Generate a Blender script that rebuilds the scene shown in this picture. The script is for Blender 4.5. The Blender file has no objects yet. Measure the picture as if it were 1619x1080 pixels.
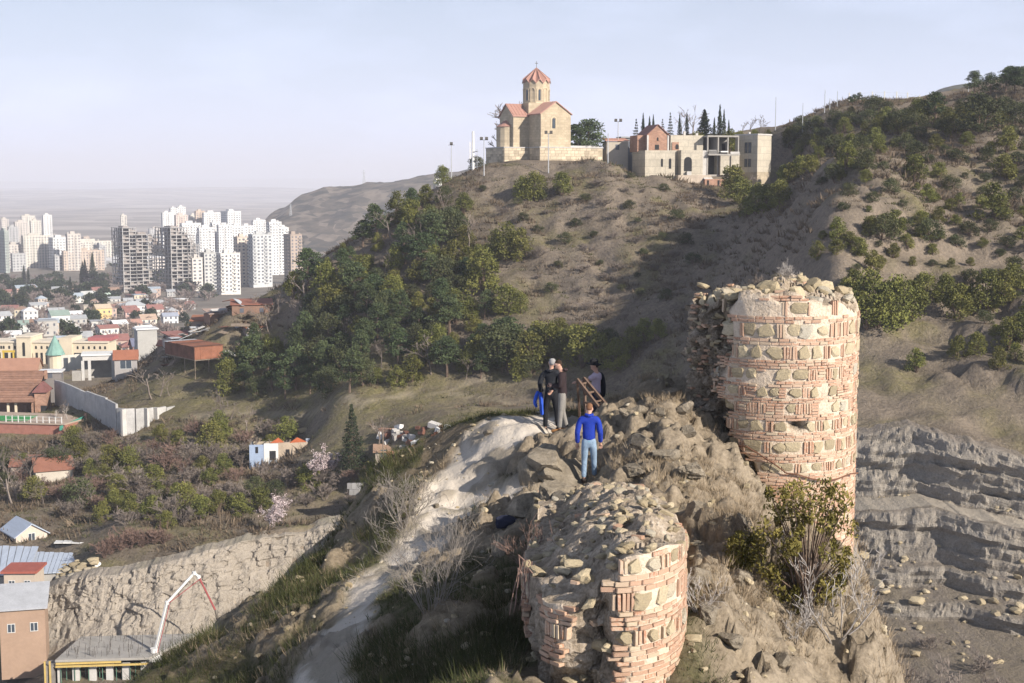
import bpy, math, random
import numpy as np
from mathutils import Vector, Matrix

SC = bpy.context.scene
COL = SC.collection
rad = math.radians

# ------------------------------------------------------------------ camera
FPX, CX, CY = 2249.0, 809.5, 540.0           # focal length in photo pixels, photo centre
PITCH = math.atan(250.0 / FPX)               # horizon 250 px above the centre
cam_d = bpy.data.cameras.new('camera')
cam_d.sensor_width = 36.0
cam_d.lens = 36.0 * FPX / 1619.0
cam_d.clip_start = 0.5
cam_d.clip_end = 60000
cam = bpy.data.objects.new('camera', cam_d)
COL.objects.link(cam)
cam.location = (0, 0, 0)
cam.rotation_euler = (rad(90) - PITCH, 0, 0)
SC.camera = cam

# ------------------------------------------------------------------ light
SUN_AZ = rad(50)        # from behind the viewer (-Y) towards the right (+X)
SUN_EL = rad(26.5)
world = bpy.data.worlds.new('World')
SC.world = world
world.use_nodes = True
wn, wl = world.node_tree.nodes, world.node_tree.links
wn.clear()
w_out = wn.new('ShaderNodeOutputWorld')
w_bg = wn.new('ShaderNodeBackground')
w_bg.inputs['Strength'].default_value = 0.055
sky = wn.new('ShaderNodeTexSky')
sky.sky_type = 'NISHITA'
sky.sun_disc = False
sky.sun_elevation = SUN_EL
sky.sun_rotation = math.pi - SUN_AZ
sky.altitude = 450
sky.air_density = 1.0
sky.dust_density = 1.6
sky.ozone_density = 1.6
# thin high veil of cloud with a few faint puffs low down
tc = wn.new('ShaderNodeTexCoord')
mp = wn.new('ShaderNodeMapping')
mp.inputs['Scale'].default_value = (1.0, 1.0, 3.2)
nz = wn.new('ShaderNodeTexNoise')
nz.inputs['Scale'].default_value = 5.0
nz.inputs['Detail'].default_value = 7.0
nz.inputs['Roughness'].default_value = 0.55
rp = wn.new('ShaderNodeValToRGB')
rp.color_ramp.elements[0].position = 0.47
rp.color_ramp.elements[0].color = (0.0, 0.0, 0.0, 1)
rp.color_ramp.elements[1].position = 0.66
rp.color_ramp.elements[1].color = (0.9, 0.9, 0.9, 1)
mx = wn.new('ShaderNodeMix')
mx.data_type = 'RGBA'
mx.inputs[7].default_value = (10.7, 12.0, 15.6, 1)
wl.new(tc.outputs['Generated'], mp.inputs['Vector'])
wl.new(mp.outputs['Vector'], nz.inputs['Vector'])
wl.new(nz.outputs['Fac'], rp.inputs['Fac'])
sx_ = wn.new('ShaderNodeSeparateXYZ'); wl.new(tc.outputs['Generated'], sx_.inputs[0])
def wmath(op, a, b):
    x = wn.new('ShaderNodeMath'); x.operation = op; x.use_clamp = (op == 'ADD')
    for s_, v_ in zip(x.inputs, (a, b)):
        if hasattr(v_, 'is_linked'): wl.new(v_, s_)
        else: s_.default_value = v_
    return x.outputs[0]
# veil thickens towards the horizon with the length of air looked through
veil = wmath('SUBTRACT', 1.0, wmath('POWER', 2.718, wmath('DIVIDE', -0.09, wmath('MAXIMUM', sx_.outputs[2], 0.04))))
wl.new(wmath('ADD', veil, wmath('MULTIPLY', rp.outputs['Color'], wmath('MULTIPLY', veil, 0.35))), mx.inputs[0])
wl.new(sky.outputs['Color'], mx.inputs[6])
wl.new(mx.outputs[2], w_bg.inputs['Color'])
wl.new(w_bg.outputs['Background'], w_out.inputs['Surface'])

sun_d = bpy.data.lights.new('sun', 'SUN')
sun_d.energy = 5.0
sun_d.angle = rad(0.53)
sun_d.color = (1.0, 0.92, 0.82)
sun = bpy.data.objects.new('sun', sun_d)
COL.objects.link(sun)
SUNV = Vector((math.sin(SUN_AZ) * math.cos(SUN_EL), -math.cos(SUN_AZ) * math.cos(SUN_EL), math.sin(SUN_EL)))
sun.rotation_euler = SUNV.to_track_quat('Z', 'Y').to_euler()

SC.view_settings.view_transform = 'Standard'
SC.view_settings.look = 'None'
SC.view_settings.exposure = 0.56
SC.view_settings.gamma = 1.0
SC.view_settings.use_curve_mapping = False
SC.cycles.use_denoising = True
SC.cycles.max_bounces = 5
SC.cycles.diffuse_bounces = 1
SC.cycles.glossy_bounces = 2
SC.cycles.transmission_bounces = 2
SC.cycles.transparent_max_bounces = 6
SC.cycles.volume_bounces = 1
SC.cycles.use_adaptive_sampling = True
SC.cycles.adaptive_threshold = 0.02

# ------------------------------------------------------------------ projection helpers (used to place things at their real distance)
CP, SP = math.cos(PITCH), math.sin(PITCH)
def P(px, py, D):
    """World point seen at photo pixel (px, py) at forward distance D metres."""
    x, y = (px - CX) / FPX, (CY - py) / FPX
    wy = CP + y * SP
    wz = y * CP - SP
    s = D / wy
    return Vector((x * s, D, wz * s))
def X_at(px, D):
    return (px - CX) / FPX * D * 1.0
def to_px(x, y, z):
    yc = y * CP - z * SP
    zc = y * SP + z * CP
    return CX + FPX * x / yc, CY - FPX * zc / yc

# ------------------------------------------------------------------ numpy noise
def _hash(ix, iy, iz, seed):
    h = (ix.astype(np.int64) * 374761393 + iy.astype(np.int64) * 668265263 + iz.astype(np.int64) * 2147483647 + seed * 1274126177) & 0xFFFFFFFF
    h = ((h ^ (h >> 13)) * 1274126177) & 0xFFFFFFFF
    h = h ^ (h >> 16)
    return (h & 0xFFFFFF) / float(0xFFFFFF)
def vnoise(x, y, z=None, seed=0):
    x = np.asarray(x, float); y = np.asarray(y, float)
    z = np.zeros_like(x) if z is None else np.asarray(z, float)
    ix, iy, iz = np.floor(x), np.floor(y), np.floor(z)
    fx, fy, fz = x - ix, y - iy, z - iz
    fx, fy, fz = [t * t * (3 - 2 * t) for t in (fx, fy, fz)]
    r = 0
    for dx in (0, 1):
        for dy in (0, 1):
            for dz in (0, 1):
                w = (fx if dx else 1 - fx) * (fy if dy else 1 - fy) * (fz if dz else 1 - fz)
                r = r + w * _hash(ix + dx, iy + dy, iz + dz, seed)
    return r * 2 - 1
def fbm(x, y, z=None, seed=0, octv=4, gain=0.5, lac=2.03):
    r, a = 0, 1.0
    for i in range(octv):
        r = r + a * vnoise(x, y, z, seed + i * 17)
        x = x * lac; y = y * lac
        if z is not None: z = z * lac
        a *= gain
    return r
def ridged(x, y, z=None, seed=0, octv=4, gain=0.5, lac=2.1):
    r, a = 0, 1.0
    for i in range(octv):
        r = r + a * (1 - 2 * np.abs(vnoise(x, y, z, seed + i * 13)))
        x = x * lac; y = y * lac
        if z is not None: z = z * lac
        a *= gain
    return r
def sstep(a, b, x):
    t = np.clip((x - a) / (b - a), 0, 1)
    return t * t * (3 - 2 * t)
def worley(x, y, seed=0):
    """distance to nearest and second nearest feature point, and a cell value"""
    x = np.asarray(x, float); y = np.asarray(y, float)
    ix, iy = np.floor(x), np.floor(y)
    d1 = np.full(x.shape, 9.0); d2 = np.full(x.shape, 9.0); cid = np.zeros(x.shape)
    zz = np.zeros_like(ix)
    for dx in (-1, 0, 1):
        for dy in (-1, 0, 1):
            jx, jy = ix + dx, iy + dy
            px = jx + 0.1 + 0.8 * _hash(jx, jy, zz, seed)
            py = jy + 0.1 + 0.8 * _hash(jx, jy, zz, seed + 5)
            d = np.hypot(x - px, y - py)
            c = _hash(jx, jy, zz, seed + 9)
            m = d < d1
            d2 = np.where(m, d1, np.minimum(d2, d))
            cid = np.where(m, c, cid)
            d1 = np.where(m, d, d1)
    return d1, d2, cid

# ------------------------------------------------------------------ mesh helpers
def mesh_np(name, V, F, smooth=False, attrs=None):
    """V (n,3), F (m,k) of constant k"""
    V = np.ascontiguousarray(V, dtype=np.float32); F = np.ascontiguousarray(F, dtype=np.int32)
    me = bpy.data.meshes.new(name)
    n, (m, k) = len(V), F.shape
    me.vertices.add(n); me.vertices.foreach_set('co', V.ravel())
    me.loops.add(m * k); me.loops.foreach_set('vertex_index', F.ravel())
    me.polygons.add(m)
    me.polygons.foreach_set('loop_start', np.arange(0, m * k, k, dtype=np.int32))
    me.polygons.foreach_set('loop_total', np.full(m, k, dtype=np.int32))
    me.polygons.foreach_set('use_smooth', np.full(m, smooth, dtype=bool))
    if attrs:
        for an, a in attrs.items():
            at = me.attributes.new(an, 'FLOAT', 'POINT')
            at.data.foreach_set('value', np.ascontiguousarray(a, dtype=np.float32))
    me.update(calc_edges=True)
    me.validate()
    return me
def grid_faces(nu, nv):
    i = np.arange(nu - 1)[:, None] * nv + np.arange(nv - 1)[None, :]
    i = i.ravel()
    return np.stack([i, i + nv, i + nv + 1, i + 1], 1)

class MB:
    """collects simple solids into one mesh"""
    def __init__(s): s.v = []; s.f = []
    def add(s, V, F):
        b = len(s.v); s.v += [tuple(p) for p in V]; s.f += [tuple(b + i for i in f) for f in F]; return s
    def box(s, x0, x1, y0, y1, z0, z1):
        V = [(x, y, z) for z in (z0, z1) for y in (y0, y1) for x in (x0, x1)]
        return s.add(V, [(0, 2, 3, 1), (4, 5, 7, 6), (0, 1, 5, 4), (2, 6, 7, 3), (0, 4, 6, 2), (1, 3, 7, 5)])
    def obox(s, c, ax, ay, az):
        c, ax, ay, az = map(Vector, (c, ax, ay, az))
        V = [c + ax * i + ay * j + az * k for k in (-1, 1) for j in (-1, 1) for i in (-1, 1)]
        return s.add(V, [(0, 2, 3, 1), (4, 5, 7, 6), (0, 1, 5, 4), (2, 6, 7, 3), (0, 4, 6, 2), (1, 3, 7, 5)])
    def bar(s, a, b, w, h=None, up=(0, 0, 1)):
        a, b = Vector(a), Vector(b); h = h or w
        d = (b - a); L = d.length; d = d / L
        u = Vector(up); r = d.cross(u)
        if r.length < 1e-4: r = d.cross(Vector((1, 0, 0)))
        r.normalize(); u = r.cross(d)
        return s.obox((a + b) / 2, d * (L / 2), r * (w / 2), u * (h / 2))
    def prism(s, poly, z0, z1):
        n = len(poly)
        V = [(x, y, z0) for x, y in poly] + [(x, y, z1) for x, y in poly]
        F = [tuple(range(n - 1, -1, -1)), tuple(range(n, 2 * n))] + [(i, (i + 1) % n, n + (i + 1) % n, n + i) for i in range(n)]
        return s.add(V, F)
    def tube(s, pts, radii, n=6, cap=True):
        pts = [Vector(p) for p in pts]
        if not hasattr(radii, '__len__'): radii = [radii] * len(pts)
        V, F = [], []
        for i, p in enumerate(pts):
            d = (pts[min(i + 1, len(pts) - 1)] - pts[max(i - 1, 0)])
            if d.length < 1e-6: d = Vector((0, 0, 1))
            d.normalize()
            a = d.cross(Vector((0, 0, 1)) if abs(d.z) < 0.9 else Vector((1, 0, 0))).normalized(); b = d.cross(a)
            for k in range(n):
                t = 2 * math.pi * k / n
                V.append(p + (a * math.cos(t) + b * math.sin(t)) * radii[i])
        for i in range(len(pts) - 1):
            for k in range(n):
                F.append((i * n + k, i * n + (k + 1) % n, (i + 1) * n + (k + 1) % n, (i + 1) * n + k))
        if cap:
            F.append(tuple(range(n - 1, -1, -1))); F.append(tuple(range((len(pts) - 1) * n, len(pts) * n)))
        return s.add(V, F)
    def lathe(s, prof, n=16, c=(0, 0), a0=0, a1=2 * math.pi):
        full = abs(a1 - a0 - 2 * math.pi) < 1e-6
        m = n if full else n + 1
        V = [(c[0] + r * math.cos(a0 + (a1 - a0) * k / n), c[1] + r * math.sin(a0 + (a1 - a0) * k / n), z) for r, z in prof for k in range(m)]
        F = []
        for i in range(len(prof) - 1):
            for k in range(n):
                k2 = (k + 1) % m
                F.append((i * m + k, i * m + k2, (i + 1) * m + k2, (i + 1) * m + k))
        if full and prof[-1][0] > 1e-4: F.append(tuple((len(prof) - 1) * m + k for k in range(m)))
        return s.add(V, F)
    def mesh(s, name):
        me = bpy.data.meshes.new(name); me.from_pydata(s.v, [], s.f); me.update(); return me
    def build(s, name, mat, parent=None, smooth=False):
        me = s.mesh(name)
        if smooth: me.polygons.foreach_set('use_smooth', np.ones(len(me.polygons), bool))
        return link(name, me, mat, parent)

def link(name, me, mat=None, parent=None):
    o = bpy.data.objects.new(name, me)
    COL.objects.link(o)
    if mat is not None and me is not None and len(me.materials) == 0: me.materials.append(mat)
    if parent is not None: o.parent = parent
    return o
def tag(o, label, cat, group=None):
    o['label'] = label; o['category'] = cat
    if group: o['group'] = group
    return o
def thing(name, label, cat, loc=(0, 0, 0), rz=0, group=None):
    o = bpy.data.objects.new(name, None); COL.objects.link(o)
    o.location = loc; o.rotation_euler = (0, 0, rz); o.empty_display_size = 0.2
    return tag(o, label, cat, group)
def struct(name, me, mat):
    o = link(name, me, mat); o['kind'] = 'structure'; return o
def stuff(name, me, mat, label=None, cat=None, parent=None):
    o = link(name, me, mat, parent); o['kind'] = 'stuff'
    if label: o['label'] = label
    if cat: o['category'] = cat
    return o

# ------------------------------------------------------------------ materials
class NT:
    def __init__(s, name, rough=0.9, spec=0.15):
        s.m = bpy.data.materials.new(name); s.m.use_nodes = True
        s.n, s.l = s.m.node_tree.nodes, s.m.node_tree.links
        s.b = s.n['Principled BSDF']; s.b.inputs['Roughness'].default_value = rough
        s.b.inputs['Specular IOR Level'].default_value = spec
        s.tc = None
    def pos(s, obj=True):
        if s.tc is None: s.tc = s.n.new('ShaderNodeTexCoord')
        return s.tc.outputs['Object'] if obj else s.n.new('ShaderNodeNewGeometry').outputs['Position']
    def noise(s, scale, detail=4, rough=0.55, vec=None, stretch=None):
        t = s.n.new('ShaderNodeTexNoise'); t.inputs['Scale'].default_value = scale
        t.inputs['Detail'].default_value = detail; t.inputs['Roughness'].default_value = rough
        v = vec or s.pos()
        if stretch:
            mpn = s.n.new('ShaderNodeMapping'); mpn.inputs['Scale'].default_value = stretch
            s.l.new(v, mpn.inputs['Vector']); v = mpn.outputs['Vector']
        s.l.new(v, t.inputs['Vector']); return t.outputs['Fac']
    def ramp(s, fac, stops):
        r = s.n.new('ShaderNodeValToRGB'); e = r.color_ramp.elements
        while len(e) < len(stops): e.new(0.5)
        for el, (p, c) in zip(e, stops):
            el.position = p; el.color = (*c, 1) if len(c) == 3 else c
        s.l.new(fac, r.inputs['Fac']); return r.outputs['Color']
    def mix(s, fac, a, b, mode='MIX'):
        x = s.n.new('ShaderNodeMix'); x.data_type = 'RGBA'; x.blend_type = mode
        for sock, v in ((x.inputs[0], fac), (x.inputs[6], a), (x.inputs[7], b)):
            if hasattr(v, 'is_linked'): s.l.new(v, sock)
            elif sock is x.inputs[0]: sock.default_value = v
            else: sock.default_value = (*v, 1) if len(v) == 3 else v
        return x.outputs[2]
    def math(s, op, a, b=0.0, clamp=False):
        x = s.n.new('ShaderNodeMath'); x.operation = op; x.use_clamp = clamp
        for sock, v in ((x.inputs[0], a), (x.inputs[1], b)):
            if hasattr(v, 'is_linked'): s.l.new(v, sock)
            else: sock.default_value = v
        return x.outputs[0]
    def attr(s, name):
        a = s.n.new('ShaderNodeAttribute'); a.attribute_name = name; return a.outputs['Fac']
    def rnd(s):
        return s.n.new('ShaderNodeObjectInfo').outputs['Random']
    def bump(s, h, strength=0.4, dist=0.05):
        b = s.n.new('ShaderNodeBump'); b.inputs['Strength'].default_value = strength; b.inputs['Distance'].default_value = dist
        s.l.new(h, b.inputs['Height']); s.l.new(b.outputs['Normal'], s.b.inputs['Normal'])
    def col(s, c):
        if hasattr(c, 'is_linked'): s.l.new(c, s.b.inputs['Base Color'])
        else: s.b.inputs['Base Color'].default_value = (*c, 1)
        return s
def mul(c, k): return tuple(min(1, v * k) for v in c)
_mats = {}
def plain(name, c, var=0.25, scale=1.5, rough=0.85, spec=0.2, metal=0.0, bump=0.0, perobj=0.0, stretch=None):
    """weathered colour: two octaves of blotches round a base colour"""
    if name in _mats: return _mats[name]
    t = NT(name, rough, spec); t.b.inputs['Metallic'].default_value = metal
    n1 = t.noise(scale, 6, 0.6, stretch=stretch); n2 = t.noise(scale * 7.3, 3)
    f = t.math('ADD', t.math('MULTIPLY', n1, 0.65), t.math('MULTIPLY', n2, 0.35))
    c2 = t.ramp(f, [(0.3, mul(c, 1 - var)), (0.7, mul(c, 1 + var * 0.6))])
    if perobj:
        k = t.math('MULTIPLY_ADD', t.rnd(), perobj * 2); t.n[-1].inputs[2].default_value = 1 - perobj
        h = t.n.new('ShaderNodeHueSaturation'); t.l.new(c2, h.inputs['Color']); t.l.new(k, h.inputs['Value']); c2 = h.outputs['Color']
    t.col(c2)
    if bump: t.bump(f, bump, 0.03)
    _mats[name] = t.m
    return t.m
def leafmat(name, dark, light, perobj=0.25, trans=0.0):
    if name in _mats: return _mats[name]
    t = NT(name, 0.75, 0.2)
    f = t.attr('rnd')
    c = t.ramp(f, [(0.0, dark), (1.0, light)])
    h = t.n.new('ShaderNodeHueSaturation')
    k = t.n.new('ShaderNodeMapRange'); k.inputs['To Min'].default_value = 1 - perobj; k.inputs['To Max'].default_value = 1 + perobj
    t.l.new(t.rnd(), k.inputs['Value']); t.l.new(k.outputs['Result'], h.inputs['Value']); t.l.new(c, h.inputs['Color'])
    k2 = t.n.new('ShaderNodeMapRange'); k2.inputs['To Min'].default_value = 0.485; k2.inputs['To Max'].default_value = 0.515
    t.l.new(t.math('FRACT', t.math('MULTIPLY', t.rnd(), 7.31)), k2.inputs['Value']); t.l.new(k2.outputs['Result'], h.inputs['Hue'])
    t.col(h.outputs['Color'])
    _mats[name] = t.m
    return t.m

def coursed(name, c, mortar, w, h, var=.2, bump=.4, rough=.9):
    """coursed blocks for walls too far away to tell the blocks apart"""
    t = NT(name, rough, .12)
    sx = t.n.new('ShaderNodeSeparateXYZ'); t.l.new(t.pos(), sx.inputs[0])
    cb = t.n.new('ShaderNodeCombineXYZ'); t.l.new(t.math('ADD', sx.outputs[0], sx.outputs[1]), cb.inputs[0]); t.l.new(sx.outputs[2], cb.inputs[1])
    b = t.n.new('ShaderNodeTexBrick'); b.inputs['Scale'].default_value = 1.0; b.inputs['Brick Width'].default_value = w; b.inputs['Row Height'].default_value = h; b.inputs['Mortar Size'].default_value = h * .05
    b.inputs['Color1'].default_value = (*mul(c, 1 + var * .6), 1); b.inputs['Color2'].default_value = (*mul(c, 1 - var), 1); b.inputs['Mortar'].default_value = (*mortar, 1)
    t.l.new(cb.outputs[0], b.inputs['Vector'])
    n1 = t.noise(.35, 6, .65); n2 = t.noise(3, 4)
    col_ = t.mix(t.ramp(t.math('ADD', t.math('MULTIPLY', n1, .6), t.math('MULTIPLY', n2, .4)), [(.38, (.55,) * 3), (.6, (0,) * 3)]), b.outputs['Color'], mul(c, .55))
    t.col(col_); t.bump(b.outputs['Fac'], -bump, .03); return t.m
# ================================================================== terrain
def rbf_fit(pts, c, lam=1e-3):
    A = np.array([[p[0], p[1]] for p in pts], float); z = np.array([p[2] for p in pts], float)
    r = np.sqrt(((A[:, None] - A[None]) ** 2).sum(-1) + c * c)
    n = len(A)
    M = np.zeros((n + 3, n + 3)); M[:n, :n] = -r + np.eye(n) * lam; M[:n, n] = 1; M[:n, n + 1:] = A; M[n:, :n] = M[:n, n:].T
    w = np.linalg.solve(M, np.concatenate([z, np.zeros(3)]))
    def f(X, Y):
        X = np.asarray(X, float); Y = np.asarray(Y, float)
        out = w[n] + w[n + 1] * X + w[n + 2] * Y
        for i in range(n):
            out = out - w[i] * np.sqrt((X - A[i, 0]) ** 2 + (Y - A[i, 1]) ** 2 + c * c)
        return out
    return f

mid_ctl = [  # photo pixel and distance of ground points
 (50,1060,176),(50,928,192),(50,770,235),(50,692,262),(30,655,290),(-120,700,262),(-120,935,192),(-120,640,300),(-150,575,450),
 (150,893,190),(150,770,228),(150,700,254),(110,655,275),(150,612,300),(120,578,450),(250,866,192),(250,770,225),(230,690,252),(200,630,282),(300,600,276),(230,575,310),
 (350,845,194),(350,760,222),(350,705,244),(350,662,256),(350,628,266),(400,560,283),(430,480,297),(370,500,292),(330,520,298),(260,545,310),
 (500,832,199),(500,765,216),(440,735,232),(500,695,240),(500,645,240),(500,612,256),(500,520,276),(500,430,296),(450,470,296),
 (600,790,208),(660,735,206),(650,695,214),(650,660,227),(650,612,242),(650,500,260),(650,400,283),(640,335,303),(560,385,302),
 (720,640,230),(720,600,241),(720,450,268),(720,300,304),
 (800,640,227),(800,600,237),(800,500,254),(800,400,274),(800,300,298),(800,262,311),(740,275,312),(690,300,314),
 (880,600,233),(950,600,230),(950,500,249),(950,400,270),(950,300,293),(960,262,311),(880,262,311),(1000,262,311),
 (1050,305,300),(1050,400,267),(1050,500,241),(1030,560,228),(1120,302,306),(1200,302,308),(1060,262,322),(1130,240,345),(1200,225,345),
 (1050,620,216),(1163,547,210),(1164,462,235),(1168,394,260),(1200,335,285),(1130,345,286),
 (1320,312,208),(1300,287,235),(1292,252,260),(1365,318,212),(1420,322,216),(1300,450,190),(1250,520,190),(1290,255,292),(1240,215,330),(1290,192,330),(1250,200,345),(1340,163,345),(1430,160,345),(1500,158,350),
 (1400,690,154),(1400,600,169),(1400,540,179),(1400,480,188),(1400,420,198),(1400,260,268),(1400,205,300),
 (1320,560,178),(1320,640,163),(1250,600,175),
 (1550,690,153),(1550,600,166),(1550,500,186),(1550,430,200),(1550,330,229),(1550,230,264),(1550,170,305),(1610,128,325),
 (1700,690,151),(1700,600,163),(1700,430,196),(1700,250,250),(1700,120,312),(1900,640,152),(1900,420,192),(1900,220,250),(1900,90,312),(2100,400,190),(2100,150,260),
]
mid_pts = [tuple(P(*c)) for c in mid_ctl]
for px, D, z in [  # ground hidden behind the hills or in front of them
 (330,360,-54),(500,385,-50),(620,390,-30),(720,390,-16),(800,335,5.2),(880,335,5.2),(960,330,5.2),(800,360,3),(880,380,0),(960,390,2),(800,450,-38),(600,460,-55),(300,460,-58),(0,470,-59),
 (1000,380,9),(1120,380,12),(1250,390,14),(1400,400,20),(1550,400,26),(1700,400,34),(1900,400,44),(1000,470,-20),(1300,470,0),(1700,470,30),(-300,470,-60),(-300,300,-48),(-300,200,-52),
 (1100,160,-37),(1100,120,-41),(900,160,-36),(900,120,-42),(700,150,-46),(700,190,-40),(1250,140,-33),(1400,120,-41),(1600,120,-41),(1600,70,-44),(1200,70,-46),(900,70,-48),(500,70,-60),(200,100,-61.5),(0,70,-62),(0,130,-61.5),(400,150,-55),(-500,120,-61.5),(2400,120,-20),(2600,300,50)]:
    mid_pts.append((X_at(px, D), D, z))
mid_f = rbf_fit(mid_pts, 6.0, 0.02)

# excavation on the left: crest line (x -> y), quarry on the right
EX_L = np.array([(X_at(px, D), D) for px, D in [(-400,192),(-100,190),(60,187),(150,185),(250,186),(350,190),(430,194),(560,199),(700,204)]])
def ex_line(X): return np.interp(X, EX_L[:, 0], EX_L[:, 1])
QU_L = np.array([(X_at(px, D), D) for px, D in [(1110,164),(1300,157),(1380,154.5),(1450,154),(1520,150),(1619,147),(1800,140),(2150,124)]])
def qu_line(X): return np.interp(X, QU_L[:, 0], QU_L[:, 1])
def ex_amt(X): return (1 - sstep(-34, -18, X)) * sstep(-68, -58, X)
def qu_amt(X): return sstep(20, 30, X)
def mid_raw(X, Y):
    h = mid_f(X, Y)
    # level pads for the church and the house on the hill
    rough = 0.55 * fbm(X / 9.0, Y / 9.0, seed=3, octv=4) + 0.9 * ridged(X / 34.0, Y / 34.0, seed=8, octv=3) - 0.4
    rough = rough + 0.28 * ridged(X / 3.6, Y / 3.6, seed=25, octv=3) * sstep(-46, -30, h)
    # rock ribs and gullies on the hill face
    face = sstep(-30, -18, h) * sstep(-12, 8, X) * (1 - sstep(2, 5, h))
    rough = rough + face * (0.9 * ridged(X / 7.0 + 0.3 * Y / 7.0, Y / 22.0, seed=21, octv=4))
    pad = np.exp(-(((X - 9) / 16) ** 4 + ((Y - 326) / 13) ** 4)) + np.exp(-(((X - 45) / 20) ** 4 + ((Y - 325) / 14) ** 4))
    h = h + rough * (1 - np.clip(pad, 0, 1))
    pk = np.exp(-(((X - 45) / 21) ** 6 + ((Y - 324) / 15) ** 6))
    h = h * (1 - pk) + np.minimum(h, -1.0) * pk
    # terraces on the right hill
    w = sstep(45, 60, X) * (1 - sstep(195, 215, Y)) * sstep(150, 160, Y)
    step = 3.6
    k = h / step + 0.35 * fbm(X / 25.0, Y / 25.0, seed=31)
    fr = k - np.floor(k)
    h = h + w * step * 0.75 * (sstep(0.3, 0.7, fr) - fr)
    return h
def mid_h(X, Y):
    h = mid_raw(X, Y)
    t = ex_line(X) - Y
    a = ex_amt(X)
    flo = np.minimum(h, -60.6 + 0.4 * fbm(X / 5, Y / 5, seed=40))
    k = sstep(-2.0, 5.0, t) * a
    h = h * (1 - k) + flo * k
    t = qu_line(X) - Y
    a = qu_amt(X)
    k = sstep(-1.0, 2.5, t) * a
    h = h * (1 - k) + np.minimum(h, -46) * k
    return h
GS = 1.0
GX = np.arange(-230, 230.1, GS); GY = np.arange(60, 480.1, GS)
gX, gY = np.meshgrid(GX, GY, indexing='ij')
gZ = mid_h(gX, gY)
def hz(x, y):
    """height of the middle terrain"""
    i = min(max((x - GX[0]) / GS, 0), len(GX) - 1.001); j = min(max((y - GY[0]) / GS, 0), len(GY) - 1.001)
    a, b = int(i), int(j); u, v = i - a, j - b
    return float((gZ[a, b] * (1 - u) + gZ[a + 1, b] * u) * (1 - v) + (gZ[a, b + 1] * (1 - u) + gZ[a + 1, b + 1] * u) * v)
def ground_at(px, py, d0=140, d1=478):
    """first point of the middle terrain met along a line of sight beyond d0"""
    prev = None
    D = d0
    while D < d1:
        p = P(px, py, D)
        if p.z < hz(p.x, p.y):
            return Vector((p.x, p.y, hz(p.x, p.y)))
        D += 0.8
    return None
def on_ground(px, D, dz=0.0):
    x = X_at(px, D); return Vector((x, D, hz(x, D) + dz))

# --- masks of what covers the ground
gpx, gpy = to_px(gX, gY, gZ)
m_n = fbm(gX / 6.0, gY / 6.0, seed=50, octv=4)
m_grass = sstep(-0.2, 0.5, m_n * 0.6 + 0.9 * np.exp(-((gZ + 39) / 6.0) ** 2) * (gX < 10) * (gY < 290))
m_rock = np.clip(sstep(0.15, 0.9, ridged(gX / 6.0, gY / 14.0, seed=21, octv=4)) * sstep(-32, -22, gZ), 0, 1)
slope = np.hypot(*np.gradient(gZ, GS))
m_rock = np.clip(m_rock * 0.8 + sstep(0.8, 1.5, slope), 0, 1)
# worn foot track along the foot of the wooded hill
def polydist(X, Y, pts):
    d = np.full(np.shape(X), 1e9)
    for (x0, y0), (x1, y1) in zip(pts[:-1], pts[1:]):
        dx, dy = x1 - x0, y1 - y0
        t = np.clip(((X - x0) * dx + (Y - y0) * dy) / (dx * dx + dy * dy), 0, 1)
        d = np.minimum(d, np.hypot(X - x0 - t * dx, Y - y0 - t * dy))
    return d
trk = [ground_at(*q) for q in [(290,662),(350,657),(420,655),(500,652),(570,643),(640,628),(700,622),(760,628),(850,640)]]
trk2 = [ground_at(*q) for q in [(700,622),(740,606),(800,602),(860,606)]]
m_path = np.maximum(*[0.6 - .6 * sstep(0.15, 0.9, polydist(gX, gY, [(p.x, p.y) for p in L if p]) + 0.4 * fbm(gX / 3, gY / 3, seed=9)) for L in (trk, trk2)])
V = np.stack([gX, gY, gZ], -1).reshape(-1, 3)
mid_me = mesh_np('hillside', V, grid_faces(len(GX), len(GY)), True, {'grass': m_grass.ravel(), 'rock': m_rock.ravel(), 'path': m_path.ravel()})

def ground_mat(name, soil1, soil2, grass1, grass2, rock1, rock2, path, s=1.0, bump=0.6, bd=0.25):
    t = NT(name, 0.95, 0.08)
    n1 = t.noise(0.35 * s, 8, 0.62); n2 = t.noise(2.2 * s, 6, 0.65); n3 = t.noise(0.06 * s, 4)
    soil = t.ramp(t.math('ADD', t.math('MULTIPLY', n1, 0.5), t.math('MULTIPLY', n2, 0.5)), [(0.36, soil1), (0.64, soil2)])
    grass = t.ramp(n2, [(0.3, grass1), (0.7, grass2)])
    rock = t.ramp(t.math('ADD', t.math('MULTIPLY', n1, 0.4), t.math('MULTIPLY', n2, 0.6)), [(0.32, rock1), (0.62, rock2)])
    gm = t.math('MULTIPLY', t.attr('grass'), t.ramp(n1, [(0.35, (0.2,) * 3), (0.6, (1,) * 3)]))
    c = t.mix(gm, soil, grass)
    c = t.mix(t.attr('rock'), c, rock)
    c = t.mix(t.attr('path'), c, path)
    c = t.mix(t.ramp(n3, [(0.35, (0.0,) * 3), (0.7, (0.35,) * 3)]), c, mul(soil2, 1.15))
    t.col(c)
    t.bump(t.math('ADD', n1, t.math('MULTIPLY', n2, 0.5)), bump, bd)
    return t.m
M_HILL = ground_mat('hill_ground', (0.078, 0.064, 0.050), (0.225, 0.185, 0.14), (0.085, 0.085, 0.032), (0.23, 0.195, 0.095), (0.10, 0.085, 0.07), (0.26, 0.21, 0.16), (0.34, 0.29, 0.21), 1.0, 0.9, 0.5)
struct('hillside', mid_me, M_HILL)

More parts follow.
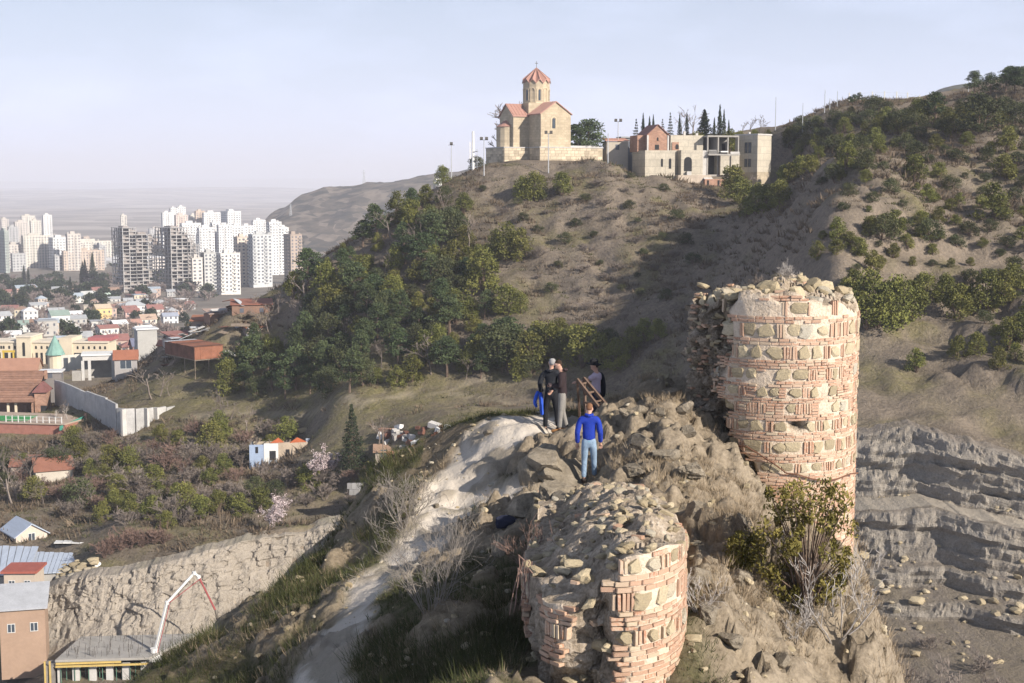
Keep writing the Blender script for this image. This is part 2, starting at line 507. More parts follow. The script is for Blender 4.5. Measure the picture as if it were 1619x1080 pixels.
# --- excavation cliff and quarry: surfaces swept along their crest, broken up in depth
def cliff_mesh(name, xs, line, prof, nv, disp, seed, top=None, strata=0.0, road=0.0, vert=1.0):
    prof = np.array(prof, float)
    L = np.concatenate([[0], np.cumsum(np.hypot(np.diff(prof[:, 0]), np.diff(prof[:, 1])))])
    s = np.linspace(0, L[-1], nv)
    pt = np.interp(s, L, prof[:, 0]); pz = np.interp(s, L, prof[:, 1])
    tt = np.gradient(pt, s); tz = np.gradient(pz, s)       # tangent; normal points out and up
    nt, nz_ = -tz, tt
    X, S = np.meshgrid(xs, np.arange(nv), indexing='ij')
    T, Z = pt[S], pz[S]
    if top is not None:
        zt = top(xs)                                          # height of the crest at each x
        k = np.clip((Z - prof[:, 1].min()) / (prof[0, 1] - prof[:, 1].min()), 0, 1)
        Z = Z + k * (zt[:, None] - prof[0, 1])
    Y = line(X) - T
    steep = np.clip(nt[S], 0, 1)
    a = disp * (0.25 + 0.75 * steep)
    d = a * vert * (0.8 * ridged(X / 5.0, Z / 13.0, Y / 13.0, seed=seed, octv=5) + 0.55 * ridged(X / 1.7, Z / 6.0, seed=seed + 3, octv=4) + 0.45 * fbm(X / .8, Z / .8, seed=seed + 4, octv=3))
    w1, w2, cid = worley(X / 2.2 + 0.3 * fbm(X / 3, Z / 3, seed=2), Z / 1.6, seed)
    v1, v2, cid3 = worley(X / 0.9 + 0.3 * fbm(X / 2, Z / 2, seed=5), Z / 0.6, seed + 31)
    d = d + a * (0.7 * (cid - 0.5) + 0.55 * (cid3 - 0.5)) * np.clip(steep * 1.5, 0.15, 1)
    # buttresses and clefts
    d = d + a * 1.6 * vnoise(X / 11.0, Z / 40.0, seed=seed + 77)
    if strata:
        lz = Z * 1.9 + 0.35 * X * 0.3 + fbm(X / 12, Z / 6, seed=seed + 5)
        d = d + strata * steep * (vnoise(lz, X / 18, seed=seed + 6) + 0.5 * vnoise(lz * 2.7, X / 7, seed=seed + 8))
    Yo = Y - d * nt[S]; Zo = Z + d * nz_[S] * 0.8
    V = np.stack([X, Yo, Zo], -1).reshape(-1, 3)
    nn = fbm(X / 3, Z / 3, seed=4)
    g = (1 - steep) * sstep(-0.1, 0.4, nn) * 0.5
    return mesh_np(name, V, grid_faces(len(xs), nv)[:, ::-1], False, {'grass': g.ravel(), 'rock': steep.ravel(), 'path': (road * (sstep(3.2, 3.8, T + .4 * nn) - sstep(8.2, 8.8, T + .4 * nn)) + 0 * g).ravel()})
M_EXC = ground_mat('cut_earth', (0.22, 0.19, 0.155), (0.36, 0.315, 0.26), (0.08, 0.09, 0.03), (0.15, 0.15, 0.06), (0.215, 0.188, 0.155), (0.41, 0.36, 0.30), (0.35, 0.3, 0.25), 2.2, 1.0, 0.4)
xs = np.arange(-63, -16, 0.2)
ctop = lambda x: np.array([hz(float(v), float(ex_line(v)) + 3.0) for v in x]) + 0.25
me = cliff_mesh('excavation_cliff', xs, ex_line, [(-2.6, -47.5), (0, -48), (0.9, -49.5), (2.2, -52.5), (4.0, -55.5), (7.0, -58.2), (9.5, -59.6), (13, -60.3)], 120, 0.9, 60, top=ctop, vert=.6)
struct('excavation_cliff', me, M_EXC)
M_QUA = ground_mat('quarry_rock', (0.15, 0.125, 0.10), (0.24, 0.205, 0.17), (0.12, 0.10, 0.055), (0.20, 0.165, 0.09), (0.17, 0.152, 0.128), (0.37, 0.335, 0.285), (0.42, 0.37, 0.30), 2.4, 1.0, 0.4)
xs = np.arange(26, 92, 0.22)
ctop = lambda x: np.array([hz(float(v), float(qu_line(v)) + 2.0) for v in x])
me = cliff_mesh('quarry_cliff', xs, qu_line, [(-2.2, -26.6), (-0.2, -27.0), (0.8, -29), (1.8, -31.5), (3.0, -33.6), (9.0, -33.8), (9.8, -34.6), (10.6, -37.0), (11.6, -38.6), (13, -39.0), (13.6, -40.6), (18, -41.2), (18.8, -42.6), (26, -43.0), (60, -43.6)], 190, 0.55, 90, top=ctop, strata=0.75, road=.9, vert=.45)
struct('quarry_cliff', me, M_QUA)

# --- city plain, far hills
def plain_z(Y): return np.interp(Y, [300, 450, 700, 1000, 1200, 2000, 3000, 6000, 30000], [-61, -60.5, -73, -84.5, -90, -106, -112, -120, -130])
def far_sheet(name, xs, ys, hf, mat):
    X, Y = np.meshgrid(xs, ys, indexing='ij'); Z = hf(X, Y)
    return struct(name, mesh_np(name, np.stack([X, Y, Z], -1).reshape(-1, 3), grid_faces(len(xs), len(ys)), True), mat)
def field_mat(name, stops, s):
    t = NT(name, 0.95, 0.05)
    n = t.noise(s, 7, 0.6); 
    v = t.n.new('ShaderNodeTexVoronoi'); v.inputs['Scale'].default_value = s * 1.6; t.l.new(t.pos(), v.inputs['Vector'])
    g = t.n.new('ShaderNodeSeparateColor'); t.l.new(v.outputs['Color'], g.inputs[0])
    f = t.math('ADD', t.math('MULTIPLY', n, 0.7), t.math('MULTIPLY', g.outputs[0], 0.3))
    t.col(t.ramp(f, stops)); return t.m
M_PLAIN = field_mat('plain_ground', [(0.3, (0.19, 0.17, 0.145)), (0.5, (0.33, 0.29, 0.25)), (0.65, (0.46, 0.41, 0.36))], 0.003)
M_CITYG = plain('city_ground', (0.22, 0.19, 0.155), 0.5, 0.03)
ys = np.concatenate([np.arange(430, 1300, 18), np.arange(1300, 3000, 60)])
far_sheet('city_ground', np.arange(-1600, 900, 22), ys, lambda X, Y: plain_z(Y) + 1.2 * fbm(X / 90, Y / 90, seed=70) + 3 * np.exp(-((X + 500) / 160) ** 2 - ((Y - 1700) / 300) ** 2), M_CITYG)
ys = np.concatenate([np.arange(2950, 9000, 150), np.arange(9000, 30000, 600)])
def far_h(X, Y):
    z = plain_z(Y)
    z = z + sstep(4000, 9000, Y) * (20 * fbm(X / 1500, Y / 900, seed=71) + 14)
    z = z + sstep(9000, 13000, Y) * (1 - sstep(14500, 17500, Y)) * (50 + 40 * fbm(X / 2600, Y / 2000, seed=72)) 
    z = z + sstep(17500, 24000, Y) * (135 + 70 * fbm(X / 3800, Y / 3000, seed=73))
    return z
far_sheet('plain', np.arange(-15000, 15001, 200), ys, far_h, M_PLAIN)

# headland hill left of the church, wooded hill far right
M_FARHILL = field_mat('far_hill_ground', [(0.34, (0.045, 0.045, 0.035)), (0.5, (0.115, 0.095, 0.07)), (0.66, (0.22, 0.18, 0.14))], 0.035)
HL = np.array([(X_at(px, 2500), (290 - py) / FPX * 2500) for px, py in [(360,362),(425,354),(436,340),(446,328),(462,326),(480,310),(520,303),(570,297),(610,290),(660,276),(720,268),(820,255),(1000,240)]])
def head_h(X, Y):
    crest = np.interp(X, HL[:, 0], HL[:, 1])
    base = plain_z(Y)
    t = (Y - 2500)
    # steep cliff towards the left end, long slope towards the viewer
    k = np.where(t < 0, 1 - sstep(0, 520, -t), 1 - sstep(0, 900, t))
    h = base - 6 + (crest - base + 6) * k
    return h + k * (9 * ridged(X / 150, Y / 210, seed=75, octv=4) - 5) * sstep(-480, -300, X)
far_sheet('headland_hill', np.arange(-560, 500, 9), np.arange(1900, 3500, 16), head_h, M_FARHILL)
FR = np.array([(X_at(px, 1500), (290 - py) / FPX * 1500) for px, py in [(1150,330),(1300,260),(1430,175),(1480,146),(1520,135),(1570,125),(1619,117),(1750,95),(2000,90)]])
def fr_h(X, Y):
    crest = np.interp(X, FR[:, 0], FR[:, 1]); k = 1 - sstep(0, 500, np.abs(Y - 1500))
    return -60 + (crest + 60) * k + 4 * fbm(X / 40, Y / 40, seed=76)
M_FWOOD = field_mat('far_wood_ground', [(0.35, (0.03, 0.04, 0.025)), (0.6, (0.10, 0.095, 0.06))], 0.03)
far_sheet('far_wooded_hill', np.arange(200, 1000, 10), np.arange(1000, 2000, 20), fr_h, M_FWOOD)
# ================================================================== the rocky ridge in front
rid_ctl = [
 (885,682,33.5),(935,768,30.4),(950,676,34.6),(800,662,34),(770,662,34.6),(830,650,35.6),(900,650,36),(980,655,34),(1040,650,34.4),(1090,635,34.8),(1100,605,36),
 (780,692,33),(742,742,32.4),(720,792,31.4),(690,850,30),(640,892,28.5),(585,932,27),(545,982,25.5),(512,1042,24),(495,1090,23),
 (330,1000,29.5),(480,896,31.5),(560,846,32.4),(640,786,32.2),(700,745,33),(200,1090,27.5),
 (440,1040,26.2),(560,900,30.2),(680,795,31.3),(648,856,30),(596,896,28.6),(694,750,32.4),
 (700,1000,22.5),(800,1050,20.5),(600,1010,23.6),(650,1085,21.5),(750,905,26),(820,835,28),(780,960,23),(840,1085,18.6),(850,780,29.6),(850,720,31.8),(810,760,31),
 (1000,705,30.6),(1100,700,31),(1150,692,32),(1050,765,27.6),(1120,822,25.6),(1180,790,29),(1195,745,31.2),(1265,845,30.2),(1360,930,30.9),(1210,880,26.5),(1300,935,27.5),
 (1150,950,22),(1250,1000,22),(1300,1085,20.5),(1100,1000,19.8),(1115,1090,18.6),(1385,1085,22),(1390,1000,24.5),(1200,1090,19.5),(1380,960,29.5),(1420,1085,22.4),
 (1000,770,29),(900,790,29.5),
]
rid_pts = [tuple(P(*c)) for c in rid_ctl]
for x, y, z in [(-8.5,20,-11.4),(-11,25,-13.5),(-9.5,29.5,-12.2),(-7.4,33,-12),(-5.6,35.5,-11),(-4.2,37.5,-10.6),(-2,39,-9.5),(1,39.5,-9.5),(4,39.5,-9),(7,39.5,-10.5),(10.2,38,-15),(9.8,35,-15),(9.6,32,-14.5),(8.9,29,-14),(8.0,26,-13.2),(7.3,22,-12.5),(6.9,19,-12.2),(6.3,15,-12),(4,14,-7.6),(1,14,-7.6),(-2,16,-8.0),(-5,18,-8.8),(-8,15,-10),
   (-14,30,-20),(-12,36,-22),(-6,44,-24),(2,46,-24),(9,45,-24),(14,40,-24),(15,32,-22),(14,24,-21),(12,14,-19),(-15,20,-20),(-3.6,36,-7.6),(1.2,12,-7.8),(6.2,36,-7),(6.2,33,-7.5),(8.4,33.5,-9),(1.3,22,-7.2),(1.3,19,-7.2),(1.5,25,-6.9)]:
    rid_pts.append((x, y, z))
rid_f = rbf_fit(rid_pts, 0.9, 0.01)
PATH = [tuple(P(*c))[:2] for c in [(905,668,34.4),(860,672,34),(805,678,33.4),(768,700,32.9),(738,745,32.3),(722,792,31.4),(690,850,30),(640,892,28.5),(585,932,27),(545,982,25.5),(512,1042,24),(495,1090,23),(470,1200,21)]]
PATHB = [tuple(P(*c))[:2] for c in [(722,792,31.4),(790,800,30.4),(840,770,30.4),(905,755,30.4)]]
def path_d(X, Y):
    return np.minimum(polydist(X, Y, PATH) - np.interp(Y, [21, 26, 30, 33, 35], [0.38, 0.44, 0.58, 0.85, 1.0]), polydist(X, Y, PATHB) - 0.35)
def ridge_masks(X, Y):
    pd = path_d(X, Y) + 0.28 * fbm(X / 0.9, Y / 0.9, seed=101)
    path = (1 - sstep(-0.15, 0.35, pd)) * (1 - .6 * sstep(.15, .5, fbm(X / .75, Y / .75, seed=106, octv=4)))
    pxl = np.interp(Y, [p[1] for p in PATH][::-1], [p[0] for p in PATH][::-1])
    right = sstep(0.4, 1.4, X - pxl + 0.5 * fbm(X / 1.5, Y / 1.5, seed=103))
    rock = np.clip(right * sstep(25.5, 28, Y + 1.5 * (X > 2.3)) + sstep(2.4, 3.2, X) + sstep(0.25, 0.6, fbm(X / 1.2, Y / 1.2, seed=104)) * 0.6, 0, 1) * (1 - path)
    grass = (1 - path) * (1 - rock)
    return path, rock, grass
def ridge_h(X, Y):
    h = rid_f(X, Y)
    h = h - 1.1 * np.clip(np.hypot(X, (Y - 26) * .8) - 11.5, 0, 99)
    path, rock, grass = ridge_masks(X, Y)
    w1, w2, cid = worley(X / 0.85 + 0.35 * fbm(X / 0.7, Y / 0.7, seed=110), Y / 0.85 + 0.35 * fbm(X / 0.7, Y / 0.7, seed=111), 112)
    u1, u2, cid2 = worley(X / 0.28 + 0.2 * fbm(X / 0.3, Y / 0.3, seed=113), Y / 0.28, 114)
    calm = 1
    for sx_, sy_ in [(X_at(872, 33.9), 33.9), (X_at(890, 33.2), 33.2), (X_at(933, 30.4), 30.4), (X_at(944, 34.5), 34.5)]: calm = calm * (1 - .9 * np.exp(-(((X - sx_) ** 2 + (Y - sy_) ** 2) / .35)))
    rock = rock * calm
    crack = 1 - sstep(0.0, 0.16, w2 - w1)
    h = h + rock * (0.42 * (cid - 0.45) - 0.16 * crack + 0.13 * (cid2 - 0.5) - 0.05 * (1 - sstep(0, 0.14, u2 - u1)) + 0.16 * ridged(X / 0.9, Y / 0.9, seed=115, octv=5, gain=0.6))
    h = h + (1 - rock) * (0.10 * fbm(X / 1.1, Y / 1.1, seed=116, octv=5)) * (1 - 0.4 * path)
    h = h - path * 0.10 + path * (0.05 * fbm(X / 0.5, Y / 0.7, seed=117, octv=5, gain=.6) + 0.05 * ridged(X / 1.3, Y / 1.6, seed=119, octv=3))
    return h
RS = 0.075
RX = np.arange(-15, 14, RS); RY = np.arange(11, 46, RS)
rX, rY = np.meshgrid(RX, RY, indexing='ij')
rZ = ridge_h(rX, rY)
def rz_at(x, y):
    i = min(max((x - RX[0]) / RS, 0), len(RX) - 1.001); j = min(max((y - RY[0]) / RS, 0), len(RY) - 1.001)
    a, b = int(i), int(j); u, v = i - a, j - b
    return float((rZ[a, b] * (1 - u) + rZ[a + 1, b] * u) * (1 - v) + (rZ[a, b + 1] * (1 - u) + rZ[a + 1, b + 1] * u) * v)
def ridge_at(px, py, d0=17, d1=42):
    D = d0
    while D < d1:
        p = P(px, py, D)
        if p.z < rz_at(p.x, p.y): return Vector((p.x, p.y, rz_at(p.x, p.y)))
        D += 0.05
    return None
mp_, mr_, mg_ = ridge_masks(rX, rY)
green = mg_ * sstep(-0.5, 0.1, fbm(rX / 1.6, rY / 1.6, seed=120) + 0.7 * (rX < -2.2) + .5 * (rY < 27) * (rX < .2))
M_RIDGE = ground_mat('ridge_ground', (0.10, 0.078, 0.05), (0.24, 0.19, 0.13), (0.035, 0.042, 0.016), (0.10, 0.10, 0.04), (0.115, 0.093, 0.067), (0.32, 0.265, 0.195), (0.60, 0.54, 0.465), 6.0, 1.0, 0.06)
ridge_o = struct('ridge', mesh_np('ridge', np.stack([rX, rY, rZ], -1).reshape(-1, 3), grid_faces(len(RX), len(RY)), True, {'grass': green.ravel(), 'rock': mr_.ravel(), 'path': mp_.ravel()}), M_RIDGE)

# ------------------------------------------------------------------ stones and bricks
def unit_brick(seed, name):
    r = np.random.RandomState(seed)
    c = np.array([-1, -0.86, 0.86, 1.0]) * 0.5
    V, idx = [], {}
    for i in range(4):
        for j in range(4):
            for k in range(4):
                if sum(v in (0, 3) for v in (i, j, k)) == 1 or False:
                    pass
                on = (i in (0, 3)) + (j in (0, 3)) + (k in (0, 3))
                if on == 1 or (on == 0 and False):
                    idx[(i, j, k)] = len(V)
                    V.append([c[i], c[j], c[k]])
    V = np.array(V) + r.uniform(-0.035, 0.035, (len(V), 3))
    # hull of the 24 points = chamfered box
    import bmesh
    bm = bmesh.new()
    for p in V: bm.verts.new(p)
    bmesh.ops.convex_hull(bm, input=bm.verts)
    me = bpy.data.meshes.new(name); bm.to_mesh(me); bm.free()
    return me
def unit_stone(seed, name, blocky=0.5, sub=2):
    import bmesh
    r = random.Random(seed)
    bm = bmesh.new(); bmesh.ops.create_icosphere(bm, subdivisions=sub, radius=0.5)
    co = np.array([v.co[:] for v in bm.verts])
    n = co / np.linalg.norm(co, axis=1)[:, None]
    m = np.abs(n).max(1)
    q = n * (0.5 / m)[:, None] * blocky + n * 0.5 * (1 - blocky)
    q = q * (1 + 0.16 * fbm(n[:, 0] * 1.3 + seed, n[:, 1] * 1.3, n[:, 2] * 1.3, seed=seed, octv=3))[:, None]
    if sub > 2: q = q * (1 + 0.10 * ridged(n[:, 0] * 2.6 + seed, n[:, 1] * 2.6, n[:, 2] * 2.6, seed=seed + 3, octv=4))[:, None]
    for k in range(4 if sub < 3 else 9):      # flat broken faces
        a = np.array([r.gauss(0, 1) for _ in range(3)]); a /= np.linalg.norm(a); d = r.uniform(0.30, 0.44)
        q = q - np.clip(q @ a - d, 0, 9)[:, None] * a
    for v, p in zip(bm.verts, q): v.co = p
    me = bpy.data.meshes.new(name); bm.to_mesh(me); bm.free()
    return me
def np_mesh(me):
    me.calc_loop_triangles()
    V = np.empty(len(me.vertices) * 3); me.vertices.foreach_get('co', V)
    F = np.empty(len(me.loop_triangles) * 3, np.int32); me.loop_triangles.foreach_get('vertices', F)
    return V.reshape(-1, 3), F.reshape(-1, 3)
BRICKS = [unit_brick(i, 'brick') for i in range(4)]
STONES = [unit_stone(20 + i, 'stone', 0.75) for i in range(6)]
def wall_stone(seed):
    me = unit_stone(seed, 'stone', 0.9); r = random.Random(seed)
    co = np.array([v.co[:] for v in me.vertices])
    for k in range(5):      # split sides, flat face
        t = r.uniform(0, 6.28); a = np.array([math.cos(t), 0, math.sin(t)]); co = co - np.clip(co @ a - r.uniform(.36, .47), 0, 9)[:, None] * a
    a = np.array([r.uniform(-.15, .15), -1, r.uniform(-.15, .15)]); a /= np.linalg.norm(a); co = co - np.clip(co @ a - .34, 0, 9)[:, None] * a * .9
    for v, p in zip(me.vertices, co): v.co = p
    return me
WST = [wall_stone(140 + i) for i in range(8)]
BR_NP = [np_mesh(m) for m in BRICKS]; ST_NP = [np_mesh(m) for m in STONES]
def brick_ramp(t, f):
    n = t.noise(30, 3, vec=t.pos()); n2 = t.noise(4, 5)
    c = t.ramp(f, [(0.0, (0.27, 0.12, 0.07)), (0.3, (0.40, 0.19, 0.11)), (0.6, (0.44, 0.245, 0.155)), (0.85, (0.47, 0.31, 0.21)), (1.0, (0.42, 0.35, 0.235))])
    c = t.mix(t.ramp(n, [(0.38, (0.12,) * 3), (0.66, (0.85,) * 3)]), c, (0.50, 0.395, 0.295))
    t.col(c); t.bump(n, 0.5, 0.01)
tb = NT('brick_piece', 0.92, 0.1); brick_ramp(tb, tb.rnd()); M_BRICK = tb.m
tb = NT('brick_course', 0.92, 0.1); brick_ramp(tb, tb.attr('rnd')); M_BRICKM = tb.m
def stone_ramp(t, f):
    n = t.noise(9, 6, 0.65); 
    c = t.ramp(f, [(0.0, (0.29, 0.235, 0.15)), (0.4, (0.39, 0.32, 0.205)), (0.75, (0.47, 0.39, 0.26)), (1.0, (0.37, 0.34, 0.28))])
    c = t.mix(t.ramp(n, [(0.32, (0.6,) * 3), (0.55, (0,) * 3)]), c, (0.24, 0.205, 0.15))
    t.col(c); t.bump(n, 0.7, 0.03)
ts = NT('wall_stone', 0.95, 0.08); stone_ramp(ts, ts.rnd()); M_STONE = ts.m
ts = NT('rubble_stone', 0.95, 0.08); stone_ramp(ts, ts.attr('rnd')); M_STONEM = ts.m
tm = NT('lime_mortar', 0.97, 0.05)
n1 = tm.noise(2.5, 7, 0.65); n2 = tm.noise(18, 4, 0.6)
cm = tm.ramp(tm.math('ADD', tm.math('MULTIPLY', n1, 0.5), tm.math('MULTIPLY', n2, 0.5)), [(0.34, (0.40, 0.315, 0.23)), (0.5, (0.55, 0.45, 0.34)), (0.66, (0.64, 0.54, 0.43))])
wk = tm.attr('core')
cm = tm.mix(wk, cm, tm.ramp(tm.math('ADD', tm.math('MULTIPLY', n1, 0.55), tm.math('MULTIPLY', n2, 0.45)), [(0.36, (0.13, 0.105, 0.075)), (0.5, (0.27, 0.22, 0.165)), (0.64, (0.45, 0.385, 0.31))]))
tm.col(cm); tm.bump(tm.math('ADD', n1, n2), 0.9, 0.04); M_MORTAR = tm.m

def joined(name, mats, protos, mat, parent=None, rnd=None):
    """many pieces (prototype index, 4x4) as one mesh"""
    Vs, Fs, R, b = [], [], [], 0
    for q, (k, M) in enumerate(mats):
        v, f = protos[k]
        M = np.array(M)
        Vs.append(v @ M[:3, :3].T + M[:3, 3]); Fs.append(f + b); b += len(v)
        R.append(np.full(len(v), rnd[q]))
    me = mesh_np(name, np.concatenate(Vs), np.concatenate(Fs), False, {'rnd': np.concatenate(R)})
    return stuff(name, me, mat, parent=parent)

def masonry(root, curve, rows, keep, off, rng, n_brick_obj, seen):
    """lay courses along a wall face. curve(s)->(x,y,nx,ny); rows: (z_top, z_bot, kind)"""
    bricks, stones = [], []
    S = curve.length
    def put(lst, k, s, z, l, h, dep, tilt=0.0, push=0.0):
        x, y, nx, ny = curve(s)
        o = off(s, z)
        tx, ty = -ny, nx
        a = tilt
        ct, st = math.cos(a), math.sin(a)
        ex = Vector((tx * ct, ty * ct, st)) * l
        ez = Vector((-tx * st, -ty * st, ct)) * h
        ey = Vector((-nx, -ny, 0)) * dep
        c = Vector((x, y, z)) + Vector((nx, ny, 0)) * (push - dep / 2 + o)
        M = Matrix(((ex.x, ey.x, ez.x, c.x), (ex.y, ey.y, ez.y, c.y), (ex.z, ey.z, ez.z, c.z), (0, 0, 0, 1)))
        lst.append((k, M, l * h, seen(s, z), s, z))
    for zt, zb, kind in rows:
        h = zt - zb
        s = rng.uniform(0, 0.2)
        while s < S:
            if kind == 'b':
                l = rng.uniform(0.17, 0.27)
                if keep(s + l / 2, (zt + zb) / 2) and rng.random() < 0.965:
                    put(bricks, rng.randrange(4), s + l / 2, (zt + zb) / 2 + rng.uniform(-.004, .004), l - rng.uniform(0.008, 0.02), h - rng.uniform(0.012, 0.02), 0.11, rng.uniform(-.015, .015), rng.uniform(-0.014, 0.016))
                s += l
            else:
                u = rng.random()
                if u < 0.62:       # a field stone
                    l = min(rng.uniform(0.8, 1.5) * h, 0.42)
                    if keep(s + l / 2, (zt + zb) / 2):
                        put(stones, rng.randrange(8), s + l / 2, (zt + zb) / 2, l * 1.1, h * rng.uniform(1.0, 1.15), 0.2, rng.uniform(-.12, .12), rng.uniform(0.035, 0.06))
                    s += l + rng.uniform(0.0, 0.03)
                if u > 0.35:       # bricks set on end, or a little stack of flat ones
                    if kind == 'v' or rng.random() < 0.5:
                        for _ in range(rng.choice((2, 3, 3, 4))):
                            if keep(s + 0.03, (zt + zb) / 2):
                                put(bricks, rng.randrange(4), s + 0.03, (zt + zb) / 2, 0.046, h * rng.uniform(0.8, 0.98), 0.11, rng.uniform(-.05, .05), rng.uniform(-0.01, 0.025))
                            s += rng.uniform(0.058, 0.068)
                    else:
                        l = rng.uniform(0.16, 0.24); nn = max(2, int(round(h / 0.062)))
                        for q in range(nn):
                            zz = zb + (q + 0.5) * h / nn
                            if keep(s + l / 2, zz):
                                put(bricks, rng.randrange(4), s + l / 2 + rng.uniform(-.01, .01), zz, l, h / nn - 0.015, 0.11, rng.uniform(-.03, .03), rng.uniform(-0.01, 0.025))
                        s += l + 0.02
    bricks.sort(key=lambda b: -b[2] * b[3])
    for k, M, *_ in bricks[:n_brick_obj]:
        o = link('brick', BRICKS[k], None, root); o.matrix_local = M
    rest = bricks[n_brick_obj:]
    if rest: joined('brick_courses', [(b[0], b[1]) for b in rest], BR_NP, M_BRICKM, root, [rng.random() for _ in rest])
    for k, M, *_ in stones:
        o = link('stone', WST[k], None, root); o.matrix_local = M
    return bricks, stones
for m in BRICKS: m.materials.append(M_BRICK)
for m in STONES + WST: m.materials.append(M_STONE)

class Curve:
    def __init__(s, pts):
        p = np.array(pts, float); s.p = p
        s.L = np.concatenate([[0], np.cumsum(np.hypot(*np.diff(p, axis=0).T))]); s.length = s.L[-1]
        t = np.gradient(p, s.L, axis=0); t /= np.linalg.norm(t, axis=1)[:, None]
        s.n = np.stack([t[:, 1], -t[:, 0]], 1)
    def __call__(s, q):
        return (float(np.interp(q, s.L, s.p[:, 0])), float(np.interp(q, s.L, s.p[:, 1])), float(np.interp(q, s.L, s.n[:, 0])), float(np.interp(q, s.L, s.n[:, 1])))
    def arr(s, q):
        return [np.interp(q, s.L, a) for a in (s.p[:, 0], s.p[:, 1], s.n[:, 0], s.n[:, 1])]

def core_mesh(name, curve, ztop, zbot, depth, axis, ds, dz, ntop, topz, seed):
    """rubble core: face set back from the masonry, closed over the top"""
    q = np.arange(0, curve.length + ds, ds); q = np.minimum(q, curve.length)
    x, y, nx, ny = curve.arr(q)
    nz_ = int((ztop.max() - zbot) / dz) if hasattr(ztop, 'max') else int((ztop - zbot) / dz)
    zt = topz(x, y)
    fr = np.linspace(0, 1, nz_)
    Q, FR = np.meshgrid(np.arange(len(q)), fr, indexing='ij')
    Z = zbot + (zt[Q] - zbot) * FR
    dp = depth(q[Q], Z)
    rough = np.clip(dp, 0, 0.5)
    nse = (0.008 + 0.22 * rough) * fbm(q[Q] / 0.22, Z / 0.22, seed=seed, octv=5) + rough * 0.5 * (worley(q[Q] / 0.3, Z / 0.22, seed + 3)[2] - 0.5)
    D = dp + 0.019 - nse
    Xs = x[Q] - nx[Q] * D; Ys = y[Q] - ny[Q] * D
    ax, ay = axis(x, y)
    t = np.linspace(0, 1, ntop + 1)[1:]
    x1, y1 = Xs[:, -1], Ys[:, -1]
    Xt = x1[:, None] * (1 - t) + ax[:, None] * t; Yt = y1[:, None] * (1 - t) + ay[:, None] * t
    w = worley(Xt / 0.25, Yt / 0.25, seed + 6)
    Zt = topz(Xt, Yt) + 0.10 * fbm(Xt / 0.5, Yt / 0.5, seed=seed + 4, octv=5) * np.minimum(1, t * 3) + 0.10 * (w[2] - 0.5) * np.minimum(1, t * 3)
    V = np.concatenate([np.stack([Xs, Ys, Z], -1), np.stack([Xt, Yt, Zt], -1)], 1)
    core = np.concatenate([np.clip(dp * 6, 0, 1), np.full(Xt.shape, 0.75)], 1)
    return mesh_np(name, V.reshape(-1, 3), grid_faces(V.shape[0], V.shape[1]), False, {'core': core.ravel()})

# ------------------------------------------------------------------ the tall broken tower
def zpy(py, D): return P(809, py, D).z
TC, TRX, TRY = (6.16, 33.2), 1.91, 2.22
ang = np.radians(np.arange(-205, 75, 2.0))
_bul = 0.66 * sstep(-128, -172, np.degrees(ang))
tw = np.stack([TC[0] + (TRX + _bul) * np.cos(ang), TC[1] + TRY * np.sin(ang)], 1)
T_CURVE = Curve(tw)
_ta = lambda s: np.degrees(np.interp(s, T_CURVE.L, ang))       # angle at arc length
DF = 31.1
def t_top(x, y):
    a = np.degrees(np.arctan2((y - TC[1]) / TRY, (x - TC[0]) / TRX))
    px = 809.5 + FPX * x / y
    return zpy(472, DF) - 0.10 * sstep(1290, 1340, px) - 0.32 * sstep(1325, 1372, px) + 0.13 * vnoise(x * 1.9, y * 1.9, seed=4) + 0.07 * vnoise(x * 5, y * 5, seed=7) + 0.12 * np.exp(-((px - 1260) / 45) ** 2) + 0.16 * np.floor(2.6 * vnoise(x * 1.3, y * 1.3, seed=44)) / 2.6 - 0.36 * (1 - sstep(1095, 1150, px))
def t_depth(s, z):
    a = _ta(s)
    e = np.interp(z, [-6.7, -6.2, -5.1, -4.0, -2.6], [-108, -113, -128, -136, -124]) + 8 * vnoise(z * 3.2, z * 0 + 1, seed=6)        # left end of the facing
    left = sstep(0, 13, e - a)
    hole = np.exp(-(((a + 86) / 5.0) ** 2 + ((z - zpy(672, DF)) / 0.10) ** 2))
    cave = np.exp(-(((a + 168) / 14) ** 2 + ((z - zpy(625, 32.5)) / 0.30) ** 2))
    top = sstep(zpy(478, DF), zpy(462, DF), z + 0.10 * vnoise(np.asarray(s) * 3, np.asarray(s) * 0, seed=9)) * 0.12
    band = 0.05 * sstep(-2.9, -2.5, z)
    return (0.66 + 0.2 * sstep(-3.4, -2.3, z) + 0.16 * fbm(np.asarray(s) * 2.5, np.asarray(z) * 2.5, seed=61, octv=3)) * left + 0.25 * hole + 0.7 * cave + top
t_root = thing('ruined_tower', 'tall broken round tower of red brick courses and field stones above the gorge', 'tower', (0, 0, 0))
ME = core_mesh('core', T_CURVE, zpy(450, DF), -11.0, t_depth, lambda x, y: (x * 0 + TC[0], y * 0 + TC[1] + 0.4), 0.045, 0.045, 40, t_top, 200)
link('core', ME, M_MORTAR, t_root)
rows = []
def rows_px(tab, D, h=0.069):
    out = []
    for y0, y1, k in tab:
        z0, z1 = zpy(y0, D), zpy(y1, D)
        if k == 'b':
            n = max(1, int(round((z0 - z1) / h)))
            for i in range(n): out.append((z0 - (z0 - z1) * i / n, z0 - (z0 - z1) * (i + 1) / n, 'b'))
        else: out.append((z0, z1, k))
    return out
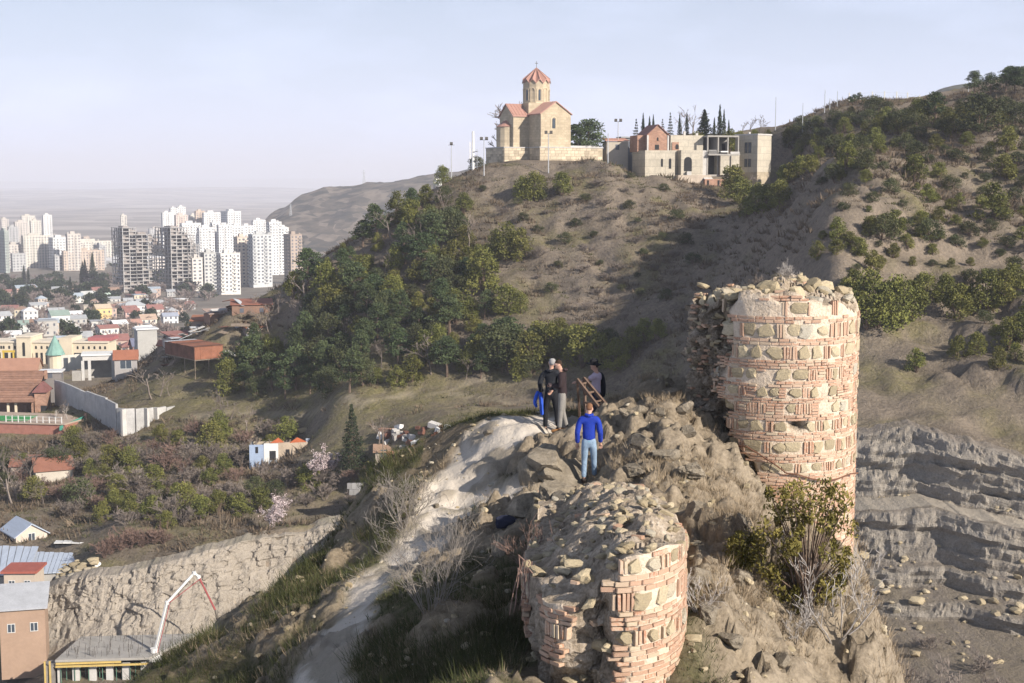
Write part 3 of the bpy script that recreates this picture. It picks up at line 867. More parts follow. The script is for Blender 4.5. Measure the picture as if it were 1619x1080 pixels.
t_rows = rows_px([(462, 476, 'b'), (476, 500, 'v'), (500, 511, 'b'), (511, 535, 'v'), (535, 546, 'b'), (546, 569, 's'), (569, 583, 'b'), (583, 602, 's'), (602, 612, 'b'), (612, 629, 's'), (629, 637, 'b'),
   (637, 655, 's'), (655, 665, 'b'), (665, 683, 'v'), (683, 697, 'b'), (697, 717, 'v'), (717, 731, 'b'), (731, 747, 'v'), (747, 985, 'b')], DF)
def t_keep(s, z):
    a = float(_ta(s))
    if a > 62: return False
    d = float(t_depth(np.float64(s), np.float64(z)))
    if d > .1 and a < -100: return d < 0.5 and vnoise(np.array(s * 9.0), np.array(z * 9.0), seed=5) > 0.1
    x, y, _, _ = T_CURVE(s)
    if z > float(t_top(np.array(x), np.array(y))) - 0.05: return False
    if z > zpy(508, DF) and vnoise(np.array(s * 3.1), np.array(z * 4.0), seed=37) > .25: return False
    pl = vnoise(np.array(s * 2.2), np.array(z * 3.0), seed=17)     # places still covered by render or fallen out
    if z < zpy(560, DF) and z > zpy(668, DF) and pl > 0.62: return False
    return d < 0.12
R1 = random.Random(5)
masonry(t_root, T_CURVE, t_rows, t_keep, lambda s, z: -0.6 * float(np.clip(t_depth(np.float64(s), np.float64(z)), 0, 0.3)), R1, 300, lambda s, z: 1.0 if (-165 < _ta(s) < 5) else 0.1)
# loose stones and broken bricks bedded in the broken edge and on top
def bed(root, n, pick, rng, size=(0.10, 0.26), bf=0.3):
    out = []
    for i in range(n):
        p = pick(rng)
        if p is None: continue
        if rng.random() < bf:
            sc = Vector((rng.uniform(0.14, 0.24), rng.uniform(0.10, 0.14), rng.uniform(0.045, 0.055))); me = BRICKS[rng.randrange(4)]; nm = 'brick'
            R = Matrix.Rotation(rng.uniform(0, 6.28), 4, 'Z') @ Matrix.Rotation(rng.uniform(-.25, .25), 4, 'X')
        else:
            s = rng.uniform(*size) * (1.5 if rng.random() < 0.12 else 1); sc = Vector((s * rng.uniform(.8, 1.5), s * rng.uniform(.7, 1.1), s * rng.uniform(.45, .8))); me = STONES[rng.randrange(6)]; nm = 'stone'
            R = Matrix.Rotation(rng.uniform(0, 6.28), 4, 'Z') @ Matrix.Rotation(rng.uniform(-.4, .4), 4, 'X') @ Matrix.Rotation(rng.uniform(-.4, .4), 4, 'Y')
        out.append((nm, me, Matrix.Translation(p) @ R @ Matrix.Diagonal((*sc, 1))))
    for nm, me, M in out:
        o = link(nm, me, None, root); o.matrix_local = M
    return out
def pick_left(r):
    a = rad(r.uniform(-204, -128)); z = r.uniform(-5.5, -2.4)
    s = float(np.interp(a, ang, T_CURVE.L)); x, y, nx, ny = T_CURVE(s); d = float(t_depth(np.float64(s), np.float64(z)))
    if d < 0.1 or d > 1.05: return None
    return Vector((x - nx * (d + 0.01), y - ny * (d + 0.01), z))
def pick_top(r):
    a = rad(r.uniform(-200, 60)); f = math.sqrt(r.uniform(0.02, 1)) * 0.9
    x, y = TC[0] + TRX * f * math.cos(a), TC[1] + TRY * f * math.sin(a)
    return Vector((x, y, float(t_top(np.array(x), np.array(y))) + 0.03))
bed(t_root, 260, pick_left, R1, (0.09, 0.22), 0.45)
bed(t_root, 110, pick_top, R1, (0.12, 0.32), 0.12)
for px, D, w, h in [(1214,31.8,.55,.34),(1262,31.9,.5,.36),(1288,32.2,.42,.32),(1300,33.5,.6,.4),(1232,33.2,.5,.3),(1126,33.0,.42,.34),(1160,32.0,.4,.22),(1330,32.6,.36,.28)]:
    x = X_at(px, D); o = link('stone', STONES[R1.randrange(6)], None, t_root); o.location = (x, D, float(t_top(np.array(x), np.array(D))) + h * .25); o.scale = (w, w * .8, h); o.rotation_euler = (R1.uniform(-.3, .3), R1.uniform(-.3, .3), R1.uniform(0, 6))

# ------------------------------------------------------------------ the wall stub in front
WC = (1.33, 20.2)
pts = [(0.62, 29.5), (0.55, 28.5), (0.45, 26), (0.32, 24), (0.20, 22), (0.13, 20.8)]
for a in np.arange(-172, -6, 6): pts.append((WC[0] + 1.19 * math.cos(rad(a)), WC[1] + 1.75 * math.sin(rad(a))))
pts += [(2.53, 20.8), (2.56, 22), (2.6, 24), (2.62, 26), (2.6, 28.5)]
pp = np.array(pts); L = np.concatenate([[0], np.cumsum(np.hypot(*np.diff(pp, axis=0).T))]); qq = np.arange(0, L[-1], 0.06)
W_CURVE = Curve(np.stack([np.interp(qq, L, pp[:, 0]), np.interp(qq, L, pp[:, 1])], 1))
def w_top(x, y):
    u = (x - (1.33 + 0.04 * (y - 20.2))) / 1.1                      # -1 left edge .. 1 right edge
    z = np.interp(y, [18.3, 20, 22, 25, 27, 29, 30], [-4.78, -4.86, -5.06, -5.5, -5.85, -6.35, -6.6])
    z = z - 0.75 * sstep(0.25, -1.0, u) * (1 - sstep(25, 29, y)) - 0.10 * sstep(0.6, 1.0, u)
    z = z - 0.55 * np.exp(-((u + 0.25) / 0.5) ** 2) * (1 - sstep(18.4, 20.6, y))          # fallen front lip
    return z + 0.10 * vnoise(x * 2.1, y * 2.1, seed=14)
def w_px(s): 
    x, y, nx, ny = W_CURVE.arr(s); return x
def w_depth(s, z):
    s = np.asarray(s, float); z = np.asarray(z, float)
    x, y, nx, ny = W_CURVE.arr(s)
    u = (x - 1.33) / 1.19
    front = 1 - sstep(20.6, 21.6, y)
    e_r = 0.22 + 0.10 * vnoise(z * 2.3, z * 0 + 3, seed=8)          # facing survives right of this
    e_l = -0.72 + 0.07 * vnoise(z * 2.9, z * 0 + 7, seed=9) - 0.2 * sstep(-5.6, -4.9, z)
    e_r = e_r + 0.12 * vnoise(z * 6, s * 3, seed=28)
    br = sstep(-0.04, 0.55, e_r - u) * sstep(0.0, 0.45, u - e_l) * front
    low = 0.15 * sstep(-6.6, -7.6, z)
    topl = 0.30 * sstep(-5.35, -4.9, z) * (u < 0.1) * front
    leftbits = 0.16 * sstep(0.0, 0.35, vnoise(s * 1.1, z * 1.6, seed=19)) * (u < -0.3) 
    lfall = 0.25 * sstep(-6.3, -6.9, z) * (u < -0.2)
    return (0.40 + 0.25 * fbm(s * 1.7, z * 2, seed=23, octv=3)) * br + topl + leftbits + lfall
w_root = thing('ruined_wall', 'thick stub of brick and rubble wall with collapsed end, nearest of the ruins', 'wall', (0, 0, 0))
ME = core_mesh('core', W_CURVE, -4.7, -8.6, w_depth, lambda x, y: (1.33 + 0.04 * (y - 20.2), np.clip(y, 20.2, 30)), 0.04, 0.04, 34, w_top, 230)
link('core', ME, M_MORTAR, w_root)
w_rows = rows_px([(876, 884, 'b'), (884, 908, 'v'), (908, 936, 'b'), (936, 966, 'v'), (966, 997, 'b'), (997, 1021, 'v'), (1021, 1085, 'b'), (1085, 1110, 'v'), (1110, 1200, 'b')], 18.55, 0.072)
def w_keep(s, z):
    x, y, nx, ny = W_CURVE(s)
    if y > 26.5: return False
    if z > float(w_top(np.array(x), np.array(y))) - 0.04: return False
    return float(w_depth(np.float64(s), np.float64(z))) < 0.13
R2 = random.Random(11)
masonry(w_root, W_CURVE, w_rows, w_keep, lambda s, z: -0.5 * float(np.clip(w_depth(np.float64(s), np.float64(z)), 0, 0.3)), R2, 300, lambda s, z: 1.0 if W_CURVE(s)[1] < 21.5 else 0.2)
def pick_wtop(r):
    y = r.uniform(18.6, 29.3); u = r.uniform(-1, 1); x = 1.33 + 0.04 * (y - 20.2) + u * 1.14
    if y < 20.2 and ((x - 1.33) / 1.14) ** 2 + ((y - 20.2) / 1.7) ** 2 > 1: return None
    return Vector((x, y, float(w_top(np.array(x), np.array(y))) + 0.02))
def pick_breach(r):
    s = r.uniform(0, W_CURVE.length); x, y, nx, ny = W_CURVE(s); z = r.uniform(-7.2, -5.1)
    d = float(w_depth(np.float64(s), np.float64(z)))
    if d < 0.2 or y > 21.5: return None
    return Vector((x - nx * (d - 0.02), y - ny * (d - 0.02), z))
bed(w_root, 300, pick_wtop, R2, (0.07, 0.20), 0.12)
bed(w_root, 330, pick_breach, R2, (0.10, 0.26), 0.35)

# ------------------------------------------------------------------ boulders bedded in the ridge
R3 = random.Random(21)
BIG = [unit_stone(60 + i, 'rock', 0.5, 4) for i in range(5)]
trk_ = NT('ridge_rock', 0.95, 0.08)
n1 = trk_.noise(2.2, 7, 0.65); n2 = trk_.noise(11, 5, 0.65)
trk_.col(trk_.mix(trk_.ramp(trk_.rnd(), [(0, (0, 0, 0)), (1, (0.55,) * 3)]), trk_.ramp(trk_.math('ADD', trk_.math('MULTIPLY', n1, 0.5), trk_.math('MULTIPLY', n2, 0.5)), [(0.34, (0.13, 0.108, 0.08)), (0.5, (0.26, 0.22, 0.165)), (0.66, (0.40, 0.345, 0.27))]), (0.15, 0.13, 0.10)))
trk_.bump(trk_.math('ADD', n1, n2), 0.8, 0.05)
M_ROCK = trk_.m
for m in BIG: m.materials.append(M_ROCK)
def rock(x, y, sx, sy, sz, rot=None, sink=0.3, tilt=0.3):
    o = link('rock', BIG[R3.randrange(5)], None, ridge_o)
    o.location = (x, y, rz_at(x, y) + sz * (0.5 - sink)); o.scale = (sx, sy, sz)
    o.rotation_euler = (R3.uniform(-tilt, tilt), R3.uniform(-tilt, tilt), R3.uniform(0, 6.28) if rot is None else rot)
for px, py, w, h in [(862,715,95,48),(895,742,80,55),(845,735,50,60),(830,790,70,48),(885,768,75,36),(905,800,60,30),(990,650,26,14),(1012,646,30,16),(1040,650,24,14),
                     (1085,680,30,20),(1150,688,20,14),(1140,675,18,14),(1010,690,50,22),(1055,715,50,24),(1000,735,40,26),(1095,745,40,24),(1105,800,46,34),(1170,820,36,26),
                     (1105,905,60,46),(1140,880,36,30),(1175,905,34,26),(1120,960,40,30),(1160,1010,40,24),(1240,1040,30,18),(1080,640,30,20),(1060,620,36,22),
                     (772,682,20,10),(690,800,12,8),(860,870,60,50),(840,900,50,40),(835,850,46,36),(870,830,46,40),(800,860,40,26)]:
    q = ridge_at(px, py + h * 0.4)
    if q is None: continue
    m = q.y / FPX
    rock(q.x, q.y, w * m * R3.uniform(0.95, 1.2), w * m * R3.uniform(.7, 1.0), h * m * 1.15, None, 0.46, 0.25)
small = []
for i in range(2600):
    x, y = R3.uniform(-6, 8.6), R3.uniform(16.5, 37)
    pth = float(path_d(np.array(x), np.array(y)))
    if x < 2.3 and R3.random() < 0.55: continue
    s = 0.03 + 0.13 * R3.random() ** 3
    if pth < 0: s *= 0.45
    M = Matrix.Translation((x, y, rz_at(x, y) + s * 0.15)) @ Matrix.Rotation(R3.uniform(0, 6.28), 4, 'Z') @ Matrix.Rotation(R3.uniform(-.5, .5), 4, 'X') @ Matrix.Diagonal((s * R3.uniform(.8, 1.5), s, s * R3.uniform(.5, .9), 1))
    small.append((R3.randrange(6), M))
joined('scattered_stones', small, ST_NP, M_STONEM, ridge_o, [R3.random() for _ in small])

# fallen blocks below the quarry face
qr = []
qm = bpy.data.objects['quarry_cliff']
for i in range(520):
    x = R3.uniform(28, 80); t = R3.choice((R3.uniform(10.5, 20), R3.uniform(10.5, 30), R3.uniform(3, 4.5))); z = -33.6 if t < 5 else float(np.interp(t, [10.6, 11.6, 13, 13.6, 18, 18.8, 26], [-37.0, -38.6, -39.0, -40.6, -41.2, -42.6, -43.0])); s = 0.2 + 0.95 * R3.random() ** 3
    if t < 5: s *= .5
    qr.append((R3.randrange(6), Matrix.Translation((x, float(qu_line(x)) - t, z + s * .2)) @ Matrix.Rotation(R3.uniform(0, 6.28), 4, 'Z') @ Matrix.Rotation(R3.uniform(-.5, .5), 4, 'X') @ Matrix.Diagonal((s * R3.uniform(.8, 1.5), s, s * R3.uniform(.5, .9), 1))))
joined('fallen_blocks', qr, ST_NP, M_STONEM, qm, [R3.random() for _ in qr])
# ================================================================== plants
def leaves(rs, centres, radii, per, size, up=0.3, elong=1.6, crnd=None):
    """diamond leaf faces filling a set of clumps"""
    n = len(centres); N = n * per
    c = np.repeat(np.asarray(centres), per, 0); r = np.repeat(np.asarray(radii), per, 0)
    d = rs.normal(size=(N, 3)); d /= np.linalg.norm(d, axis=1)[:, None]
    p = c + d * r * (rs.uniform(0.25, 1, (N, 1)) ** 0.5)
    a = rs.normal(size=(N, 3)) + d * 0.6 + np.array([0, 0, up]); a /= np.linalg.norm(a, axis=1)[:, None]
    b = np.cross(a, rs.normal(size=(N, 3))); b /= np.linalg.norm(b, axis=1)[:, None] + 1e-9
    s = size * rs.uniform(0.6, 1.35, (N, 1))
    V = np.stack([p - a * s * elong * .5, p + b * s * .5, p + a * s * elong * .5, p - b * s * .5], 1).reshape(-1, 3)
    F = np.arange(4 * N).reshape(N, 4)
    cr = np.repeat(rs.uniform(0, 1, n) if crnd is None else crnd, per)
    rn = np.repeat(np.clip(0.6 * cr + 0.4 * rs.uniform(0, 1, N), 0, 1), 4)
    return V, F, rn
def crown_mesh(name, V, F, rn, mat):
    me = mesh_np(name, V, F, False, {'rnd': rn}); me.materials.append(mat); return me

M_PINE = leafmat('pine_needles', (0.026, 0.042, 0.020), (0.105, 0.135, 0.055))
M_JUNI = leafmat('juniper_leaves', (0.055, 0.064, 0.016), (0.215, 0.21, 0.055))
M_OLIVE = leafmat('olive_leaves', (0.035, 0.045, 0.018), (0.10, 0.105, 0.045))
M_CYP = leafmat('cypress_leaves', (0.012, 0.022, 0.012), (0.045, 0.060, 0.026))
M_BLOS = leafmat('blossom', (0.42, 0.30, 0.31), (0.72, 0.62, 0.62), 0.1)
M_DRYB = leafmat('dry_twig_leaves', (0.10, 0.075, 0.045), (0.24, 0.19, 0.11))
M_BARK = plain('pine_bark', (0.16, 0.115, 0.085), 0.4, 3)
M_BARE = plain('bare_wood', (0.20, 0.165, 0.14), 0.3, 3, perobj=0.25)
M_BAREP = plain('pale_bare_wood', (0.38, 0.345, 0.31), 0.25, 3)
M_BARER = plain('reddish_bare_wood', (0.19, 0.125, 0.10), 0.3, 3, perobj=0.2)

def mk_pine(seed, H=7.0):
    rs = np.random.RandomState(seed); rg = random.Random(seed)
    mb = MB(); lean = (rg.uniform(-.5, .5), rg.uniform(-.5, .5))
    top = Vector((lean[0], lean[1], H * 0.88))
    def tp(f): return Vector((lean[0] * f * f, lean[1] * f * f, top.z * f))
    mb.tube([Vector((0, 0, -0.6))] + [tp(f) for f in (0.02, .25, .5, .75, 1)], [.22, .19, .15, .12, .08, .03], 6)
    cs, rr = [], []
    n = rg.randint(15, 19)
    for i in range(n):
        f = 0.34 + 0.66 * (i / (n - 1)) ** 0.9
        a = i * 2.4 + rg.uniform(-.5, .5); R = (0.42 - 0.30 * abs(f - 0.5) ** 1.1 * 1.4) * H * 0.62 * rg.uniform(.6, 1.1)
        if f > 0.9: R *= 0.4
        c = tp(f) + Vector((math.cos(a) * R, math.sin(a) * R, rg.uniform(-.1, .35)))
        mb.tube([tp(max(0.1, f - 0.08)), c], [.05, .02], 4, False)
        cs.append(c); rr.append((rg.uniform(.75, 1.15), rg.uniform(.75, 1.15), rg.uniform(.38, .6)))
        if rg.random() < .7:
            cs.append(c * 0.65 + tp(f) * 0.35 + Vector((0, 0, .2))); rr.append((.75, .75, .45))
    V, F, rn = leaves(rs, np.array([c[:] for c in cs]), np.array(rr), 96, 0.155, 0.5, 2.0)
    tm_ = mb.mesh('trunk'); tm_.materials.append(M_BARK)
    return tm_, crown_mesh('crown', V, F, rn, M_PINE)
def mk_bush(seed, H=4.0, W=1.7, mat=None, cone=0.5, per=92, ls=0.125):
    rs = np.random.RandomState(seed); rg = random.Random(seed)
    mb = MB(); cs, rr = [], []
    for i in range(34):
        f = rg.random() ** 0.85
        R = W * (1 - cone * f) * math.sqrt(max(0.02, 1 - max(0, f - .75) / .3)) * math.sqrt(rg.uniform(0.15, 1)) * 0.92
        a = rg.uniform(0, 6.283)
        c = Vector((math.cos(a) * R, math.sin(a) * R, 0.25 + f * (H - 0.6)))
        cs.append(c); q = rg.uniform(.42, .72) * W / 1.7; rr.append((q, q, q * rg.uniform(.8, 1.3)))
        if i < 9: mb.tube([Vector((0, 0, -0.3)), c * 0.5, c], [.07, .045, .015], 4, False)
    V, F, rn = leaves(rs, np.array([c[:] for c in cs]), np.array(rr), per, ls, 0.9, 1.7)
    tm_ = mb.mesh('trunk'); tm_.materials.append(M_BARK)
    return tm_, crown_mesh('crown', V, F, rn, mat or M_JUNI)
def mk_cypress(seed, H=9.0, W=0.75):
    rs = np.random.RandomState(seed); rg = random.Random(seed)
    cs, rr = [], []
    for i in range(40):
        f = i / 39; R = W * min(1, (1 - f) * 1.9 + 0.03) * (0.75 + 0.25 * min(1, f * 5)); a = i * 2.4
        cs.append((math.cos(a) * R * .55, math.sin(a) * R * .55, 0.4 + f * (H - .5))); rr.append((R * .62 + .05, R * .62 + .05, .5))
    V, F, rn = leaves(rs, np.array(cs), np.array(rr), 42, 0.17, 1.6, 2.2)
    mb = MB().tube([(0, 0, -.5), (0, 0, H * .8)], [.13, .03], 5); tm_ = mb.mesh('trunk'); tm_.materials.append(M_BARK)
    return tm_, crown_mesh('crown', V, F, rn, M_CYP)
def mk_spruce(seed, H=10.0, W=2.3, tiers=15, per=90):
    rs = np.random.RandomState(seed); rg = random.Random(seed)
    cs, rr = [], []
    mb = MB().tube([(0, 0, -.5), (0, 0, H * .96)], [.2, .02], 6)
    for i in range(tiers):
        f = i / (tiers - 1); z = 0.9 + f * (H - 1.0); R = W * (1 - f) ** 0.85 + 0.12
        m = max(3, int(9 * (1 - f)) + 2)
        for k in range(m):
            a = 6.283 * k / m + i * .7 + rg.uniform(-.2, .2); q = R * rg.uniform(.6, 1.02)
            cs.append((math.cos(a) * q * .72, math.sin(a) * q * .72, z - q * .22)); rr.append((max(.15, q * .42), max(.15, q * .42), .3))
            mb.tube([(0, 0, z), (math.cos(a) * q, math.sin(a) * q, z - q * .3)], [.04, .01], 3, False)
    V, F, rn = leaves(rs, np.array(cs), np.array(rr), per, 0.13, 0.0, 2.0)
    tm_ = mb.mesh('trunk'); tm_.materials.append(M_BARK)
    return tm_, crown_mesh('crown', V, F, rn, M_CYP)
def branching(seed, H, stems, spread, depth, r0, mat, seg=3, kids=(2, 4), droop=0.0, minr=0.012, lenk=0.62, tips=None):
    rg = random.Random(seed); mb = MB()
    def grow(p, d, L, r, lv):
        pts = [p]; q = p
        for i in range(seg):
            d = (d + Vector((rg.gauss(0, .13), rg.gauss(0, .13), rg.gauss(0.05 - droop, .09)))).normalized()
            q = q + d * (L / seg); pts.append(q)
        re = max(minr, r * 0.5)
        mb.tube(pts, [max(minr, r + (re - r) * i / seg) for i in range(seg + 1)], 3 if lv < depth - 1 else 4, False)
        if lv <= 0:
            if tips is not None: tips.append(q)
            return
        for k in range(rg.randint(*kids)):
            f = rg.uniform(0.35, 1.0); i = min(seg, max(1, int(round(f * seg))))
            ax = Vector((rg.gauss(0, 1), rg.gauss(0, 1), rg.gauss(0, .6))).normalized()
            nd = (d + ax * rg.uniform(.45, .95)).normalized()
            if tips is not None: tips.append(pts[i])
            grow(pts[i], nd, L * rg.uniform(lenk - .15, lenk + .12), re * rg.uniform(.7, 1), lv - 1)
    for k in range(stems):
        a = rg.uniform(0, 6.283); s = spread * rg.uniform(.3, 1)
        d = Vector((math.cos(a) * s, math.sin(a) * s, 1)).normalized()
        b = Vector((math.cos(a), math.sin(a), 0)) * (0.12 * H * .3 if stems > 1 else 0)
        grow(b + Vector((0, 0, -0.15)), d, H * rg.uniform(.42, .55), r0 * rg.uniform(.7, 1), depth)
    me = mb.mesh('branches'); me.materials.append(mat); return me
def mk_bare(seed, H, mat=None, stems=1, spread=.25, depth=4, r0=.16, minr=.022, kids=(2, 4)):
    return branching(seed, H, stems, spread, depth, r0, mat or M_BARE, minr=minr, kids=kids)
PINES = [mk_pine(300 + i) for i in range(6)]
BUSHES = [mk_bush(320 + i, 4.0, 1.75, None, .45) for i in range(5)]
OLIVES = [mk_bush(330 + i, 4.0, 2.0, M_OLIVE, .25) for i in range(3)]
CYPS = [mk_cypress(340 + i) for i in range(3)]
SPRU = [mk_spruce(350 + i, 10, 2.4, 13, 34) for i in range(2)]
BARES = [mk_bare(360 + i, 6.0) for i in range(5)]
BARESH = [mk_bare(370 + i, 3.2, None, 9, .75, 3, .05, .022, (3, 4)) for i in range(4)]
BARER = [mk_bare(380 + i, 3.2, M_BARER, 9, .6, 3, .05, .022, (3, 4)) for i in range(3)]
BAREP = [mk_bare(390 + i, 6.0, M_BAREP, 1, .2, 3, .16, .03) for i in range(2)]

KIND = {  # name, words, prototypes, height of the prototype
 'pine': ('pine_tree', 'dark blue-green pine', 'tree', PINES, 7.0), 'bush': ('juniper_bush', 'yellow-green juniper bush', 'bush', BUSHES, 4.0), 'olive': ('evergreen_bush', 'grey-green evergreen bush', 'bush', OLIVES, 4.0),
 'cypress': ('cypress_tree', 'slim dark cypress', 'tree', CYPS, 9.0), 'spruce': ('spruce_tree', 'dark conical spruce', 'tree', SPRU, 10.0),
 'bare': ('bare_tree', 'leafless grey tree', 'tree', BARES, 6.0), 'shrub': ('bare_shrub', 'leafless grey-brown shrub', 'shrub', BARESH, 3.2), 'red': ('reddish_shrub', 'leafless reddish shrub', 'shrub', BARER, 3.2), 'pale': ('pale_tree', 'pale leafless tree', 'tree', BAREP, 6.0)}
PLANTED = []
RP = random.Random(77)
def plant(kind, p, h, zone, wide=1.0, label=None):
    nm, words, cat, protos, ph = KIND[kind]
    k = h / ph
    o = bpy.data.objects.new(nm, None); COL.objects.link(o)
    o.empty_display_size = .3; o.location = p; o.rotation_euler = (0, 0, RP.uniform(0, 6.28)); w = k * wide * RP.uniform(.9, 1.12); o.scale = (w, w, k)
    pr = protos[RP.randrange(len(protos))]
    if isinstance(pr, tuple):
        link('trunk', pr[0], None, o); link('crown', pr[1], None, o)
    else: link('branches', pr, None, o)
    o['category'] = cat; o['group'] = zone if zone else 'single trees'
    if label: o['label'] = label
    else: PLANTED.append((zone, kind, o, p))
    return o
def plant_px(kind, px, py, hpx, zone, wide=1.0, label=None, d0=140):
    p = ground_at(px, py, d0)
    if p is None: return None
    return plant(kind, p, hpx / FPX * p.y, zone, wide, label)
def inside(poly, x, y):
    c = False; n = len(poly)
    for i in range(n):
        (x0, y0), (x1, y1) = poly[i], poly[(i + 1) % n]
        if (y0 > y) != (y1 > y) and x < (x1 - x0) * (y - y0) / (y1 - y0) + x0: c = not c
    return c
def scatter(poly, gap, rg, tries=6000):
    out = []
    xs_, ys_ = [p[0] for p in poly], [p[1] for p in poly]
    for _ in range(tries):
        x, y = rg.uniform(min(xs_), max(xs_)), rg.uniform(min(ys_), max(ys_))
        if inside(poly, x, y) and all((x - a) ** 2 + ((y - b) * 1.35) ** 2 > gap * gap for a, b in out): out.append((x, y))
    return out
# wooded slope
FOREST = [(350,612),(405,560),(440,496),(500,442),(560,398),(640,348),(690,316),(735,335),(722,380),(765,425),(735,472),(705,480),(690,512),(770,500),(760,545),(860,565),(850,598),(700,608),(640,616),(560,626),(470,634),(400,636),(345,628)]
for x, y in scatter(FOREST, 23.5, RP, 9000):
    u = RP.random()
    if vnoise(np.array(x / 37.0), np.array(y / 30.0), seed=33) > .62: continue
    kind = 'pine' if u < (0.55 if x < 640 else 0.42) else 'bush' if u < .78 else 'olive' if u < .95 else 'bare'
    row = 'along the crest of the wooded slope' if y < 430 else 'high on the wooded slope' if y < 500 else 'in the middle of the wooded slope' if y < 560 else 'low on the wooded slope' if y < 598 else 'along the foot of the wooded slope'
    plant_px(kind, x, y, RP.uniform(40, 74) if kind in ('pine', 'bare') else RP.uniform(24, 54), row, RP.uniform(.9, 1.3))
Z1 = 'on the open rocky slope under the church'
for px, py, h in [(800,412,58),(822,412,50),(782,405,40),(765,462,66),(752,450,40),(800,497,46),(822,500,34),(775,498,30),(845,318,44),(826,314,34),(888,312,36),(735,400,40),(700,295,30),(660,310,30),(742,590,46)]:
    plant_px('bush', px, py, h, Z1, 1.15)
for px, py, h in [(805,590,74),(838,592,66),(870,568,58),(780,575,52),(760,580,50),(820,600,40),(895,570,48),(920,582,66),(945,590,60),(975,585,50),(960,560,40),(1000,560,40),(1020,545,38),(1040,540,34),(930,548,36),(885,545,40),(850,560,50),(910,560,44)]:
    plant_px('bush' if RP.random() < .8 else 'olive', px, py, h, 'in the thicket below the church', 1.15)
for px, py, h in [(720,270,24),(735,272,20),(695,285,22),(668,300,26),(650,312,28),(680,292,18),(755,268,20)]:
    plant_px('olive', px, py, h, 'on the shoulder beside the church', 1.5)
Z2 = 'on the spur right of the house'
for px, py, h in [(1339,270,42),(1400,208,36),(1420,212,38),(1454,198,40),(1505,218,36),(1548,210,58),(1592,242,40),(1446,290,42),(1450,256,28),(1466,320,28),(1568,350,60),(1588,286,38),(1517,323,18),(1527,232,22),(1470,388,38),(1394,384,40),(1414,380,40),(1375,382,30),(1323,382,35),(1359,408,28),(1379,432,36),(1412,410,24),(1292,410,28),(1264,280,30),(1280,280,30),(1360,250,34),(1385,235,32),(1370,270,30),(1320,290,30),(1480,240,26),(1430,240,28),(1610,200,34),(1560,260,22)]:
    plant_px('bush' if RP.random() < .6 else 'olive', px, py, h, Z2, 1.25)
for px, py, h in [(1170,322,42),(1158,314,50),(1197,338,46),(1233,334,46),(1240,300,36),(1215,335,40),(1250,290,30),(1180,345,30),(1262,250,26),(1250,232,30)]:
    plant_px('bush', px, py, h, 'in the gully below the house', 1.15)
for px, py, h in [(1370,524,92),(1388,522,70),(1416,516,75),(1441,503,58),(1462,487,46),(1493,484,46),(1515,505,56),(1532,498,42),(1560,494,66),(1585,494,56),(1602,470,52),(1350,470,40),(1340,500,50)]:
    plant_px('bush', px, py, h, 'in the row of bushes above the quarry', 1.1)
for px, py, h in [(1448,592,38),(1515,568,36),(1543,563,36),(1578,586,34),(1595,554,50),(1613,554,46),(1606,572,28),(1640,580,40)]:
    plant_px('bush', px, py, h, 'scattered on the terrace above the quarry', 1.15)
for px, py, h in [(1479,197,52),(1540,152,40),(1566,160,44),(1604,152,46),(1590,145,40),(1620,150,44),(1350,165,16),(1360,163,16),(1345,166,14)]:
    plant_px('pine', px, py, h, 'along the skyline of the right hill', 1.2)
for x, y in scatter([(1235,225),(1330,195),(1480,190),(1640,170),(1640,560),(1560,540),(1420,420),(1340,440),(1290,400),(1320,330)], 27, RP, 1500):
    plant_px('olive' if RP.random() < .6 else 'bush', x, y, RP.uniform(9, 24), 'small, dotted over the right slope', 1.5)
for x, y in scatter([(760,300),(1000,280),(1120,330),(1100,420),(1040,500),(900,520),(850,480),(840,400)], 30, RP, 1200):
    plant_px('olive' if RP.random() < .5 else 'shrub', x, y, RP.uniform(8, 18), 'small, dotted over the church hill', 1.6)
for x, y in scatter([(1240,240),(1255,205),(1340,180),(1480,180),(1600,170),(1600,200),(1400,215),(1300,260)], 17, RP, 900):
    plant_px('olive' if RP.random() < .5 else 'bush', x, y, RP.uniform(14, 30), 'in the scrub under the right skyline', 1.3)
# cypresses, spruces and bare trees behind the house
for px, top, D in [(1014.6,181,348),(1024.6,186,352),(1030.5,183,352),(1071.7,182,350),(1083,180,354),(1134.5,168,348),(1141,175,350),(1148.7,191,346),(1126,188,345)]:
    p = on_ground(px, D); plant('cypress', p, P(px, top, D).z - p.z, 'behind the pale house on the hill', .8)
p = on_ground(1110.6, 347); plant('cypress', p, P(1110, 176, 347).z - p.z, None, 2.1, 'stout dark cypress rising behind the flat roof of the pale house')
for px, top, D in [(1003.7,189,344),(1057,179,350),(1045,189,352)]:
    p = on_ground(px, D); plant('spruce', p, P(px, top, D).z - p.z, 'behind the pale house on the hill', .75)
for px, top, D in [(1092,165,360),(1075,178,362),(1182,172,352),(1196,180,350),(1170,182,356)]:
    p = on_ground(px, D); plant('bare', p, P(px, top, D).z - p.z, 'behind the pale house on the hill', 1.0)
for px, top, D in [(806,150,352),(778,185,342),(790,168,348),(822,152,356)]:
    p = on_ground(px, D); plant('bare', p, P(px, top, D).z - p.z, 'behind the church', 1.0)
for px, top, D in [(1150,205,342),(1165,208,344),(1190,205,343),(1210,205,343),(1100,210,343)]:
    p = on_ground(px, D); plant('bush', p, P(px, top, D).z - p.z, 'behind the pale house on the hill', 1.2)
p = on_ground(928, 330); plant('pine', p, P(928, 186, 330).z - p.z, None, 1.5, 'broad green pine standing right beside the church')
p = on_ground(912, 328); plant('pine', p, P(912, 194, 328).z - p.z, None, 1.2, 'smaller pine squeezed between the church and the broad pine')
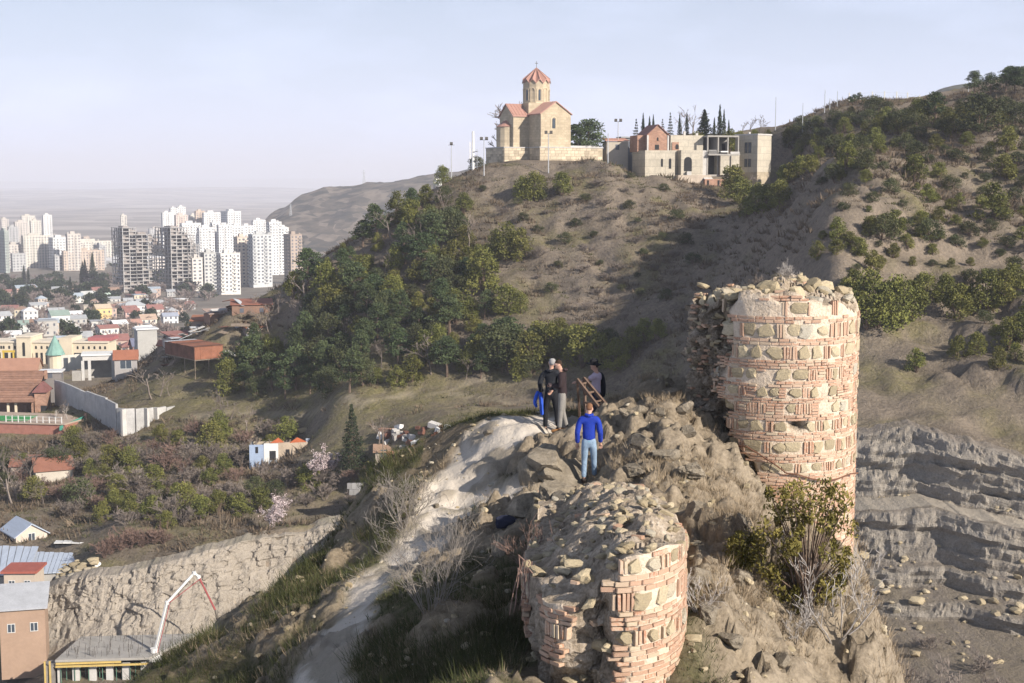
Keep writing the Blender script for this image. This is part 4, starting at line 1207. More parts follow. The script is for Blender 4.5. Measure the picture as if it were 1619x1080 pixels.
for px, py, h in [(1165,300,36),(1190,300,30),(1143,300,26)]: plant_px('bare', px, py + 4, h, 'in front of the pale house', 1.0)
# valley floor: bare shrubs, thickets
VAL = [(110,700),(200,705),(300,685),(380,690),(470,700),(400,745),(470,760),(600,765),(590,800),(440,810),(330,830),(240,840),(150,830),(60,800),(0,790),(0,745),(90,740)]
for x, y in scatter(VAL, 25, RP, 5000):
    u = RP.random()
    row = 'in the thicket by the retaining wall' if y < 735 else 'in the middle of the valley thicket' if y < 780 else 'in the thicket above the earth cliff'
    plant_px('shrub' if u < .46 else 'red' if u < .60 else 'olive' if u < .72 else 'bush', x, y, RP.uniform(26, 44), row, 1.25)
for px, py, h in [(240,632,72),(252,628,60),(268,628,36),(100,672,40),(350,672,60),(365,665,40),(130,800,60),(150,805,52),(20,800,90),(50,770,70),(5,770,80),(70,805,50),(345,690,50),(390,690,46),(300,745,50),(600,712,66),(606,705,50)]:
    plant_px('bare', px, py, h, 'in the valley below the wooded slope', 1.1)
for px, py, h in [(92,672,36),(108,670,40)]: plant_px('pale', px, py, h, 'beside the green screen on the brick terrace', .8)
for px, py, h in [(430,520,56),(412,525,40),(400,500,34),(440,505,44)]: plant_px('bare', px, py, h, 'at the left edge of the wooded slope', 1.2)
for px, py, h in [(175,880,40),(190,872,36),(205,868,40),(165,885,36),(230,862,30),(245,860,36),(258,862,30),(225,868,26)]: plant_px('red', px, py, h, 'above the earth cliff by the tin sheds', 1.2)
for px, D, h in [(1520, 112, 5.5), (1462, 118, 2.6), (1575, 122, 2.2), (1490, 128, 2.0), (1600, 116, 2.4)]:
    x = X_at(px, D); plant('bare' if h > 3 else 'shrub', Vector((x, D, -43.2)), h, 'on the quarry floor', 1.2)
sp_t, sp_c = mk_spruce(399, 10, 2.6, 17, 60)
p = ground_at(557, 748); o = thing('spruce_tree', 'tall dark spruce beside the pale blossom tree in the valley', 'tree', p); k = 108 / FPX * p.y / 10; o.scale = (k, k, k); link('trunk', sp_t, None, o); link('crown', sp_c, None, o)
def blossom(px, py, h, seed, lab):
    tips = []; me = branching(seed, 6, 2, .4, 4, .16, M_BARE, tips=tips, kids=(3, 4), minr=.02)
    p = ground_at(px, py); o = thing('blossom_tree', lab, 'tree', p); k = h / FPX * p.y / 6.2; o.scale = (k * 1.25, k * 1.25, k)
    link('branches', me, None, o)
    rs = np.random.RandomState(seed); T = np.array([t[:] for t in tips]); T = T[rs.permutation(len(T))[:420]]
    V, F, rn = leaves(rs, T, np.full((len(T), 3), .28), 9, .12, .2, 1.2)
    link('blossom', crown_mesh('blossom', V, F, rn, M_BLOS), None, o)
blossom(507, 768, 72, 5, 'pale pink blossoming tree in front of the roofless house')
blossom(424, 838, 62, 6, 'deeper pink blossoming tree leaning above the earth cliff')

# dry scrub, tufts and low growth over the slopes: nobody could count them
def tufts(name, pts, hs, blades, mat, seed, spread=.6, width=.12, label=None, cat=None, lean=.5, parent=None, wid_abs=None):
    rs = np.random.RandomState(seed); n = len(pts)
    b = np.repeat(np.asarray(pts), blades, 0); h = np.repeat(np.asarray(hs), blades)
    N = len(b)
    a = rs.uniform(0, 6.283, N); q = rs.uniform(0, 1, N) ** .5
    root = b + np.stack([np.cos(a) * q * h * spread * .5, np.sin(a) * q * h * spread * .5, np.zeros(N) - .03], 1)
    a2 = a + rs.normal(0, .5, N); ln = rs.uniform(.1, 1, N) * lean
    L = h * rs.uniform(.55, 1.1, N)
    tip = root + np.stack([np.cos(a2) * ln * L, np.sin(a2) * ln * L, L * np.sqrt(np.clip(1 - ln * ln * .7, .1, 1))], 1)
    w = (h * width if wid_abs is None else np.full(N, wid_abs)) * rs.uniform(.6, 1.2, N); a3 = rs.uniform(0, 6.283, N)
    dv = np.stack([np.cos(a3), np.sin(a3), np.zeros(N)], 1) * w[:, None]
    V = np.stack([root - dv, root + dv, tip], 1).reshape(-1, 3)
    rn = np.repeat(np.clip(np.repeat(rs.uniform(0, 1, n), blades) * .65 + rs.uniform(0, .35, N), 0, 1), 3)
    me = mesh_np(name, V, np.arange(3 * N).reshape(N, 3), False, {'rnd': rn})
    return stuff(name, me, mat, label, cat, parent)
rs = np.random.RandomState(12)
N = 90000
sx, sy = rs.uniform(-130, 150, N), rs.uniform(152, 352, N)
I = np.clip(((sx - GX[0]) / GS), 0, len(GX) - 2).astype(int); J = np.clip((sy - GY[0]) / GS, 0, len(GY) - 2).astype(int)
sz = gZ[I, J]; den = fbm(sx / 14, sy / 14, seed=140, octv=3) + .7 * fbm(sx / 4, sy / 4, seed=141, octv=2)
spx, spy = to_px(sx, sy, sz)
pathk = m_path[I, J]
lawn = (sz < -31) & (sz > -43) & (sx < 6) & (sx > -75)
okm = (spx > -40) & (spx < 1680) & (pathk < .2) & (sy > ex_line(sx) + 1.5 * ex_amt(sx)) & ((sx < 25) | (sy > qu_line(sx) + 1))
pad = np.exp(-(((sx - 9) / 16) ** 4 + ((sy - 326) / 13) ** 4)) + np.exp(-(((sx - 45) / 20) ** 4 + ((sy - 325) / 14) ** 4))
okm &= pad < .4
dry = okm & (den > np.where(lawn, .9, -.05)) & (rs.uniform(0, 1, N) < .75)
idx = np.where(dry)[0][:21000]
M_SCRUB = leafmat('dry_scrub', (0.075, 0.058, 0.038), (0.21, 0.165, 0.11), 0)
hs = rs.uniform(.25, .9, len(idx)) * np.where(rs.uniform(0, 1, len(idx)) < .15, 1.7, 1)
tufts('dry_scrub', np.stack([sx, sy, sz], 1)[idx], hs, 18, M_SCRUB, 41, 2.2, .11, 'dry grey-brown scrub covering the hill slopes', 'scrub', 1.0)
grn = okm & (den < .1) & (rs.uniform(0, 1, N) < .35)
idx = np.where(grn)[0][:7000]
M_LOWG = leafmat('low_green_growth', (0.038, 0.042, 0.016), (0.115, 0.105, 0.045), 0)
tufts('low_green_growth', np.stack([sx, sy, sz], 1)[idx], rs.uniform(.2, .7, len(idx)), 14, M_LOWG, 42, 2.6, .12, 'low green and olive growth between the dry scrub', 'undergrowth', 1.0)

# grass on the ridge
N = 120000
sx, sy = rs.uniform(-13, 9.5, N), rs.uniform(15, 40, N)
I = ((sx - RX[0]) / RS).astype(int); J = ((sy - RY[0]) / RS).astype(int)
sz = rZ[I, J]; gm, rm, pm_ = green[I, J], mr_[I, J], mp_[I, J]
wallin = (np.abs(sx - (1.22 + .04 * (sy - 20.2))) < 1.15) & (sy < 29.8) | (((sx - TC[0]) / 1.8) ** 2 + ((sy - TC[1]) / 2.1) ** 2 < 1)
n_ = fbm(sx / 1.1, sy / 1.1, seed=150, octv=3)
gsel = np.where((gm > .45) & (pm_ < .12) & ~wallin & (rs.uniform(0, 1, N) < .55 + .5 * (n_ > 0)))[0][:26000]
M_RGRASS = leafmat('ridge_grass', (0.028, 0.036, 0.012), (0.105, 0.105, 0.040), 0)
tufts('ridge_grass', np.stack([sx, sy, sz], 1)[gsel], rs.uniform(.07, .22, len(gsel)) * (1 + .8 * (n_[gsel] > .3)), 12, M_RGRASS, 43, 2.0, 0, 'dark green grass on the shaded slope below the path', 'grass', .9, None, .006)
M_DGRASS = leafmat('dry_grass', (0.16, 0.125, 0.075), (0.42, 0.34, 0.22), 0)
dsel = np.where((pm_ < .15) & ~wallin & (n_ > .18) & (rs.uniform(0, 1, N) < np.where(sx > 2.2, .55, .14)))[0][:9000]
tufts('dry_grass', np.stack([sx, sy, sz], 1)[dsel], rs.uniform(.08, .30, len(dsel)), 14, M_DGRASS, 44, 1.5, 0, 'straw coloured dry grass tufts among the ridge rocks', 'grass', .9, None, .005)

# bushes growing on the ridge
def ridge_plant(name, cat, label, px, py, me_list, scale, D=None, sink=0.05, rz=0):
    p = ridge_at(px, py) if D is None else Vector((X_at(px, D), D, rz_at(X_at(px, D), D)))
    o = thing(name, label, cat, p - Vector((0, 0, sink)), rz)
    for nm, me in me_list: link(nm, me, None, o)
    o.scale = (scale,) * 3
    return o
M_BAREG = plain('grey_bare_wood', (0.25, 0.22, 0.19), .25, 3)
b1 = branching(501, 3.4, 20, 1.0, 4, .018, M_BAREG, 4, (2, 3), 0, .003, .62)
ridge_plant('bare_bush', 'shrub', 'large pale leafless bush spreading over the white path', 680, 965, [('branches', b1)], .66)
b2 = branching(502, 2.0, 14, .8, 3, .02, M_BAREG, 4, (2, 4), 0, .004, .62)
ridge_plant('bare_bush', 'shrub', 'thin pale twigs behind the large leafless bush near the valley edge', 640, 830, [('branches', b2)], .8)
b3 = branching(503, 1.6, 10, .9, 3, .016, M_BARER, 4, (2, 4), 0, .004, .62)
ridge_plant('bare_bush', 'shrub', 'tangled brown twigs on the shaded left side of the wall stub', 850, 880, [('branches', b3)], .75, 22.3, -.9)
b4 = branching(504, 2.2, 7, .8, 4, .028, M_BAREP, 4, (2, 3), 0, .006, .66)
ridge_plant('bare_shrub', 'shrub', 'forked grey leafless shrub below the tower foot', 1320, 1010, [('branches', b4)], .75)
b5 = branching(505, 1.6, 6, .9, 4, .02, M_BAREP, 4, (2, 3), 0, .005, .62)
ridge_plant('bare_shrub', 'shrub', 'small pale twiggy shrub beside the right face of the wall stub', 1110, 965, [('branches', b5)], .6)
ridge_plant('bare_shrub', 'shrub', 'leafless twigs low on the dry slope between wall stub and tower', 1255, 1010, [('branches', branching(506, 1.6, 6, .7, 4, .02, M_BAREP, 4, (2, 3), 0, .005, .62))], .6)
rgl = np.random.RandomState(600)
def evergreen(seed, H, W, n, per, ls):
    rg = random.Random(seed); cs, rr = [], []; mb = MB()
    for i in range(n):
        a = rg.uniform(0, 6.283); f = rg.random(); R = W * math.sqrt(rg.uniform(.1, 1)) * (0.55 + .6 * math.sin(min(1, f * 1.2) * 2.6))
        c = Vector((math.cos(a) * R, math.sin(a) * R * .7, .15 + f * H)); cs.append(c); q = rg.uniform(.07, .21); rr.append((q, q, q * 1.25))
        mb.tube([Vector((0, 0, -.2)), Vector((c.x * .4, c.y * .4, c.z * .55)), c], [.03, .016, .005], 4, False)
    V, F, rn = leaves(np.random.RandomState(seed), np.array([c[:] for c in cs]), np.array(rr), per, ls, 1.0, 2.6)
    tm_ = mb.mesh('branches'); tm_.materials.append(M_BARK)
    return [('branches', tm_), ('foliage', crown_mesh('foliage', V, F, rn, M_JUNI2))]
M_JUNI2 = leafmat('near_juniper_leaves', (0.06, 0.062, 0.012), (0.27, 0.235, 0.06), .05)
ridge_plant('juniper_bush', 'bush', 'straggling green juniper bush growing against the tower foot', 1275, 965, evergreen(510, 1.95, .80, 74, 70, .034), 1.0)
ridge_plant('juniper_bush', 'bush', 'low dark green juniper clump left of the bush at the tower foot', 1170, 900, evergreen(511, .5, .35, 26, 70, .034), .9)
def on_tower(px, D, names, label, scale, nm='bare_bush'):
    x = X_at(px, D); p = Vector((x, D, float(t_top(np.array(x), np.array(D))) - .02)); o = thing(nm, label, 'shrub', p)
    for a, b in names: link(a, b, None, o)
    o.scale = (scale,) * 3
on_tower(1240, 32.9, [('branches', branching(520, 1.0, 16, .6, 3, .012, M_BAREP, 4, (2, 4), 0, .004, .6))], 'pale leafless bush growing on top of the tower', .62)
on_tower(1195, 33.6, [('branches', branching(521, .8, 12, .9, 3, .01, M_BARE, 4, (2, 4), 0, .004, .6))], 'low grey twiggy bush at the back of the tower top', .62)

ORD = ['first', 'second', 'third', 'fourth', 'fifth', 'sixth', 'seventh', 'eighth', 'ninth', 'tenth', 'eleventh', 'twelfth', 'thirteenth', 'fourteenth', 'fifteenth', 'sixteenth', 'seventeenth', 'eighteenth', 'nineteenth', 'twentieth']
def ordinal(i):
    if i < 20: return ORD[i]
    n = i + 1; return '%d%s' % (n, {1: 'st', 2: 'nd', 3: 'rd'}.get(n % 10 if n % 100 // 10 != 1 else 0, 'th'))
def label_plants():
    groups = {}
    for z, k, o, p in PLANTED: groups.setdefault((z, k), []).append((to_px(p.x, p.y, p.z)[0], o))
    for (z, k), L in groups.items():
        L.sort(key=lambda t: t[0]); w = KIND[k][1]
        for i, (_, o) in enumerate(L):
            o['label'] = ('%s %s' % (w, z)) if len(L) == 1 else ('leftmost %s %s' % (w, z) if i == 0 else 'rightmost %s %s' % (w, z) if i == len(L) - 1 else '%s %s, %s from the left' % (w, z, ordinal(i)))
# ================================================================== buildings
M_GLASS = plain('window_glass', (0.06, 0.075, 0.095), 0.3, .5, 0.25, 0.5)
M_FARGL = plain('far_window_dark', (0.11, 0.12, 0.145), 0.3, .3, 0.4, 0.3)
M_FRAME = plain('white_window_frame', (0.62, 0.62, 0.60), 0.1, 3)
M_DARKF = plain('dark_window_frame', (0.10, 0.09, 0.08), 0.2, 3)
M_CONC = plain('bare_concrete', (0.36, 0.34, 0.31), 0.25, .8, bump=.2)
M_CONCL = plain('pale_concrete', (0.52, 0.50, 0.47), 0.2, .7, bump=.25)
M_RUST = plain('rusty_sheet', (0.17, 0.08, 0.055), 0.55, .7, .8)
M_RUSTL = plain('rusty_orange_sheet', (0.27, 0.115, 0.07), 0.4, .8, .8)
M_TIN = plain('grey_tin_sheet', (0.46, 0.48, 0.50), 0.2, .6, .55, .4, stretch=(4, .4, 1))
M_TINB = plain('blue_grey_tin_sheet', (0.42, 0.47, 0.55), 0.2, .6, .5, .4, stretch=(3, .4, 1))
M_WOOD = plain('grey_timber', (0.24, 0.19, 0.145), 0.4, 1.5)
M_STEEL = plain('galvanised_steel', (0.42, 0.43, 0.44), 0.15, 2, .5, .4)
M_WHITE = plain('white_render', (0.72, 0.71, 0.68), 0.12, .5)
M_CREAM = plain('cream_render', (0.66, 0.57, 0.43), 0.15, .4)
M_HOLE = plain('dark_interior', (0.03, 0.03, 0.032), 0.2, 1)  # near-black; on opening slabs it paints in the shade of the inside
M_TILE = plain('brown_roof_tile', (0.27, 0.155, 0.11), 0.35, 1.2, perobj=.18)
def wallm(c): return plain('render_%02d%02d%02d' % tuple(int(v * 99) for v in c), c, 0.18, .35)
def roofm(c): return plain('roofing_%02d%02d%02d' % tuple(int(v * 99) for v in c), c, 0.22, .6, .7)

class Face:
    """frame on one side of a box w x d whose front-left corner is the origin"""
    def __init__(s, side, w, d):
        s.o, s.t, s.n, s.L = {'front': ((0, 0), (1, 0), (0, -1), w), 'left': ((0, d), (0, -1), (-1, 0), d), 'right': ((w, 0), (0, 1), (1, 0), d), 'back': ((w, d), (-1, 0), (0, 1), w)}[side]
    def p(s, u, z, out=0.0):
        return Vector((s.o[0] + s.t[0] * u + s.n[0] * out, s.o[1] + s.t[1] * u + s.n[1] * out, z))
    def slab(s, mb, u0, u1, z0, z1, o0, o1):
        c = (s.p(u0, z0, o0) + s.p(u1, z1, o1)) / 2
        mb.obox(c, Vector((s.t[0], s.t[1], 0)) * ((u1 - u0) / 2), Vector((-s.n[0], -s.n[1], 0)) * ((o1 - o0) / 2), Vector((0, 0, (z1 - z0) / 2)))
def window(root, fc, u, z, w, h, mat=None, t=.07, mull=1):
    mb = MB()
    fc.slab(mb, u - w / 2 - t, u + w / 2 + t, z - t, z, -.02, .06); fc.slab(mb, u - w / 2 - t, u + w / 2 + t, z + h, z + h + t, -.02, .06)
    fc.slab(mb, u - w / 2 - t, u - w / 2, z, z + h, -.02, .058); fc.slab(mb, u + w / 2, u + w / 2 + t, z, z + h, -.02, .058)
    for k in range(mull): 
        x = u - w / 2 + w * (k + 1) / (mull + 1); fc.slab(mb, x - t / 2, x + t / 2, z, z + h, -.01, .05)
    f = mb.build('window', mat or M_FRAME, root)
    mb = MB(); fc.slab(mb, u - w / 2, u + w / 2, z, z + h, -.02, .018); mb.build('pane', M_GLASS, f)
    return f
def hole(root, fc, u, z, w, h, name='opening', arch=False):  # thin slab on the wall face, shade of the inside put into its colour
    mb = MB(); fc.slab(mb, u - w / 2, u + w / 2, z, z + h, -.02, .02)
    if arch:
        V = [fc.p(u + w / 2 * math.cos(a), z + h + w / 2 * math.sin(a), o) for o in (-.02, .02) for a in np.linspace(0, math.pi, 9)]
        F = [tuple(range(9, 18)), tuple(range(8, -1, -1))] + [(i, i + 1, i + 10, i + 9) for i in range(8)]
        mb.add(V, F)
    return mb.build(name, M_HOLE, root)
def gable(mb, w, d, z, rh, ov=.35, along='x', t=.14):
    """gable roof shell over box w x d; ridge along x or y"""
    if along == 'x':
        A = [(-ov, -ov), (w + ov, -ov)]; prof = [(-ov, z - ov * rh / (d / 2)), (d / 2, z + rh), (d + ov, z - ov * rh / (d / 2))]
        V = [(x, y, zz + k) for x in (-ov, w + ov) for k in (0, t) for y, zz in prof]
    else:
        prof = [(-ov, z - ov * rh / (w / 2)), (w / 2, z + rh), (w + ov, z - ov * rh / (w / 2))]
        V = [(x, y, zz + k) for y in (d + ov, -ov) for k in (0, t) for x, zz in prof]
    F = [(0, 3, 4, 1), (1, 4, 5, 2), (6, 7, 10, 9), (7, 8, 11, 10), (3, 9, 10, 4), (4, 10, 11, 5), (0, 1, 7, 6), (1, 2, 8, 7), (0, 6, 9, 3), (2, 5, 11, 8)]
    mb.add(V, F); return mb
def gable_wall(mb, w, d, z0, z, rh, along='x'):
    if along == 'x': V = [(x, y, q) for x in (0, w) for y, q in ((0, z0), (d, z0), (d, z), (d / 2, z + rh), (0, z))]
    else: V = [(x, y, q) for y in (d, 0) for x, q in ((0, z0), (w, z0), (w, z), (w / 2, z + rh), (0, z))]
    mb.add(V, [(0, 4, 3, 2, 1), (5, 6, 7, 8, 9), (0, 5, 9, 4), (1, 2, 7, 6), (2, 3, 8, 7), (3, 4, 9, 8), (0, 1, 6, 5)]); return mb
def hip(mb, w, d, z, rh, ov=.4):
    x0, x1, y0, y1 = -ov, w + ov, -ov, d + ov; m = min(w, d) / 2
    if w >= d: r = [(m, d / 2), (w - m, d / 2)]
    else: r = [(w / 2, m), (w / 2, d - m)]
    V = [(x0, y0, z), (x1, y0, z), (x1, y1, z), (x0, y1, z), (r[0][0], r[0][1], z + rh), (r[1][0], r[1][1], z + rh)]
    F = [(0, 3, 2, 1), (0, 1, 5, 4), (2, 3, 4, 5), (1, 2, 5), (3, 0, 4)] if w >= d else [(0, 3, 2, 1), (0, 1, 4), (2, 3, 5), (1, 2, 5, 4), (3, 0, 4, 5)]
    mb.add(V, F); return mb

# ---- far apartment blocks
def tower_block(label, pl, pb, pr, top, D, col, name='apartment_block', th=36, floors=None, bays=None, balc=True, crown=True, group='apartment blocks in the city', gl=None, wz=0.55, fl=3.0):
    t = rad(th); m = D / FPX
    w = max(4, (pr - pb) * m / math.cos(t)); d = max(6, (pb - pl) * m / math.sin(t)); z0 = float(plain_z(D)) - 2
    h = P(pb, top, D).z - z0
    root = thing(name, label, 'apartment block', (X_at(pb, D), D, z0), t, group)
    mb = MB().box(0, w, 0, d, 0, h)
    mb.build('wall', wallm(col), root)
    mb = MB()
    mb.box(-.25, w + .25, -.25, d + .25, h + .02, h + .8)
    if crown: mb.box(w * .25, w * .6, d * .3, d * .7, h + .81, h + 3.4)
    rq = random.Random(int(pb * 7 + top * 13)); skip = rq.randrange(3)
    for _ in range(rq.randint(3, 8)):      # tanks, vents and stair heads
        qx, qy, qs = rq.uniform(.05, .9) * w, rq.uniform(.05, .9) * d, rq.uniform(.4, 1.3); mb.box(qx, qx + qs, qy, qy + qs, h + .805, h + .9 + rq.uniform(.4, 2.0))
    mb.build('roof', wallm(mul(col, .85)), root)
    nf = floors or max(2, int((h - 3) / fl)); f0 = h - nf * fl - .4
    mb = MB(); bb = MB()
    for side in ('front', 'left', 'right', 'back'):
        fc = Face(side, w, d); nb = max(2, int(fc.L / 3.3)); bw = fc.L / nb
        for i in range(nf):
            z = f0 + i * fl + .9
            for k in range(nb):
                u = (k + .5) * bw
                if side in ('front', 'left') or True: fc.slab(mb, u - bw * wz / 2 * rq.uniform(.6, 1.1), u + bw * wz / 2 * rq.uniform(.6, 1.1), z, z + rq.uniform(1.2, 1.75), -.05, .05)
                if balc and side in ('front', 'left') and k % 3 == skip: fc.slab(bb, u - bw * .5, u + bw * .5, z - .9, z + .25, .02, 1.1)
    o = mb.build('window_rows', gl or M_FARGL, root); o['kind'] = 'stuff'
    if bb.v: o = bb.build('balconies', wallm(mul(col, .92)), root); o['kind'] = 'stuff'
    return root
def skeleton(label, pl, pb, prs, D, floors, th=40):
    """unfinished concrete frame: slabs on columns, stepped tops"""
    t = rad(th); m = D / FPX; z0 = float(plain_z(D)) - 1; d = (pb - pl) * m / math.sin(t)
    root = thing('unfinished_tower', label, 'building', (X_at(pb, D), D, z0), t, 'unfinished concrete towers')
    x = 0; xs_ = []
    for pr, top in prs:
        w = (pr - (pb if not xs_ else xs_[-1][2])) * m / math.cos(t); xs_.append((x, x + w, pr, P(pb, top, D).z - z0)); x += w
    H = max(q[3] for q in xs_); fh = H / floors
    for i in range(floors + 1):
        z = i * fh; mb = MB()
        for x0, x1, _, h in xs_:
            if z <= h + .5: mb.box(x0 - .6, x1 + .5, -.9, d + .4, z, z + .38)
        if mb.v: mb.build('floor_slab', M_FSLAB, root)
    mb = MB(); inf = MB()
    for x0, x1, _, h in xs_:
        n = max(2, int((x1 - x0) / 4.6)); k2 = max(2, int(d / 4.8)); nz_ = int(h / fh)
        for i in range(n + 1):
            for j in range(k2 + 1):
                if i in (0, n) or j in (0, k2): mb.box(x0 + (x1 - x0) * i / n - .3, x0 + (x1 - x0) * i / n + .3, d * j / k2 - .3, d * j / k2 + .3, 0, h)
        rg = random.Random(int(x0 * 10) + floors)
        inf.box(x0 + (x1 - x0) * .28, x1 - (x1 - x0) * .28, d * .3, d * .72, 0, h + 1.5)      # stair and lift core
        for f in range(nz_):
            for i in range(n):
                if rg.random() < .45:
                    a, b = x0 + (x1 - x0) * i / n, x0 + (x1 - x0) * (i + 1) / n; wd = (b - a) * rg.uniform(.3, .6)
                    inf.box(a + .3, a + .3 + wd, .25, .5, f * fh + .38, (f + 1) * fh); inf.box(a + .3 + wd, b - .3, .22, .5, f * fh + .38, f * fh + 1.3)
            if x0 == 0:
                for j in range(k2):
                    if rg.random() < .55:
                        a, b = d * j / k2, d * (j + 1) / k2; wd = (b - a) * rg.uniform(.35, .7); inf.box(.25, .5, a + .3, a + .3 + wd, f * fh + .38, (f + 1) * fh)
    o = mb.build('columns', M_FSLAB, root); o['kind'] = 'stuff'
    o = inf.build('infill_walls', plain('block_infill', (0.30, 0.27, 0.25), .25, .3), root); o['kind'] = 'stuff'
M_FSLAB = plain('frame_concrete', (0.44, 0.425, 0.41), .15, .3)
skeleton('unfinished concrete tower with stepped roof, left one of the pair', 170, 195, [(212, 361), (236, 371)], 1180, 18)
skeleton('unfinished concrete tower, right one of the pair, with rounded stepped corner', 237, 271, [(293, 361), (301, 372), (307, 386)], 1180, 18)
PK, WH, CR, GY_, PE = (0.60, 0.55, 0.50), (0.76, 0.755, 0.74), (0.66, 0.62, 0.55), (0.46, 0.46, 0.46), (0.56, 0.46, 0.38)
for a in [
 ('pinkish tiled block at the far left of the city with a shaded side', 0, 14, 33, 388, 1596, PK), ('grey and cream balcony block, second big one from the left', 32, 38, 72, 374, 1596, CR),
 ('white balcony block left of the peach slab', 72, 85, 105, 377, 1584, WH), ('long peach five storey slab among cypresses', 99, 101, 154, 398, 1548, PE), ('low cream row peeping over the peach slab', 107, 110, 168, 383, 1720, CR),
 ('shadowy block between peach slab and unfinished towers', 142, 158, 166, 389, 1620, GY_), ('distant grey tower block at the left under the plain', 22, 26, 42, 352, 1900, PK), ('squat block beside the distant grey tower', 12, 16, 28, 360, 1750, GY_),
 ('greenish shaded block cut by the left picture edge', -12, 9, 14, 366, 1500, (0.42, 0.46, 0.42)), ('tall pale block standing above the woods on the left', 68, 71, 82, 341, 2100, WH), ('wide cream block before the tall pale one', 48, 51, 64, 350, 2080, CR), ('faint far block furthest left under the haze', 34, 37, 54, 342, 2350, CR),
 ('small cream block furthest left against the plain', 2, 5, 14, 347, 2200, PK), ('lone small block on the plain behind the stadium roof', 191, 194, 201, 341, 2500, CR),
 ('brown flat topped block behind the white balcony block', 104, 108, 125, 371, 1550, PK),
 ]: tower_block(*a)
for a in [
 ('tallest white tower cluster, leftmost of the white towers', 256, 259, 272, 337, 2200, WH), ('white tower stepping up behind the leftmost one', 270, 272, 281, 330, 2260, WH), ('white tower with the highest roof of the cluster', 281, 283, 294, 328, 2300, WH),
 ('pinkish tower tucked between white ones', 278, 280, 296, 341, 2050, (0.66, 0.55, 0.48)), ('broad white slab right of the right unfinished tower', 286, 289, 315, 354, 1650, WH), ('white slab, second right of the unfinished towers', 313, 316, 337, 361, 1600, WH),
 ('white stepped slab in the middle of the white district', 335, 337, 347, 353, 1640, WH), ('white slab right of the middle stepped one', 345, 347, 366, 357, 1620, WH), ('cream tower behind the white slabs, left', 300, 303, 312, 341, 2000, CR), ('peach tower behind the white slabs, middle', 310, 312, 324, 335, 1980, (0.62, 0.50, 0.40)),
 ('white tower behind the white slabs, middle', 322, 324, 347, 337, 1960, WH), ('dark sided grey and white tower at the back of the white district', 346, 362, 380, 335, 1900, WH), ('white tower under the dark sided one', 364, 367, 384, 359, 1660, WH), ('low white tower left of the motorway', 381, 383, 400, 358, 1750, WH),
 ('white tower nearest the motorway bend', 399, 402, 419, 349, 1850, WH), ('tall white stepped tower, rightmost of the white district', 424, 427, 444, 352, 1480, WH), ('lower wing of the rightmost white tower', 444, 445, 456, 361, 1500, WH), ('grey slab with dark left side by the wooded slope', 391, 400, 427, 372, 1240, (0.55, 0.56, 0.56)),
 ('narrow cream and pink tower with deep shadow on its left', 368, 376, 393, 376, 1260, (0.64, 0.55, 0.46)), ('white rounded block with a small dome on its roof', 339, 349, 376, 402, 1140, (0.70, 0.67, 0.62)), ('grey block left of the domed white one', 314, 323, 340, 401, 1200, (0.52, 0.52, 0.50)), ('small white block at the foot of the unfinished towers', 301, 304, 318, 409, 1190, (0.64, 0.60, 0.55)), ('brown and blue block half hidden by pine tops', 446, 460, 476, 372, 1300, (0.42, 0.34, 0.28)),
 ]: tower_block(*a, group='white tower district')
# a few far pale rows under the plain
RB = random.Random(9)
for i in range(34):
    px = RB.choice([RB.uniform(-20, 110), RB.uniform(-20, 260), RB.uniform(230, 300)]); D = RB.uniform(1500, 2900)
    h = RB.uniform(9, 24); z = float(plain_z(D)); top = to_px(X_at(px, D), D, z + h)[1]; wd = RB.uniform(7, 20)
    o = tower_block('x', px - wd * .3, px, px + wd, top, D, RB.choice([PK, CR, WH, GY_, PE]), balc=False, crown=False, group='far low blocks under the plain')
    PLANTED.append(('far below the plain', 'block', o, Vector((X_at(px, D), D, z))))
KIND['block'] = (None, 'small hazy block')

